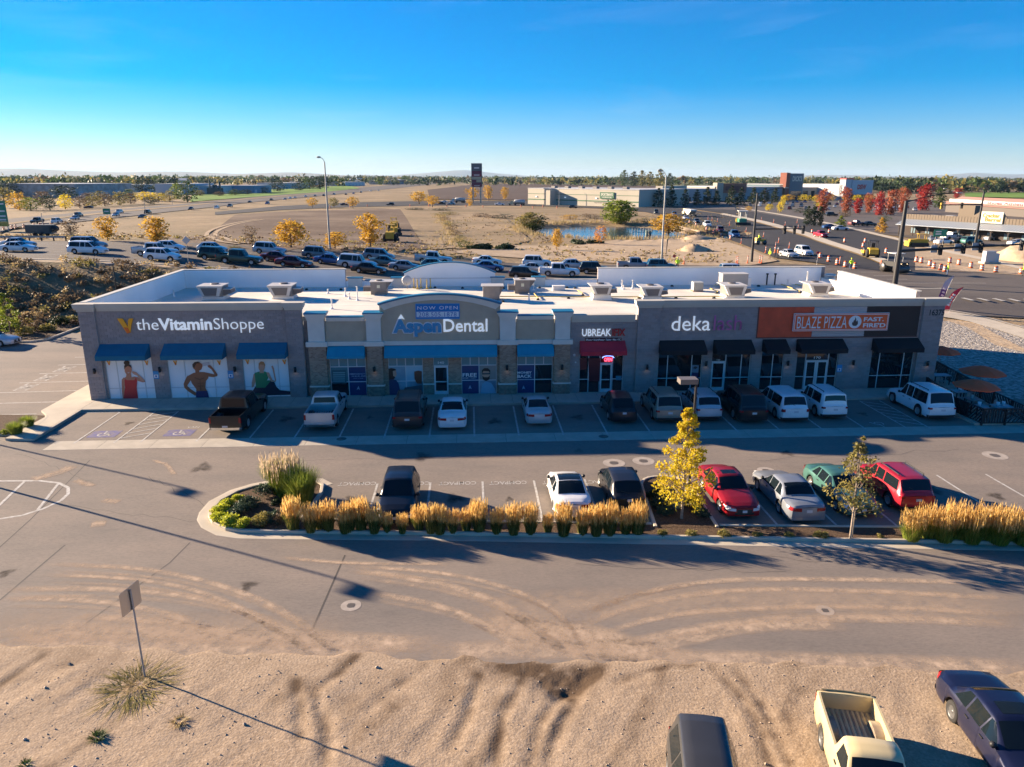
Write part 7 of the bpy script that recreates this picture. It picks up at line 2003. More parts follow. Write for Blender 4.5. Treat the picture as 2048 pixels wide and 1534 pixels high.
for i,px in enumerate((1614,1627,1639)): px_tree(px,452,38,18,'column','dark',ordn(i) + ' dark columnar tree of the group of three by the side road',i,'columnar trees by the side road',600,.08)
px_tree(1681,458,26,26,'cone','lime','yellow green young tree by the parked blue car',2,None,600,.1); px_tree(1763,466,30,24,'cone','amber','orange yellow young tree behind the signal mast',1,None,600,.1)
px_tree(1878,416,38,26,'column','green','green tree beside the red tree near the restaurant',1,None,600,.05); px_tree(1975,480,38,22,'vase','olive','thin tree before the restaurant porch',2,None,300,.3)
for i,(px,py,h,w,lm) in enumerate(((1600,426,10,30,'dark'),(1622,428,9,26,'green'),(1690,434,14,30,'brown'),(1770,442,10,26,'green'),(1840,452,10,30,'olive'))):
 px_tree(px,py,h,w,'round',lm,ordn(i) + ' clipped shrub mass from the left in the store parking',i,'shrub masses of the store parking',300,.02,'bush')
# left band of thickets beyond the highway
BL = [(10,416,40,50,'olive'),(40,420,34,44,'amber'),(62,421,26,40,'lime'),(100,420,28,32,'dark'),(131,418,28,28,'yellow'),(85,410,28,36,'brown'),(160,416,22,36,'brown'),(185,414,22,36,'olive'),(176,414,8,8,'yellow'),(210,412,24,40,'brown'),(240,410,26,40,'olive'),(262,408,22,30,'brown'),(290,402,18,40,'yellow'),(318,402,16,40,'yellow'),(302,408,14,34,'dark'),(340,404,22,30,'olive'),(375,404,42,46,'green'),(355,398,30,26,'lime'),
      (130,398,26,50,'dark'),(20,395,30,60,'dark'),(60,384,24,60,'dark'),(240,392,26,30,'olive'),(285,384,26,40,'dark'),(320,386,20,40,'dark'),(150,378,22,30,'green'),(556,383,22,34,'dark'),(598,381,16,30,'dark'),(640,378,24,58,'dark'),(620,378,20,30,'green'),(400,392,12,24,'olive'),(470,391,12,30,'green'),(495,389,10,20,'dark'),(440,392,9,24,'brown'),(200,398,16,30,'olive'),(175,400,14,26,'brown'),(260,396,18,28,'green'),(420,385,14,26,'dark'),(525,386,12,26,'green'),(350,388,16,30,'dark')]
for i,(px,py,h,w,lm) in enumerate(BL):
 px_tree(px,py,h,w,'round',lm,ordn(i) + ' bushy tree of the thicket band left of the highway, ' + {'olive': 'olive','amber': 'amber','lime': 'lime green','dark': 'dark green','yellow': 'bright yellow','brown': 'brown','green': 'green'}[lm],i,'thicket trees left of the highway',500,.03,'bush_tree')
# far woodland, reads as one mass
def far_wood():
 rng = np.random.default_rng(21); sets = {k: ([],[],[]) for k in ('dark','green','olive','brown')}; cnt = dict.fromkeys(sets,0)
 for i in range(7500):
  d = 640 * (10 ** (rng.random() ** 1.35 * 1.0)); a = rng.uniform(-.80,.80); x,y = d * math.tan(a) * .98,d
  px = 1024 + 1480 * x / y
  if 700 < px < 1650 and d < 1500: continue
  if 370 < px < 740 and d < 1350: continue
  if px < 380 and d < 900: continue
  if d < 850 and px > 900: continue
  h = rng.uniform(7,17) * (1 + .25 * (d > 2500)); w = h * rng.uniform(.7,1.3)
  k = rng.choice(['dark','green','olive','brown'],p=[.45,.3,.17,.08]); n = 44 if d < 1600 else 26
  cen = rng.normal(size=(6,3)) * np.array([w * .3,w * .3,h * .18]) + np.array([x,y,-2 + h * .55]); V,F,R = leaf_geo(rng,cen,np.full(6,w * .34),n,h * .21,.9)
  V[:,2] = np.maximum(V[:,2],-2.1)
  s = sets[k]; s[1].append(F + cnt[k]); cnt[k] += len(V); s[0].append(V); s[2].append(R)
 for k,(V,F,R) in sets.items():
  o = link('far_woodland',np_mesh('far_woodland',np.concatenate(V),np.concatenate(F),LM[k],False,np.concatenate(R))); tag(o,k + ' part of the distant belt of trees along the horizon',kind='stuff')
far_wood()
# reeds and grass round the pond and in the ditch
def reeds():
 rng = np.random.default_rng(31); Vs,Fs,Rs,off = [],[],[],0
 def put(x,y,h,n,sp):
  nonlocal off
  V,F,R,_ = blades_geo(rng,n,h,h * .3,sp,w=.05,hv=.5); V = V + np.array([x,y,float(hgt(x,y)) - .05]); Vs.append(V); Fs.append(F + off); Rs.append(R); off += len(V)
 for i in range(420):
  t = rng.uniform(0,2 * math.pi); k = rng.uniform(.98,1.18); put(30 + 26 * k * math.cos(t),229 + 34 * k * math.sin(t),rng.uniform(.8,1.6),10,.8)
 for i in range(160):
  t = rng.random(); p = (-.5 + 3 * t + rng.normal() * 1.2 - (1 - t) * 0,0)
  a,b = at(880,430),at(925,495); put(a[0] + (b[0] - a[0]) * t + rng.normal() * 1.5,a[1] + (b[1] - a[1]) * t,rng.uniform(.6,1.2),12,.7)
 o = link('reeds',np_mesh('reeds',np.concatenate(Vs),np.concatenate(Fs),LM['straw'],False,np.concatenate(Rs))); tag(o,'straw coloured reeds round the pond and along the ditch',kind='stuff')
reeds()
def field_scrub():
 rng = np.random.default_rng(41); sets = {k: ([],[],[]) for k in ('brown','olive','straw')}; cnt = dict.fromkeys(sets,0)
 for i in range(2600):
  y = 128 + 290 * rng.random() ** 1.5; x = y * rng.uniform(-.72,.30)
  if vnoise(np.array(x / 30),np.array(y / 45),15) < .47: continue
  px = 1024 + 1480 * x / y
  if (x - 30) ** 2 / 28 ** 2 + (y - 229) ** 2 / 36 ** 2 < 1.1 or (px < 900 and y > 215) or y > 330 + .2 * x: continue
  k = rng.choice(['brown','olive','straw'],p=[.3,.15,.55]); r = rng.uniform(.25,.7)
  cen = rng.normal(size=(3,3)) * np.array([r * 1.6,r * 1.6,r * .12]) + np.array([x,y,h1(x,y) + r * .25]); V,F,R = leaf_geo(rng,cen,np.full(3,r * .6),16,.2,.6)
  s = sets[k]; s[1].append(F + cnt[k]); cnt[k] += len(V); s[0].append(V); s[2].append(R)
 for k,(V,F,R) in sets.items(): tag(link('field_scrub',np_mesh('field_scrub',np.concatenate(V),np.concatenate(F),LM[k],False,np.concatenate(R))),k + ' dry tufts scattered over the fields',kind='stuff')
field_scrub()
for i,(px,py,s,lb) in enumerate(((960,498,1.0,'left dark juniper mat before the pond field'),(1010,498,1.0,'right dark juniper mat before the pond field'),(1155,487,.9,'dark juniper mat left of the orange tree'),(1190,487,.8,'dark juniper mat right of the orange tree'))):
 p = at(px,py); o = shrub(0,0,shrub_mesh(300,'dark',1.0,900,.16,.5),lb,2.2 * s,i,None,'juniper_mat',loc=p); o.scale = (2.9 * s,1.6 * s,1.5 * s)

# ================================================================ BUILDINGS BEHIND
def bx(mb,x0,x1,y0,y1,z0,z1): mb.b2(x0,x1,y0,y1,z0,z1)
def store(name,pl,pr,depth,h,label,wallm,cat='building',parapet=.0,roofm=None):
 """building whose front runs between two ground points; returns root and width (x along the front, -y towards us)"""
 a = Vector(pl[:2]); b = Vector(pr[:2]); w = (b - a).length; rz = math.atan2(b.y - a.y,b.x - a.x)
 e = empty(name,(a.x,a.y,min(pl[2],pr[2]) - .3),rz,label,cat)
 mb = MB(); mb.b2(0,w,0,depth,0,h); mb.build('wall',wallm,e)
 mb = MB(); mb.b2(-.2,w + .2,-.2,depth + .2,h,h + .35); mb.build('roof',roofm or M_conc,e)
 return e,w
M_beige = mat('beige store wall',(.48,.43,.34),.85,var=.04,vscale=.1); M_gband = mat('green store band',(.05,.14,.07),.7); M_bluegrey = mat('blue grey store wall',(.30,.31,.32),.85,var=.04,vscale=.1); M_tanw = mat('tan store wall',(.42,.35,.27),.85); M_dkwin = mat('dark far glass',(.02,.03,.035),.2); M_metalroof = mat('metal far roof',(.5,.49,.47),.6,var=.08,vscale=.05)
p1 = (10.2,500.0,-2.0); p2 = (73.0,440.0,-2.0)
e,w = store('big_store',p1,p2,55,10.2,'big beige store with green bands and green logo sign',M_beige,roofm=M_metalroof)
mb = MB(); mb.b2(-.05,w + .05,-.12,-.001,3.2,3.8); mb.build('band',M_gband,e); mb = MB(); mb.b2(-.05,w + .05,-.1,-.001,6.9,7.15); mb.build('band',M_gband,e)
mb = MB(); mb.b2(w * .24,w * .28,-6,-.001,0,9.4); mb.build('buttress',M_beige,e)
mb = MB(); mb.b2(w * .68,w * .80,-.5,-.13,5.0,8.8); s_ = mb.build('logo_board',M_gband,e)
wall_text('logo_lettering',"SPORTSMAN'S",w * .69,w * .79,6.6,8.3,-.55,mat('pale lettering',(.6,.62,.5),.6),e,off=.03); wall_text('logo_lettering','WAREHOUSE',w * .70,w * .78,5.5,6.2,-.55,mat('pale lettering',(.6,.62,.5),.6),e,off=.03)
wall_text('wall_lettering','HUNTING FISHING CAMPING',w * .63,w * .83,2.3,2.9,-.13,M_ktext,e,off=.01)
for k in range(6): mb = MB(); mb.b2(w * (.15 + .13 * k),w * (.15 + .13 * k) + 3,8,11,10.55,11.9); mb.build('roof_unit',M_unit,e)
for k in range(3): mb = MB(); mb.b2(w * (.08 + .28 * k),w * (.08 + .28 * k) + 1.2,-.4,-.1,4.9,5.5); mb.build('wall_lamp',M_lw,e)
def strip(name,pxl,pyl,pxr,pyr,depth,h,label,wm,extras):
 p1,p2 = at(pxl,pyl),at(pxr,pyr); e,w = store(name,p1,p2,depth,h,label,wm,roofm=M_metalroof)
 for (nm,a,b,z0,z1,out,mt) in extras: mb = MB(); mb.b2(a * w,b * w,-out,-.002 if out < 1 else 3,z0,z1); mb.build(nm,mt,e)
 for k in range(int(w / 9)): mb = MB(); mb.b2(k * 9 + 2,k * 9 + 6,-.1,-.001,.4,3.4); mb.build('window',M_dkwin,e)
 return e,w
M_brickr = mat('red brick far',(.28,.10,.065),.9,var=.1,vscale=.5); M_teal_w = mat('teal grey wall',(.12,.17,.19),.85); M_tan_dk = mat('dark tan wall',(.30,.27,.24),.85)  # M_tan_dk: plain darker tan for store walls, panels and boards
e,w = strip('side_store',1273,412,1368,407,40,9.5,'grey green store wing right of the big beige store',M_bluegrey,[('entrance_tower',.45,.98,0,12.0,2.0,M_beige),('band',0,1,2.6,3.2,.12,M_gband),('green_sign',.6,.9,6.2,9.5,2.2,M_gband)])
e,w = strip('store_row',1370,403.5,1428,402,40,9.0,'pale blue grey store between the green wing and the brick front',M_bluegrey,[('teal_sign',.6,.9,6,8,.15,M_teal_w)])
e,w = strip('brick_store',1428,402,1490,401,45,10.5,'dark store with red brick tower and red sign panel',M_tan_dk,[('brick_tower',.02,.22,0,13.5,1.5,M_tanw),('brick_front',.22,.98,6,13.0,1.2,M_brickr),('sign_panel',.3,.9,8.0,11.0,1.4,mat('dark red panel2',(.14,.03,.03),.7))])
e,w = strip('grey_store',1490,401,1563,400,45,10.0,'grey panelled store left of the tall blue sign front',M_bluegrey,[('panel',.4,.5,0,8,.2,M_tan_dk),('panel',.7,.8,0,8,.2,M_tan_dk)])
e,w = strip('sports_store',1563,400,1598,399,45,12.0,"store front with tall blue green DICK'S sign tower",M_teal_w,[('sign_tower',.22,.98,0,20.5,2.5,M_teal_w),('brick_tower',.0,.2,0,21.0,2.6,M_brickr),('grille',.3,.9,0,7,2.7,M_dkwin)])
wall_text('sign_lettering',"DICK'S",w * .35,w * .88,14.5,18.5,-2.6,mat('pale lettering',(.6,.62,.5),.6),e,off=.02)
e,w = strip('tan_store',1598,399,1682,397.5,50,9.5,'long tan store row right of the blue sign tower',M_tanw,[('parapet',.45,.95,8,12,.6,M_beige),('sign_board',.6,.85,7.5,10.5,.8,M_tan_dk),('panel',.08,.18,0,7,.2,M_dkwin),('panel',.26,.34,0,7,.2,M_dkwin)])
e,w = strip('shoe_store',1682,400,1736,399,40,12.0,'white store front with red capped corner and red sign letters',mat('white store wall',(.50,.51,.52),.8),[('white_front',.22,1.0,4.5,15.5,3.0,mat('white store wall',(.50,.51,.52),.8)),('corner',0,.24,0,16.0,2.5,mat('white store wall',(.50,.51,.52),.8)),('red_cap',-.01,.3,16.0,17.0,2.8,M_lr),('dark_entry',.3,.95,0,4.4,2.6,M_dkwin)])
wall_text('sign_lettering','DSW',w * .42,w * .75,8.3,12.2,-3.1,M_lr,e,off=.06)
# restaurant with porch
p1,p2 = at(1790,470),at(2120,492)
a = Vector(p1[:2]); b = Vector(p2[:2]); w = (b - a).length
e = empty('restaurant',(a.x,a.y,p1[2] - .3),math.atan2(b.y - a.y,b.x - a.x),'low restaurant with grey metal porch roof and yellow lettered sign','building')
M_wood = mat('dark wood wall',(.06,.045,.038),.9,var=.1,vscale=.8); M_shake = mat('weathered brown parapet',(.17,.135,.10),.9)
mb = MB(); mb.b2(0,w,3.2,20,0,4.4); mb.build('wall',M_wood,e)
mb = MB(); mb.b2(0,w,2.9,3.19,4.0,6.0)
for k in range(int(w / .8)): mb.b2(k * .8,k * .8 + .35,2.84,2.899,4.0,6.0)
mb.build('parapet',M_shake,e)
mb = MB(); mb.b2(0,w,3.2,20,4.5,4.7); mb.build('roof',M_unit_dk,e)
nb = int(w / .75)
mb = MB(); mb.prism([(2.85,4.6),(-.4,3.25),(-.4,3.15),(2.85,4.45)],0,w,'YZ'); mb.build('porch_roof',mat('pale blue metal roof',(.38,.42,.46),.45,metal=.3),e)
rib = MB(); rib.prism([(2.85,4.66),(-.42,3.30),(-.42,3.22),(2.85,4.58)],0,.1,'YZ'); ribm = rib.mesh('roof_rib',mat('roof rib',(.26,.29,.32),.5)); fixn(ribm)
for k in range(nb): link('roof_rib',ribm,e,None,(k * .75,0,0))
for k in range(int(w / 4.2)):
 x = 1 + k * 4.2; mb = MB(); mb.b2(x - .1,x + .1,-.1,.1,0,3.2); mb.tube((x,0,2.4),(x - .7,0,3.15),.06,n=4); mb.tube((x,0,2.4),(x + .7,0,3.15),.06,n=4); mb.build('porch_post',M_wood,e)
 mb = MB(); mb.b2(x + 1.4,x + 2.6,3.1,3.19,1.0,2.4); mb.build('window',mat('blue grey window',(.16,.24,.28),.3),e)  # window is one flat blue grey colour
sx = w * .575
mb = MB(); mb.prism([(sx - 5.5,6.0),(sx + 3.5,6.0),(sx + 2.4,7.3),(sx - 3.6,7.3)],2.86,3.15,'XZ'); mb.build('sign_gable',M_shake,e)
mb = MB(); mb.b2(sx - 2.9,sx + 2.6,2.5,2.8,4.75,7.5); mb.build('sign_board',mat('cream sign board',(.75,.68,.5),.6),e)
wall_text('sign_lettering','Cracker',sx - 2.4,sx + 1.9,6.1,7.1,2.45,mat('amber letter',(.5,.17,.01),.6),e,off=.04); wall_text('sign_lettering','Barrel',sx - 1.7,sx + 2.2,5.1,6.1,2.45,mat('amber letter',(.5,.17,.01),.6),e,off=.04)
mb = MB(); mb.b2(w * .34,w * .44,4.2,7,4.7,8.8); mb.build('chimney',M_shake,e)
for k,q in enumerate((.1,.2,.68,.8,.92)): mb = MB(); mb.b2(q * w,q * w + 2,8,10,4.71,5.8); mb.build('roof_unit',M_unit_top if k % 2 else M_unit_dk,e)
# red roofed shops further back
p1,p2 = at(1890,424),at(2120,440)
e,w = store('red_roofed_shops',p1,p2,30,5.0,'pink roofed shop row with red letters behind the restaurant',mat('dark shop front',(.10,.085,.075),.8),roofm=mat('pink roof',(.36,.18,.15),.8))
mb = MB(); mb.prism([(-.5,4.3),(-.3,4.2),(7,7.4),(7,7.7)],-.4,w + .4,'YZ'); mb.build('sloped_roof',mat('pink roof',(.36,.18,.15),.8),e); mb = MB(); mb.b2(-.3,w + .3,1.4,1.8,5.2,6.6); mb.build('white_fascia',mat('pale pink fascia',(.58,.52,.50),.7),e)
wall_text('sign_lettering','Shoes Athletics and More',w * .38,w * .98,5.35,6.4,1.35,M_lr,e,off=.03)
# industrial sheds and houses at left
M_shed = mat('weathered steel shed',(.42,.40,.38),.7,c2=(.26,.24,.22),vscale=.25); M_shedb = mat('blue grey shed',(.34,.42,.48),.7); M_wh = mat('white far wall',(.55,.55,.53),.8)
SH = [(153,396,266,392,70,11,M_shed,'long weathered steel shed with pale roof beyond the thicket'),(285,384,350,382,40,8,M_wh,'white topped shed behind the thicket trees'),(374,389,430,386,30,10,M_shedb,'blue grey factory hall left of the stack'),(440,388,482,386,30,8,M_wh,'pale factory hall right of the stack'),(508,387,543,385,25,8,mat('bright blue roof shed',(.06,.22,.34),.6),'shed with bright blue roof by the green field'),(25,393,140,389,15,6,M_wh,'long low white building at far left'),(88,380,125,379,15,6,M_wh,'second low white building at far left'),(570,378,620,376,40,8,M_shedb,'grey blue warehouse behind the dark trees'),(690,372,730,371,40,7,M_wh,'pale roadside hall far along the highway'),(795,368,815,367,30,9,M_brickr,'small red building far along the highway'),(765,369,790,368,30,8,M_shed,'grey roadside hall beside the small red building')]
for (xl,yl,xr,yr,dp,h,mt,lb) in SH:
 p1,p2 = at(xl,yl),at(xr,yr); e,w = store('shed',p1,p2,dp,h,lb,mt,roofm=M_metalroof)
 for k in range(max(1,int(w / 14))): mb = MB(); mb.b2(k * 14 + 3,k * 14 + 8,-.15,-.001,0,h * .5); mb.build('door',M_shedb if mt is not M_shedb else M_wh,e)
p = at(431,388); e = empty('stack_tower',p,0,'dark green industrial stacks between the factory halls','tower')
M_st = mat('dark green steel',(.03,.07,.07),.7)
for dx,hh,r in ((-5,15,.8),(5,12,1.1),(0,9,2.5)): mb = MB(); mb.tube((dx,0,0),(dx,0,hh),r,r * .9,10); mb.build('stack',M_st,e)
mb = MB(); mb.b2(-7,7,-3,3,0,6); mb.build('frame',M_st,e)
rng = random.Random(8); hc = 0
hm = {}
for i in range(46):
 px = rng.uniform(1650,2060) if i > 12 else rng.uniform(1380,1620); py = rng.uniform(360.5,372) if px > 1700 else rng.uniform(358,362)
 if px < 1745 and py > 366: continue
 p = at(px,py); s = rng.uniform(.85,1.2); k = i % 4
 if k not in hm:
  wl = MB(); wl.b2(-6,6,-4.5,4.5,0,3.4); wl.add([(-6,-4.5,3.4),(-6,4.5,3.4),(-6,0,6.4),(6,-4.5,3.4),(6,4.5,3.4),(6,0,6.4)],[(0,1,2),(3,5,4)])
  rf = MB(); rf.prism([(-5.2,3.1),(0,6.7),(5.2,3.1),(5.2,3.35),(0,7.0),(-5.2,3.35)],-6.6,6.6,'YZ')
  hm[k] = (wl.mesh('wall',[M_wh,M_tanw,mat('sage house',(.33,.34,.29),.8),mat('grey house',(.40,.40,.40),.8)][k]),rf.mesh('roof',[mat('brown shingle',(.12,.09,.075),.9),mat('grey shingle',(.17,.165,.16),.9)][k % 2]))
  fixn(hm[k][0]); fixn(hm[k][1])
 e = empty('house',p,rng.uniform(0,6.28),ordn(hc) + ' small house of the distant housing estate at right','house','distant houses of the estate'); e.scale = (s,s,s); hc += 1
 link('wall',hm[k][0],e); link('roof',hm[k][1],e)
# pale town buildings at left
tw = {}
for i in range(38):
 px = rng.uniform(0,860); py = rng.uniform(359,372) - (px > 700) * 3; p = at(px,py); k = i % 4
 if k not in tw:
  wl = MB(); wl.b2(-14,14,-8,8,0,6); rf = MB(); rf.prism([(-9,5.8),(0,8.2),(9,5.8),(9,6.2),(0,8.6),(-9,6.2)],-14.6,14.6,'YZ')
  tw[k] = (wl.mesh('wall',[M_wh,M_shedb,M_tanw,M_wh][k]),rf.mesh('roof',[M_metalroof,M_metalroof,mat('grey shingle',(.17,.165,.16),.9),mat('brown shingle',(.12,.09,.075),.9)][k])); fixn(tw[k][0]); fixn(tw[k][1])
 e = empty('town_building',p,rng.uniform(-.5,.5),ordn(i) + ' pale building of the distant town behind the highway','building','distant town buildings'); s = rng.uniform(.6,1.3); e.scale = (s,s,s * rng.uniform(.8,1.3))
 link('wall',tw[k][0],e); link('roof',tw[k][1],e)
# brush along the ditch and field edges
for i,(px,py,h,w,lm) in enumerate(((882,432,8,30,'olive'),(890,442,9,26,'brown'),(897,452,10,26,'olive'),(905,462,11,26,'brown'),(912,472,12,26,'brown'),(920,484,14,28,'olive'),(928,496,16,34,'green'),(900,430,7,34,'olive'),(960,434,8,40,'brown'),(1010,437,9,44,'dark'),(985,436,7,36,'brown'),(830,420,5,46,'dark'),(880,421,5,46,'dark'),(1140,438,9,44,'amber'),(1180,436,9,44,'brown'),(1290,446,9,34,'amber'),(1375,470,10,40,'amber'),(470,496,6,30,'olive'),(625,499,5,40,'olive'),(720,500,5,30,'olive'))):
 px_tree(px,py,h,w,'round',lm,ordn(i) + ' low brush clump from the left along ditch, pond and field edges, ' + {'dark': 'dark green'}.get(lm,lm),i,'brush clumps of the fields',300,.02,'brush_clump')
# distant hills
def ridge(name,x0,x1,y,hs,label):
 n = 80; X = np.linspace(x0,x1,n); H = np.interp(np.linspace(0,1,n),np.linspace(0,1,len(hs)),hs) + (vnoise(np.linspace(0,14,n),np.zeros(n),7) - .5) * 18
 mb = MB(); P = []
 for j,t in enumerate(np.linspace(0,1,7)):
  P.append([(x,y + t * 3000,max(-3,h * math.sin(math.pi * min(.5 + t * .5,1)) if t > .4 else h * S(t / .4) if t > 0 else -3)) for x,h in zip(X,H)])
 mb.grid(P,0,True); struct(name,mb,mat('far hill scrub',(.20,.17,.12),.95),label)
ridge('far_hills',-14500,-2500,15000,[170,160,130,150,165,120,90,110,60,100,40,0],'low distant hills along the left horizon')
ridge('far_mountains',-5200,900,22000,[0,60,40,90,170,215,130,60,0],'faint distant mountain behind the town')
ridge('far_hills_right',7000,18000,21000,[0,60,90,40,70,150,110,130,80,0],'faint distant hills at right')
# ================================================================ TRAFFIC
def slope_at(x,y,rz):
 dx,dy = math.cos(rz),math.sin(rz); return math.atan2(float(hgt(x + dx * 2,y + dy * 2) - hgt(x - dx * 2,y - dy * 2)),4.0)
def placed(px,py,rz,up=.04):
 p = at(px,py); return (p[0],p[1],p[2] + up)
QG = 'vehicles queuing on the ramp road'
QU = [(38,495,'sedan','silver','silver sedan half hidden behind the white sedan at the left end of the ramp queue'),(38,503.5,'sedan','white','white sedan nearest the left edge on the ramp'),(178,497,'van','steel','grey van behind the white minivan on the ramp'),(177,507.5,'van','white','white minivan on the ramp left of the pickup'),
      (312,513,'pickup','silver','silver white pickup on the ramp behind the small white SUV'),(326,521.5,'smallsuv','white','small white SUV on the ramp in front of the pickup'),(340,502,'hatch','white','white hatchback in the far lane behind the ramp pickup'),(434,520,'suv','darkgreen','dark green SUV on the ramp behind the green black pickup'),(480,527.5,'crew','darkgreen','green black crew cab pickup on the near lane of the ramp'),
      (425,505,'hatch','silver','silver car in the far lane behind the dark green SUV'),(540,508,'suv','silver','silver SUV in the far lane behind the maroon sedans'),(556,523,'sedan','maroon','farther maroon sedan of two on the ramp'),(588,533,'bigsedan','maroon','nearer maroon sedan of two on the ramp'),(638,517,'suv','grey','grey SUV on the ramp beside the tall street light'),(661,528,'sedan','blue','navy blue sedan behind the silver long SUV'),
      (715,536,'longsuv','silver','silver long SUV in the middle of the ramp queue'),(758,519,'van','steel','steel grey van in the far lane of the ramp'),(770,531,'sedan','teal','dark teal sedan right of the silver long SUV'),(738,546,'sedan','charcoal','charcoal sedan nearest the rear parapet on the ramp'),(811,541,'sedan','steel','steel blue sedan left of the rear arch'),
      (867,527,'pickup','silver','silver pickup behind the rear arch'),(869,538,'hatch','teal','pale teal small car peeping over the rear arch'),(974,529,'sedan','white','white sedan right of the rear arch in the far lane'),(976,541,'sedan','blue','blue sedan right of the rear arch in the near lane'),(1049,557,'smallsuv','black','black small SUV nearest the low rear parapet'),
      (1074,533,'suv','white','white SUV behind the white crew cab pickup'),(1068,544,'sedan','silver','silver sedan between the black small SUV and the white pickup'),(1118,552,'crew','white','white crew cab pickup behind the low rear parapet'),(1189,547,'suv','black','black SUV left of the high right rear parapet'),(1148,537,'hatch','silver','silver hatchback behind the white crew cab pickup'),
      (1271,539,'pickup','steel','blue grey pickup behind the right rear parapet'),(1322,541,'suv','teal','teal SUV beside the right street light foot'),(1468,552,'suv','silver','silver SUV roof peeping over the right rear parapet')]
for px,py,m,c,lb in QU:
 p = placed(px,py,0); car(m,p,rad(rg.uniform(-2,1)),c,lb,'truck' if m in ('pickup','crew') else 'car',QG,lod=1,pitch=slope_at(p[0],p[1],0))
HG = 'cars on the far highway'
HW = [(75,447,'pickup','charcoal'),(115,447,'suv','white'),(150,440,'sedan','silver'),(158,434,'suv','grey'),(232,433,'hatch','silver'),(240,427,'suv','white'),(285,437,'sedan','charcoal'),(296,428,'suv','charcoal'),(382,420,'sedan','charcoal'),(434,418,'suv','white'),(460,415,'pickup','grey'),(500,406,'sedan','charcoal'),(535,409,'suv','blue'),(543,401,'sedan','charcoal'),(570,400,'sedan','steel'),(580,398,'sedan','white'),(590,397,'sedan','silver'),(611,394,'sedan','white'),(630,393,'sedan','grey'),(648,393,'suv','charcoal'),(668,390,'van','steel'),(692,390,'sedan','charcoal'),(707,388,'sedan','blue'),(722,386,'van','grey'),(741,383,'sedan','white'),(757,382,'sedan','silver')]
for i,(px,py,m,c) in enumerate(HW):
 a,b = at(px - 6,py + .7),at(px + 6,py - .7); rz = math.atan2(b[1] - a[1],b[0] - a[0])
 tiny(m,placed(px,py,0,.15),rz if i % 2 else rz + math.pi,c,ordn(i) + ' car from the left along the far highway, ' + c,HG)
for i,(px,py,m,c) in enumerate(((177,417,'sedan','navy'),(689,411,'sedan','navy'),(781,411,'suv','charcoal'),(884,409,'suv','charcoal'),(903,409,'sedan','silver'),(999,411,'pickup','white'),(888,405,'sedan','white'),(1146,417,'suv','charcoal'))):
 tiny(m,placed(px,py,0,.12),rad(2) if i % 2 else rad(180),c,ordn(i) + ' car from the left on the frontage road across the field, ' + c,'cars on the frontage road')
def along(px0,py0,px1,py1):
 a,b = at(px0,py0),at(px1,py1); return math.atan2(b[1] - a[1],b[0] - a[0])
sr = along(1400,452,1500,490)
for i,(px,py,m,c,lb) in enumerate(((1348,432,'suv','blue','blue SUV farthest back in the side road queue'),(1371,439,'sedan','silver','silver sedan in the side road queue behind the dark car'),(1393,446,'sedan','charcoal','dark car behind the white pickup on the side road'),(1414,454,'pickup','white','white pickup on the fresh side road'),(1440,465,'suv','maroon','maroon SUV behind the front pickup of the side road queue'),(1468,475,'pickup','blue','dark blue pickup at the front of the side road queue'),(1312,427,'suv','charcoal','dark SUV turning at the far bend of the side road'))):
 p = placed(px,py,0,.08); car(m,p,sr,c,lb,'truck' if m == 'pickup' else 'car','vehicles queuing on the side road',lod=1)
for (px,py,m,c,rz,lb) in ((1577,515,'sedan','silver',sr + .25,'silver sedan entering the junction'),(1607,511,'suv','white',sr + .15,'white SUV beside the silver sedan at the junction'),(1641,475,'oldpickup','crimson',sr + .12,'red pickup on the far carriageway')):
 car(m,placed(px,py,0,.09),rz,c,lb,'truck' if 'pickup' in m else 'car',None,lod=1)
PK = [(1660,458,'sedan','blue',.1),(1680,461,'sedan','white',.1),(1712,452,'oldpickup','maroon',.3),(1738,452,'sedan','charcoal',.2),(1663,433,'suv','charcoal',0),(1864,484,'sedan','steel',1.2),(1886,489,'sedan','white',.4),(1902,479,'oldpickup','white',.3),(1920,488,'sedan','brown',.2),(1942,489,'suv','green',.2),(1985,482,'sedan','silver',.3),(2035,492,'sedan','silver',.2)]
for i,(px,py,m,c,rz) in enumerate(PK):
 tiny(m,placed(px,py,0,.14),rz,c,ordn(i) + ' car counted round the restaurant, ' + c + ' ' + {'sedan': 'sedan','suv': 'SUV','oldpickup': 'pickup'}[m],'cars parked round the restaurant',name='parked_car')
rg2 = random.Random(4); k = 0
for row,(y0,xa,xb) in enumerate(((404,1480,1750),(408,1490,1790),(413,1500,1830),(419,1560,1850),(406,1375,1470))):
 px = xa
 while px < xb:
  if rg2.random() < .66:
   c = rg2.choice(['white','silver','grey','charcoal','blue','maroon','tan','white','steel']); m = rg2.choice(['sedan','suv','suv','pickup','van'])
   tiny(m,placed(px,y0 + (px - xa) * .012,0,.14),rg2.choice([1.2,-1.9]) + rg2.uniform(-.1,.1),c,ordn(k) + ' parked car from the back left of the store parking, ' + c,'cars in the store parking',name='parked_car'); k += 1
  px += rg2.uniform(12,20)
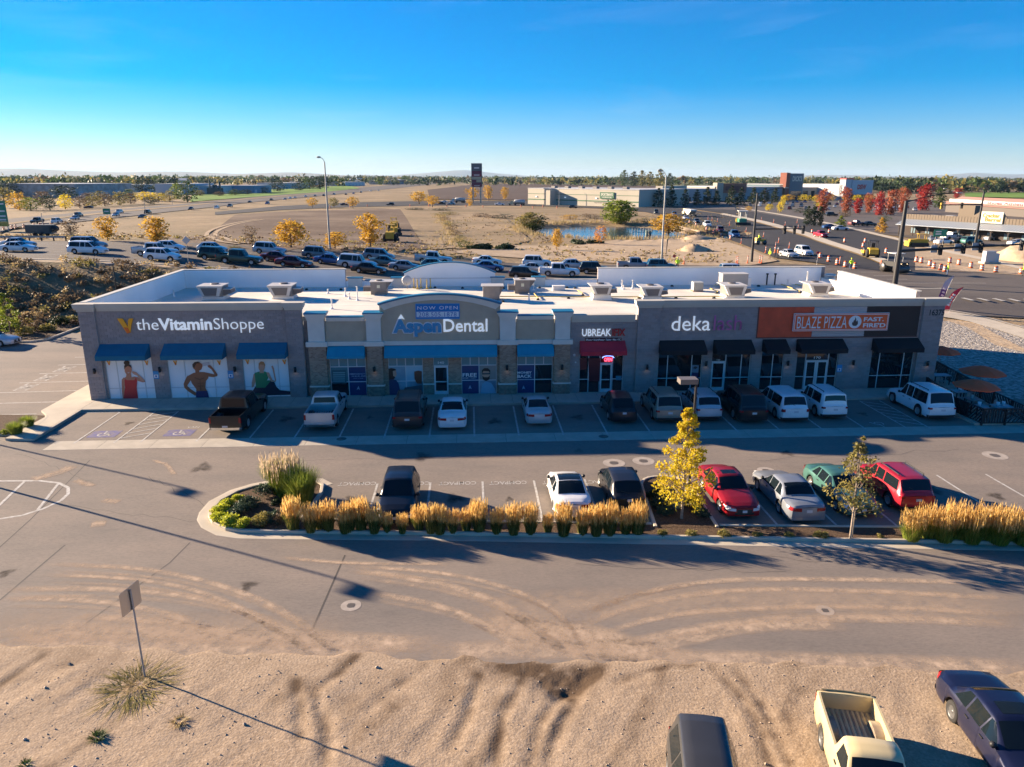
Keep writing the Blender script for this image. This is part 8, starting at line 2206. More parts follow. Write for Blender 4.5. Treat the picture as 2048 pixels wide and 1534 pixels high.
# ---- works vehicles
M_cat = mat('machine yellow',(.52,.33,.03),.55,var=.12,vscale=1.0); M_catw = mat('machine white',(.62,.6,.55),.5); M_steel = mat('drum steel',(.10,.095,.09),.4,metal=.6); M_machk = mat('machine black',(.02,.02,.02),.7); M_mgreen = mat('machine green',(.06,.28,.16),.5); M_mtan = mat('truck cream',(.60,.50,.30),.5)
def big_wheel(mb,x,y,r,w,m=0): mb.lathe([(.001,-w / 2),(r * .5,-w / 2),(r * .95,-w / 2),(r,-w * .3),(r,w * .3),(r * .95,w / 2),(.001,w / 2)],(x,y,r),'Y',18,m)
def wheels(e,lst,r,w,nm='wheel'):
 for x,y in lst: mb = MB(); big_wheel(mb,x,y,r,w); mb.build(nm,M_tyre,e)
def roller(loc,rz,label,cab=True):
 e = empty('road_roller',loc,rz,label,'roller')
 mb = MB(); mb.lathe([(.001,-1.05),(.78,-1.05),(.8,-1.0),(.8,1.0),(.78,1.05),(.001,1.05)],(1.7,0,.8),'Y',24); mb.build('drum',M_steel,e)
 wheels(e,((-1.2,.85),(-1.2,-.85)),.78,.5)
 mb = MB(); mb.prism([(-2.3,.7),(-2.3,1.5),(-1.6,1.8),(-.2,1.75),(.2,1.2),(.2,.8)],-.75,.75,'XZ'); mb.build('engine_hood',M_cat,e)
 mb = MB(); mb.b2(.5,2.9,1.08,1.2,.6,1.1); mb.b2(.5,2.9,-1.2,-1.08,.6,1.1); mb.b2(.3,.7,-1.2,1.2,.7,1.2); mb.build('frame',M_cat,e)
 mb = MB()
 for x,y in ((-.1,.7),(-.1,-.7),(-1.3,.7),(-1.3,-.7)): mb.tube((x,y,1.6),(x,y,3.0),.05,n=5)
 mb.b2(-1.45,.1,-.85,.85,3.0,3.08); mb.build('canopy',M_machk,e); mb = MB(); mb.b2(-.9,-.4,-.3,.3,1.75,2.1); mb.b2(-1.0,-.85,-.3,.3,2.1,2.6); mb.build('seat',M_machk,e)
p = placed(1741,515,0,.1); roller(p,along(1741,515,1700,500),'yellow single drum roller on the fresh side road')
e = empty('tandem_roller',placed(1787,546,0,.1),rad(-80),'dark tandem roller seen end on at the junction','roller')
for x in (-1.6,1.6): mb = MB(); mb.lathe([(.001,-.95),(.68,-.95),(.7,-.9),(.7,.9),(.68,.95),(.001,.95)],(x,0,.7),'Y',22); mb.build('drum',M_steel,e)
mb = MB(); mb.b2(-2.1,2.1,-.8,.8,1.0,1.7); mb.build('chassis',M_machk,e); mb = MB(); mb.b2(-2.25,-1.9,-.9,.9,1.0,1.6); mb.build('bumper',mat('machine orange',(.5,.08,.02),.6),e)
mb = MB()
for x,y in ((-.8,.7),(-.8,-.7),(.8,.7),(.8,-.7)): mb.tube((x,y,1.7),(x,y,2.9),.04,n=5)
mb.b2(-1.0,1.0,-.85,.85,2.9,2.98); mb.build('canopy',M_catw,e)
for y in (-.5,.5): mb = MB(); mb.lathe([(.001,-.06),(.09,-.06),(.09,0)],(2.12,y,1.5),'X',10); mb.build('lamp',M_lampglow,e)
e = empty('bulldozer',placed(1836,494,0,.12),rad(170),'yellow bulldozer parked on the dirt before the restaurant','bulldozer')
for y in (-.9,.9): mb = MB(); mb.prism([(-1.9,.3),(-1.6,.0),(1.6,.0),(1.9,.3),(1.7,.85),(-1.7,.85)],y - .25,y + .25,'XZ'); mb.build('track',M_machk,e)
mb = MB(); mb.prism([(-1.8,.6),(2.0,.6),(2.0,1.5),(.4,1.7),(-1.8,1.6)],-.6,.6,'XZ'); mb.build('body',M_cat,e); mb = MB(); mb.prism([(2.2,.0),(2.5,.1),(2.45,1.1),(2.25,1.2)],-1.6,1.6,'XZ'); mb.build('blade',M_cat,e)
mb = MB()
for x,y in ((-1.3,.6),(-1.3,-.6),(.2,.6),(.2,-.6)): mb.tube((x,y,1.6),(x,y,2.7),.06,n=5)
mb.b2(-1.5,.4,-.8,.8,2.7,2.8); mb.build('canopy',M_cat,e)
# paver
e = empty('asphalt_paver',placed(1483,450,0,.1),along(1483,450,1440,434),'white canopied asphalt paver with green side on the side road','paver')
for y in (-1.1,1.1): mb = MB(); mb.prism([(-2.2,.3),(-1.9,0),(1.9,0),(2.2,.3),(2.0,.9),(-2.0,.9)],y - .25,y + .25,'XZ'); mb.build('track',M_machk,e)
mb = MB(); mb.b2(-2.4,2.0,-1.2,1.2,.7,2.0); mb.build('body',M_mgreen,e); mb = MB(); mb.prism([(2.0,.6),(3.4,.9),(3.4,2.0),(2.0,1.8)],-1.5,1.5,'XZ'); mb.build('hopper',M_cat,e)
mb = MB(); mb.b2(-3.4,-2.5,-2.4,2.4,.1,.9); mb.build('screed',M_machk,e)
mb = MB()
for x,y in ((-2.0,1.1),(-2.0,-1.1),(.6,1.1),(.6,-1.1)): mb.tube((x,y,2.0),(x,y,4.4),.09,n=6)
mb.b2(-2.5,1.0,-1.6,1.6,4.4,4.6); mb.build('canopy',M_catw,e); mb = MB(); mb.tube((-.6,.6,2),(-.6,.6,4.0),.2,n=8); mb.build('exhaust',M_catw,e)
# small roller with operator
e = empty('small_roller',placed(1520,490,0,.1),rad(15),'small yellow and black roller behind the signal pole','roller')
for x in (-.9,.9): mb = MB(); mb.lathe([(.001,-.6),(.48,-.6),(.5,-.55),(.5,.55),(.48,.6),(.001,.6)],(x,0,.5),'Y',18); mb.build('drum',M_steel,e)
mb = MB(); mb.prism([(-1.3,.7),(1.3,.7),(1.2,1.2),(-.2,1.25),(-1.2,1.6)],-.5,.5,'XZ'); mb.build('body',M_cat,e); mb = MB(); mb.b2(-.6,-.2,-.25,.25,1.25,1.5); mb.tube((-.6,.45,1.2),(-.6,.45,2.4),.04,n=5); mb.tube((-.6,-.45,1.2),(-.6,-.45,2.4),.04,n=5); mb.tube((-.6,.45,2.4),(-.6,-.45,2.4),.04,n=5); mb.build('roll_bar',M_machk,e)
# belly dump truck
e = empty('dump_truck',placed(1378,433,0,.1),along(1405,434,1345,425),'cream truck with pale belly dump trailers on the side road','truck')
mb = MB(); mb.prism([(5.2,.7),(7.0,.7),(7.0,1.7),(5.6,1.9),(5.4,3.0),(3.6,3.0),(3.6,.7)],-1.2,1.2,'XZ'); mb.build('cab',M_mtan,e)
mb = MB(); mb.quad((5.62,-1.05,1.95),(5.62,1.05,1.95),(5.44,1.0,2.9),(5.44,-1.0,2.9)); mb.build('windscreen',M_cglass,e)
mb = MB(); mb.prism([(3.2,2.9),(-6.5,2.9),(-6.5,2.3),(-3.0,.8),(-1.0,.8),(3.2,2.2)],-1.25,1.25,'XZ'); mb.build('hopper',M_catw,e); mb = MB(); mb.b2(-7.2,3.5,-.4,.4,.8,1.1); mb.build('chassis',M_machk,e)
wheels(e,[(x,y) for x in (6.2,3.4,2.2,-5.2,-6.4) for y in (-1.05,1.05)],.52,.4)
def tanker(px,py,rz,cabm,label):
 e = empty('tanker_truck',placed(px,py,0,.12),rz,label,'truck')
 mb = MB(); mb.lathe([(.001,-3.6),(.9,-3.55),(1.15,-3.3),(1.15,2.9),(.9,3.15),(.001,3.2)],(-1.0,0,2.3),'X',18); mb.build('tank',mat('tank steel',(.55,.54,.5),.4,metal=.3),e)
 mb = MB(); mb.prism([(2.6,.6),(5.6,.6),(5.6,1.6),(4.4,1.8),(4.1,2.8),(2.6,2.8)],-1.15,1.15,'XZ'); mb.build('cab',cabm,e); mb = MB(); mb.quad((4.43,-1,1.85),(4.43,1,1.85),(4.16,.95,2.7),(4.16,-.95,2.7)); mb.build('windscreen',M_cglass,e)
 mb = MB(); mb.b2(-4.8,3,-.5,.5,.8,1.1); mb.build('chassis',M_machk,e); wheels(e,[(x,y) for x in (4.8,1.4,-2.6,-3.8) for y in (-1,1)],.5,.4)
tanker(917,406,rad(176),M_catw,'white tanker truck left of the pylon sign'); tanker(1035,411,rad(176),M_mtan,'tanker truck with cream cab beside the big store corner')
def grader(px,py,rz,label,s=1.0):
 e = empty('earth_mover',placed(px,py,0,.05),rz,label,'earth mover','earth movers parked in a row'); e.scale = (s,s,s)
 wheels(e,((-2.2,1.2),(-2.2,-1.2),(2.4,1.2),(2.4,-1.2)),.95,.65)
 mb = MB(); mb.prism([(-3.4,.9),(-3.4,2.3),(-1.2,2.5),(-1.0,1.4),(3.2,1.3),(3.2,.8)],-.9,.9,'XZ'); mb.build('body',M_cat,e)
 mb = MB()
 for x,y in ((-1.0,.8),(-1.0,-.8),(.7,.8),(.7,-.8)): mb.tube((x,y,1.4),(x,y,3.7),.08,n=5)
 mb.b2(-1.3,1.0,-1.0,1.0,3.7,3.85); mb.build('canopy',M_cat,e); mb = MB(); mb.b2(-.2,.2,-1.9,1.9,.15,.8); mb.build('blade',M_steel,e); mb = MB(); mb.tube((-2.4,.3,2.4),(-2.4,.3,3.3),.08,n=6); mb.build('exhaust',M_machk,e)
grader(782,484,rad(95),'yellow earth mover nearest the ramp in a row of three'); grader(790,472,rad(95),'yellow earth mover in the middle of a row of three'); grader(788,460,rad(95),'yellow earth mover farthest from the ramp in a row of three',.95)
e = empty('pump_trailer',placed(83,473,0,.0),rad(3),'dark green pump trailer on the verge behind the ramp rail','trailer')
mb = MB(); mb.b2(-2.2,2.4,-.9,.9,.6,2.1); mb.build('body',mat('dark slate',(.05,.07,.075),.6),e); mb = MB(); mb.lathe([(.001,-.9),(.5,-.9),(.5,.9),(.001,.9)],(2.4,0,1.4),'Y',14); mb.build('reel',M_machk,e); wheels(e,((-.5,.95),(-.5,-.95),(.6,.95),(.6,-.95)),.4,.25)

# ================================================================ STREET FURNITURE
M_orange = mat('barrel orange',(.62,.12,.03),.55); M_bwhite = mat('barrel white',(.7,.68,.64),.5)
def barrel_meshes():
 a = MB(); a.lathe([(.36,0),(.36,.1),(.30,.1),(.29,.3)],n=14); a.lathe([(.285,.46),(.28,.6)],n=14); a.lathe([(.27,.76),(.24,.95),(.1,1.0),(.001,1.0)],n=14); a.lathe([(.29,.3),(.28,.301)],n=14)
 w = MB(); w.lathe([(.292,.3),(.288,.46)],n=14); w.lathe([(.282,.6),(.274,.76)],n=14)
 r = MB(); r.lathe([(.40,0),(.40,.06),(.36,.06)],n=14)
 return a.mesh('drum',M_orange),w.mesh('reflective_bands',M_bwhite),r.mesh('base_ring',M_blk)
bar_m = barrel_meshes()
BR = [(1379,446),(1392,452),(1413,461),(1427,467),(1442,472),(1461,479),(1640,517),(1657,524),(1674,530),(1690,535),(1709,538),(1772,507),(1726,495),(1730,485),(1689,485),(1624,466),(1658,466),(1832,525),(1842,527),(1859,533),(1867,538),(1881,541),(1889,544),(1899,527),(1917,531),(1941,537),(1963,542),(1991,546),(2041,549)]
for i,(px,py) in enumerate(sorted(BR)):
 e = empty('traffic_barrel',placed(px,py,0,.07),i * .7,ordn(i) + ' orange and white traffic barrel from the left round the road works','traffic barrel','traffic barrels of the road works')
 link('drum',bar_m[0],e); link('reflective_bands',bar_m[1],e); link('base_ring',bar_m[2],e)
def tube_mesh():
 a = MB(); a.lathe([(.2,0),(.2,.05),(.07,.06),(.06,.55)],n=10,m=0); a.lathe([(.06,.55),(.06,.68)],n=10,m=1); a.lathe([(.06,.68),(.06,.8)],n=10,m=0); a.lathe([(.06,.8),(.06,.93)],n=10,m=1); a.lathe([(.06,.93),(.05,1.1),(.001,1.12)],n=10,m=0)
 return a.mesh('tube_marker',[M_orange,M_bwhite])
tub_m = tube_mesh()
TB = [(1355,439),(1364,441),(1416,439),(1424,441),(1435,444),(1459,451),(1492,464),(1496,476),(1482,488),(1527,474),(1557,486),(1551,496),(1578,497),(1531,506),(1472,529),(1475,528),(1495,527),(1519,526),(1523,527),(1547,446),(1523,441),(1570,451),(1594,446),(1596,458),(1368,529),(1679,529)]
for i,(px,py) in enumerate(sorted(TB)):
 o = link('tube_marker',tub_m,None,None,placed(px,py,0,.07)); o.scale = (1.25,1.25,1.15); tag(o,ordn(i) + ' slim orange tube marker from the left on the side road works','tube marker','tube markers of the road works')
for i,(px,py) in enumerate(((8,460),(25,458.5),(32,457.5),(48,456),(69,455),(80,455),(88,455),(103,454),(820,413),(858,413),(894,414),(932,414),(966,415),(1042,414),(1066,417),(1086,415),(1114,417),(700,415),(660,417),(735,413))):
 o = link('far_barrel',bar_m[0],None,None,placed(px,py,0,.1)); tag(o,ordn(i) + ' distant orange barrel from the left across the fields','traffic barrel','distant barrels across the fields',kind='thing'); o.scale = (1.1,1.1,1.15)
# people
def person(px,py,rz,pose,jacket,trousers,label,hat=None,s=1.0,loc=None):
 J = {'stand': dict(hl=(.11,.0,.92),hr=(-.11,0,.92),kl=(.12,.03,.50),kr=(-.12,.02,.50),fl=(.13,0,.06),fr=(-.13,-.02,.06),el=(.30,.03,1.12),er=(-.30,.03,1.12),wl=(.30,.14,.86),wr=(-.28,.16,.88)),
         'hold': dict(hl=(.11,.0,.92),hr=(-.11,0,.92),kl=(.13,.03,.50),kr=(-.13,.02,.50),fl=(.15,0,.06),fr=(-.15,-.02,.06),el=(.34,.1,1.14),er=(-.30,.03,1.12),wl=(.42,.34,1.15),wr=(-.28,.16,.88)),
         'walk': dict(hl=(.11,.0,.92),hr=(-.11,0,.92),kl=(.12,.20,.52),kr=(-.12,-.08,.50),fl=(.12,.30,.08),fr=(-.12,-.38,.12),el=(.28,-.12,1.12),er=(-.28,.12,1.12),wl=(.26,-.12,.88),wr=(-.26,.28,.96)),
         'sit': dict(hl=(.11,.0,.92),hr=(-.11,0,.92),kl=(.13,.45,.90),kr=(-.13,.45,.90),fl=(.13,.5,.46),fr=(-.13,.5,.46),el=(.30,.12,1.14),er=(-.30,.12,1.14),wl=(.22,.4,1.1),wr=(-.22,.4,1.1))}[pose]
 verts = [(0,0,.95),(0,.0,1.12),(0,.01,1.32),(0,.0,1.46),(0,.01,1.54),(.19,0,1.42),J['el'],J['wl'],(-.19,0,1.42),J['er'],J['wr'],J['hl'],J['kl'],J['fl'],(J['fl'][0],J['fl'][1] + .17,J['fl'][2] - .02),J['hr'],J['kr'],J['fr'],(J['fr'][0],J['fr'][1] + .17,J['fr'][2] - .02),(J['wl'][0] * .98,J['wl'][1] + .09,J['wl'][2] - .06),(J['wr'][0] * .98,J['wr'][1] + .09,J['wr'][2] - .06),(0,.02,1.63),(0,.02,1.74)]
 edges = [(0,1),(1,2),(2,3),(3,4),(3,5),(5,6),(6,7),(3,8),(8,9),(9,10),(0,11),(11,12),(12,13),(13,14),(0,15),(15,16),(16,17),(17,18),(7,19),(10,20),(4,21),(21,22)]
 rad_ = [(.17,.12),(.165,.115),(.19,.125),(.12,.09),(.06,.06),(.085,.085),(.062,.062),(.045,.045),(.085,.085),(.062,.062),(.045,.045),(.11,.11),(.075,.075),(.05,.05),(.045,.035),(.11,.11),(.075,.075),(.05,.05),(.045,.035),(.04,.03),(.04,.03),(.085,.1),(.075,.085)]
 me = bpy.data.meshes.new('person'); me.from_pydata(verts,edges,[]); o = bpy.data.objects.new('person',me); col.objects.link(o)
 md = o.modifiers.new('skin','SKIN'); md.use_smooth_shade = True
 sv = me.skin_vertices[0].data
 for i,r in enumerate(rad_): sv[i].radius = r; sv[i].use_root = (i == 0)
 o.modifiers.new('sub','SUBSURF').levels = 1
 bpy.context.view_layer.update()
 dg = bpy.context.evaluated_depsgraph_get(); m2 = bpy.data.meshes.new_from_object(o.evaluated_get(dg)); bpy.data.objects.remove(o)
 m2.materials.clear()
 for q in (jacket,trousers,mat('skin',(.45,.27,.19),.6),M_machk): m2.materials.append(q)
 for f in m2.polygons:
  z = f.center.z; x = abs(f.center.x); f.material_index = 2 if (z > 1.5) else (3 if z < .11 and pose != 'sit' else (1 if z < .93 and not (x > .21 and z > .8) else 0))
  if x > .2 and z < .92 and pose in ('stand','walk') and z > .75: f.material_index = 2
 b = link('person',m2,None,None,loc or placed(px,py,0,.06),rz); b.scale = (s,s,s); tag(b,label,'person')
 if hat:
  mb = MB(); mb.lathe([(.17,1.72),(.13,1.735),(.125,1.80),(.07,1.87),(.001,1.88)],(0,.02,0),n=14); mb.build('hard_hat',hat,b)
 return b
M_hv = mat('hi vis yellow',(.55,.80,.02),.6,emit=(.5,.8,0),es=.05); M_hvo = mat('hi vis orange',(.75,.22,.04),.6); M_jean = mat('blue jeans',(.07,.11,.2),.8); M_dkt = mat('dark trousers',(.04,.04,.045),.8); M_tanp = mat('tan trousers',(.25,.18,.11),.8); M_hatw = mat('white hard hat',(.75,.75,.72),.4); M_haty = mat('yellow hard hat',(.6,.7,.05),.4)
person(1354,540,3.2,'hold',M_hv,M_dkt,'worker in a hi vis yellow jacket holding a flag paddle behind the rear parapet',M_haty,1.05)
person(1539,519,2.0,'stand',M_hv,M_tanp,'worker in hi vis yellow jacket and tan trousers at the kerb nose',M_haty)
person(1549,516,1.0,'stand',M_hvo,M_dkt,'left worker of two with orange vest and white hat',M_hatw); person(1555,517,4.0,'stand',M_hvo,M_dkt,'right worker of two with orange vest and white hat',M_hatw)
person(1701,540,3.0,'hold',M_hv,M_jean,'flagger in hi vis yellow jacket and jeans beside the barrels',M_haty)
person(1894,552,1.2,'stand',M_hv,M_jean,'worker in hi vis yellow jacket and jeans right of the tandem roller',M_haty); person(2045,553,1.0,'stand',M_hv,M_dkt,'worker in hi vis yellow jacket at the right edge',M_haty); person(1868,497,4.4,'walk',M_hvo,M_jean,'walking worker in orange vest before the restaurant',M_haty)
pr = placed(1520,490,0,.1); person(0,0,rad(15) - math.pi / 2,'sit',M_hv,M_dkt,'operator in hi vis jacket sitting on the small roller',M_haty,1.0,(pr[0] - .45,pr[1] - .1,pr[2] + .62))
def paddle(px,py,label):
 p = placed(px,py,0,.06); e = empty('stop_paddle',p,0,label,'sign'); mb = MB(); mb.tube((0,0,0),(0,0,1.9),.02,n=6); mb.build('pole',M_bwhite,e)
 mb = MB(); mb.lathe([(.001,-.01),(.26,-.01),(.26,.01),(.001,.01)],(0,0,2.05),'Y',8,smooth=False); mb.build('disc',mat('sign red',(.55,.03,.05),.5),e)
paddle(1347,539,'red paddle held left of the flagger behind the parapet'); paddle(1633,531,'red paddle standing left of the barrels')

# poles
M_galv = mat('galvanised pole',(.34,.33,.31),.5,metal=.3); M_dkpole = mat('dark bronze pole',(.022,.02,.02),.5)
def street_light(px,py,h,armdx,label):
 p = placed(px,py,0,0); e = empty('street_light',p,0,label,'street light','tall galvanised street lights')
 mb = MB(); mb.tube((0,0,0),(0,0,h),.17,.10,12); mb.build('pole',M_galv,e); mb = MB(); mb.b2(-.3,.3,-.3,.3,0,.12); mb.build('base_plate',M_galv,e)
 mb = MB(); mb.path([(0,0,h - .1),(armdx * .35,0,h + .5),(armdx,0,h + .75)],.05,8); mb.build('arm',M_galv,e)
 mb = MB(); mb.lathe([(.001,-.35),(.12,-.3),(.16,0),(.12,.3),(.001,.35)],(armdx * 1.15,0,h + .73),'X',12); mb.build('lamp_head',M_galv,e)
street_light(660,498,14.3,-.8,'tall grey street light among the ramp queue at left'); street_light(1322,538,14.4,-.9,'tall grey street light behind the right rear parapet')
def signal_head(mb,x,y,z,facing=0):
 mb.b2(x - .2,x + .2,y - .15,y + .15,z - .55,z + .55)
def signal_pole(loc,h,arm_z,arm_vec,lum_vec,heads,label,r=.22,signs=()):
 e = empty('signal_mast',loc,0,label,'traffic signal')
 mb = MB(); mb.tube((0,0,0),(0,0,h),r,r * .62,14); mb.build('pole',M_dkpole,e)
 a = Vector(arm_vec); mb = MB(); mb.tube((0,0,arm_z),(a.x,a.y,arm_z + a.z),r * .55,r * .28,10); mb.build('mast_arm',M_dkpole,e)
 if lum_vec:
  l = Vector(lum_vec); P = [(l.x * t,l.y * t,h - .15 + l.z * math.sin(t * math.pi / 2)) for t in np.linspace(0,1,7)]; mb = MB(); mb.path(P,.06,8); mb.build('lamp_arm',M_dkpole,e)
  mb = MB(); q = P[-1]; mb.b2(q[0] - .1,q[0] + .6,q[1] - .18,q[1] + .18,q[2] - .06,q[2] + .1); mb.build('lamp_head',M_galv,e)
 for t,back in heads:
  q = Vector((a.x * t,a.y * t,arm_z + a.z * t)); mb = MB(); mb.b2(q.x - .22,q.x + .22,q.y - .2,q.y + .14,q.z - .85,q.z + .5); o = mb.build('signal_head',M_dkpole if back else M_cat,e)
  for k in range(3): mb = MB(); mb.lathe([(.12,-.16),(.15,0)],(q.x,q.y - .2,q.z + .22 - k * .38),'Y',10); mb.build('visor',M_machk,o)
 for t,w,hh,mt in signs:
  q = Vector((a.x * t,a.y * t,arm_z + a.z * t)); mb = MB(); mb.b2(q.x - w / 2,q.x + w / 2,q.y + .2,q.y + .24,q.z - hh / 2,q.z + hh / 2); mb.build('sign_plate',mt,e)
M_plate_b = mat('sign back',(.42,.42,.43),.5,metal=.4)
p = placed(1789,572,0,0); signal_pole(p,11.2,4.7,(19,1.5,.9),(6.5,0,1.2),((.30,True),(.47,True),(.60,True),(.9,True)),'large dark signal mast with long arm at the right junction',.36,((.26,.9,1.0,M_plate_b),(.435,.9,1.0,M_plate_b),(.565,.9,1.0,M_plate_b)))
p = placed(1503,524,0,0); signal_pole(p,11.6,5.6,(8.6,.6,.05),(4.5,0,1.0),((.62,True),(.82,True),(1.0,True)),'dark signal mast at the nose of the tan wedge',.24)
p = placed(1950,492,0,0); signal_pole(p,12.0,9.2,(-10,0,-.2),(-9,0,.7),((.9,False),(.45,True)),'dark signal mast before the restaurant porch',.3)
p = placed(1876,498,0,0); e = empty('road_sign',p,.1,'green direction sign before the restaurant porch','sign'); mb = MB(); mb.tube((-.9,.05,0),(-.9,.05,4.0),.06,n=6); mb.tube((.9,.05,0),(.9,.05,4.0),.06,n=6); mb.build('post',M_galv,e)
mb = MB(); mb.b2(-1.5,1.5,-.03,0,2.6,4.1); mb.build('panel',mat('sign green',(.0,.20,.12),.5),e)
for q in (3.65,3.15): mb = MB(); mb.b2(-1.1,.2,-.036,-.031,q - .12,q + .12); mb.build('legend_bar',M_bwhite,e)
# rail, highway signs, small signs
e = empty('guard_rail',(0,0,0),0,'steel guard rail along the far side of the ramp at left','guard rail')
mb = MB(); gr_ = [(x,125.3 + .012 * x) for x in np.arange(-130,-72,2.0)]
for (x0,y0),(x1,y1) in zip(gr_[:-1],gr_[1:]): mb.box(((x0 + x1) / 2,y0,float(hgt(x0,y0)) + .65),(2.0,.06,.3))
mb.build('rail',M_galv,e)
for x,y in gr_: mb = MB(); mb.b2(x - .08,x + .08,y + .04,y + .2,float(hgt(x,y)) - .1,float(hgt(x,y)) + .75); mb.build('post',M_machk,e)
p = placed(3,462,0,0); e = empty('highway_sign',p,.05,'large green highway sign at the left edge','sign')
mb = MB(); mb.b2(-5.2,2.4,-.06,0,2.6,8.4); mb.build('panel',mat('sign green',(.0,.20,.12),.5),e); mb = MB(); mb.b2(-5.2,2.4,-.06,0,1.3,2.55); mb.build('exit_panel',mat('sign ochre',(.45,.33,.05),.5),e)
for x in (-4.4,1.9): mb = MB(); mb.tube((x,.15,-1.2),(x,.15,8),.14,n=8); mb.build('post',M_galv,e)
for k,(q,w_) in enumerate(((7.6,3.5),(5.6,2.5),(4.2,4.4),(3.2,4.4))): mb = MB(); mb.b2(1.6 - w_ * .5,1.9,-.07,-.061,q - .22,q + .22); mb.build('legend_bar',M_bwhite,e)
p = placed(215,435,0,0); e = empty('highway_sign',p,.05,'small green sign by the far highway','sign'); mb = MB(); mb.b2(-1.4,1.4,-.05,0,1.2,3.4); mb.build('panel',mat('sign green',(.0,.20,.12),.5),e); mb = MB(); mb.tube((0,.1,-.2),(0,.1,3.2),.08,n=6); mb.build('post',M_galv,e); mb = MB(); mb.b2(-.8,.8,-.06,-.051,2.1,2.5); mb.build('legend_bar',M_bwhite,e)
p = placed(378,532,0,0); e = empty('road_sign',p,.5,'grey back of a diamond road sign on the bank top','sign'); mb = MB(); mb.tube((0,.03,-.3),(0,.03,3.4),.035,n=6); mb.build('post',M_galv,e); mb = MB(); mb.box((0,0,3.3),(.75,.02,.75),0,0,Matrix.Rotation(rad(45),4,'Y')); mb.build('plate',M_plate_b,e)
for i,(px,py,h) in enumerate(((345,409,34),(88,462,34),(292,435,48),(1118,411,36),(1157,409,34))):
 p = placed(px,py,0,0); mb = MB(); hh = h / 1480 * p[1]; mb.tube((0,0,0),(0,0,hh),.12,.07,8); mb.path([(0,0,hh - .1),(.8,0,hh + .3),(1.6,0,hh + .35)],.05,5); o = mb.build('lamp_pole',M_galv,None,p); tag(o,ordn(i) + ' slim distant lamp pole counted among the fields and store','lamp pole','distant lamp poles')
# pylon sign
p = placed(954,407,0,0); e = empty('pylon_sign',p,.02,'tall two post pylon sign with dark red and beige panels','sign'); D = p[1] / 1480
for x in (-4.6,4.6): mb = MB(); mb.b2(x * D * 1.6 - .4,x * D * 1.6 + .4,-.3,.3,0,60 * D); mb.build('post',mat('cream post',(.55,.48,.36),.7),e)
M_pyl = mat('pylon frame',(.10,.12,.13),.6); mb = MB(); mb.b2(-10.3 * D,10.3 * D,-.5,.7,31 * D,75 * D); mb.build('frame',M_pyl,e)
for k,(z0,z1,x0,x1,mt) in enumerate(((62,70,-8,8,M_pyl),(56,61,-9,9,mat('pylon plum',(.14,.02,.05),.6)),(50.5,55.5,-9,9,mat('pylon red',(.25,.03,.04),.6)),(45,50,-9,9,mat('pylon beige',(.42,.36,.24),.6)),(40,44.5,-9,-1,mat('pylon plum',(.14,.02,.05),.6)),(40,44.5,-.5,9,mat('pylon beige',(.42,.36,.24),.6)),(35.5,39.5,-9,9,mat('pylon plum',(.14,.02,.05),.6)),(32,35,-9,9,mat('pylon red',(.25,.03,.04),.6)))):
 mb = MB(); mb.b2(x0 * D,x1 * D,-.62,-.51,z0 * D,z1 * D); o = mb.build('panel',mt,e)
 if k in (0,2,7): mb = MB(); mb.b2(x0 * .6 * D,x1 * .6 * D,-.66,-.625,(z0 * .6 + z1 * .4) * D,(z0 * .3 + z1 * .7) * D); mb.build('legend_bar',M_bwhite,o)

# ---- near lot furniture
P1,P2 = G(240,1199,3.28),G(280,1167,3.28); sp = G(290,1353)
az = math.atan2(P2[1] - P1[1],P2[0] - P1[0])
e = empty('road_sign',(sp[0],sp[1],dz(sp[0],sp[1]) - .05),az,'grey back of a square road sign on a leaning steel post in the dirt','sign')
mb = MB(); mb.tube((0,0,-.1),(-.06,.0,3.2),.03,.03,8); mb.build('post',M_galv,e)
wd = math.dist(P1[:2],P2[:2]); mb = MB(); n = 5; q = []
for cx,cz,a0 in ((wd / 2 - .06,3.3 - .06,0),(-wd / 2 + .06,3.3 - .06,90),(-wd / 2 + .06,2.5 + .06,180),(wd / 2 - .06,2.5 + .06,270)):
 q += [(cx + .06 * math.cos(rad(a0 + 90 * k / n)),cz + .06 * math.sin(rad(a0 + 90 * k / n))) for k in range(n + 1)]
mb.prism([(a - .06,b) for a,b in q],.035,.04,'XZ'); mb.build('plate',mat('aluminium sign back',(.62,.58,.52),.38,metal=.9),e)
def shoebox(loc,h,label,rz=0.0,arm=.5):
 e = empty('parking_light',loc,rz,label,'lamp post',None); mb = MB(); mb.tube((0,0,0),(0,0,h),.075,.06,8); mb.build('pole',M_dkpole,e)
 mb = MB(); mb.lathe([(.28,0),(.28,.5),(.001,.52)],n=14); mb.build('footing',M_conc,e)
 mb = MB(); mb.b2(-arm - .55,-.0,-.3,.3,h - .12,h + .12); mb.build('lamp_head',mat('bronze lamp head',(.16,.135,.12),.5),e)
p = G(1374,1000); shoebox((p[0] + .05,p[1],.09),6.05,'shoebox parking light behind the yellow tree',BA,.3)
shoebox((-41.4,46.3,0),7.5,'shoebox parking light out of view left of the planter',rad(65),.3); shoebox((-30.8,37.1,0),7.5,'shoebox parking light out of view left of the painted island',rad(65),.3)
p = at(236,602); shoebox((p[0],p[1],p[2]),4.2,'dark parking light behind the left rear corner of the building',0,.2)
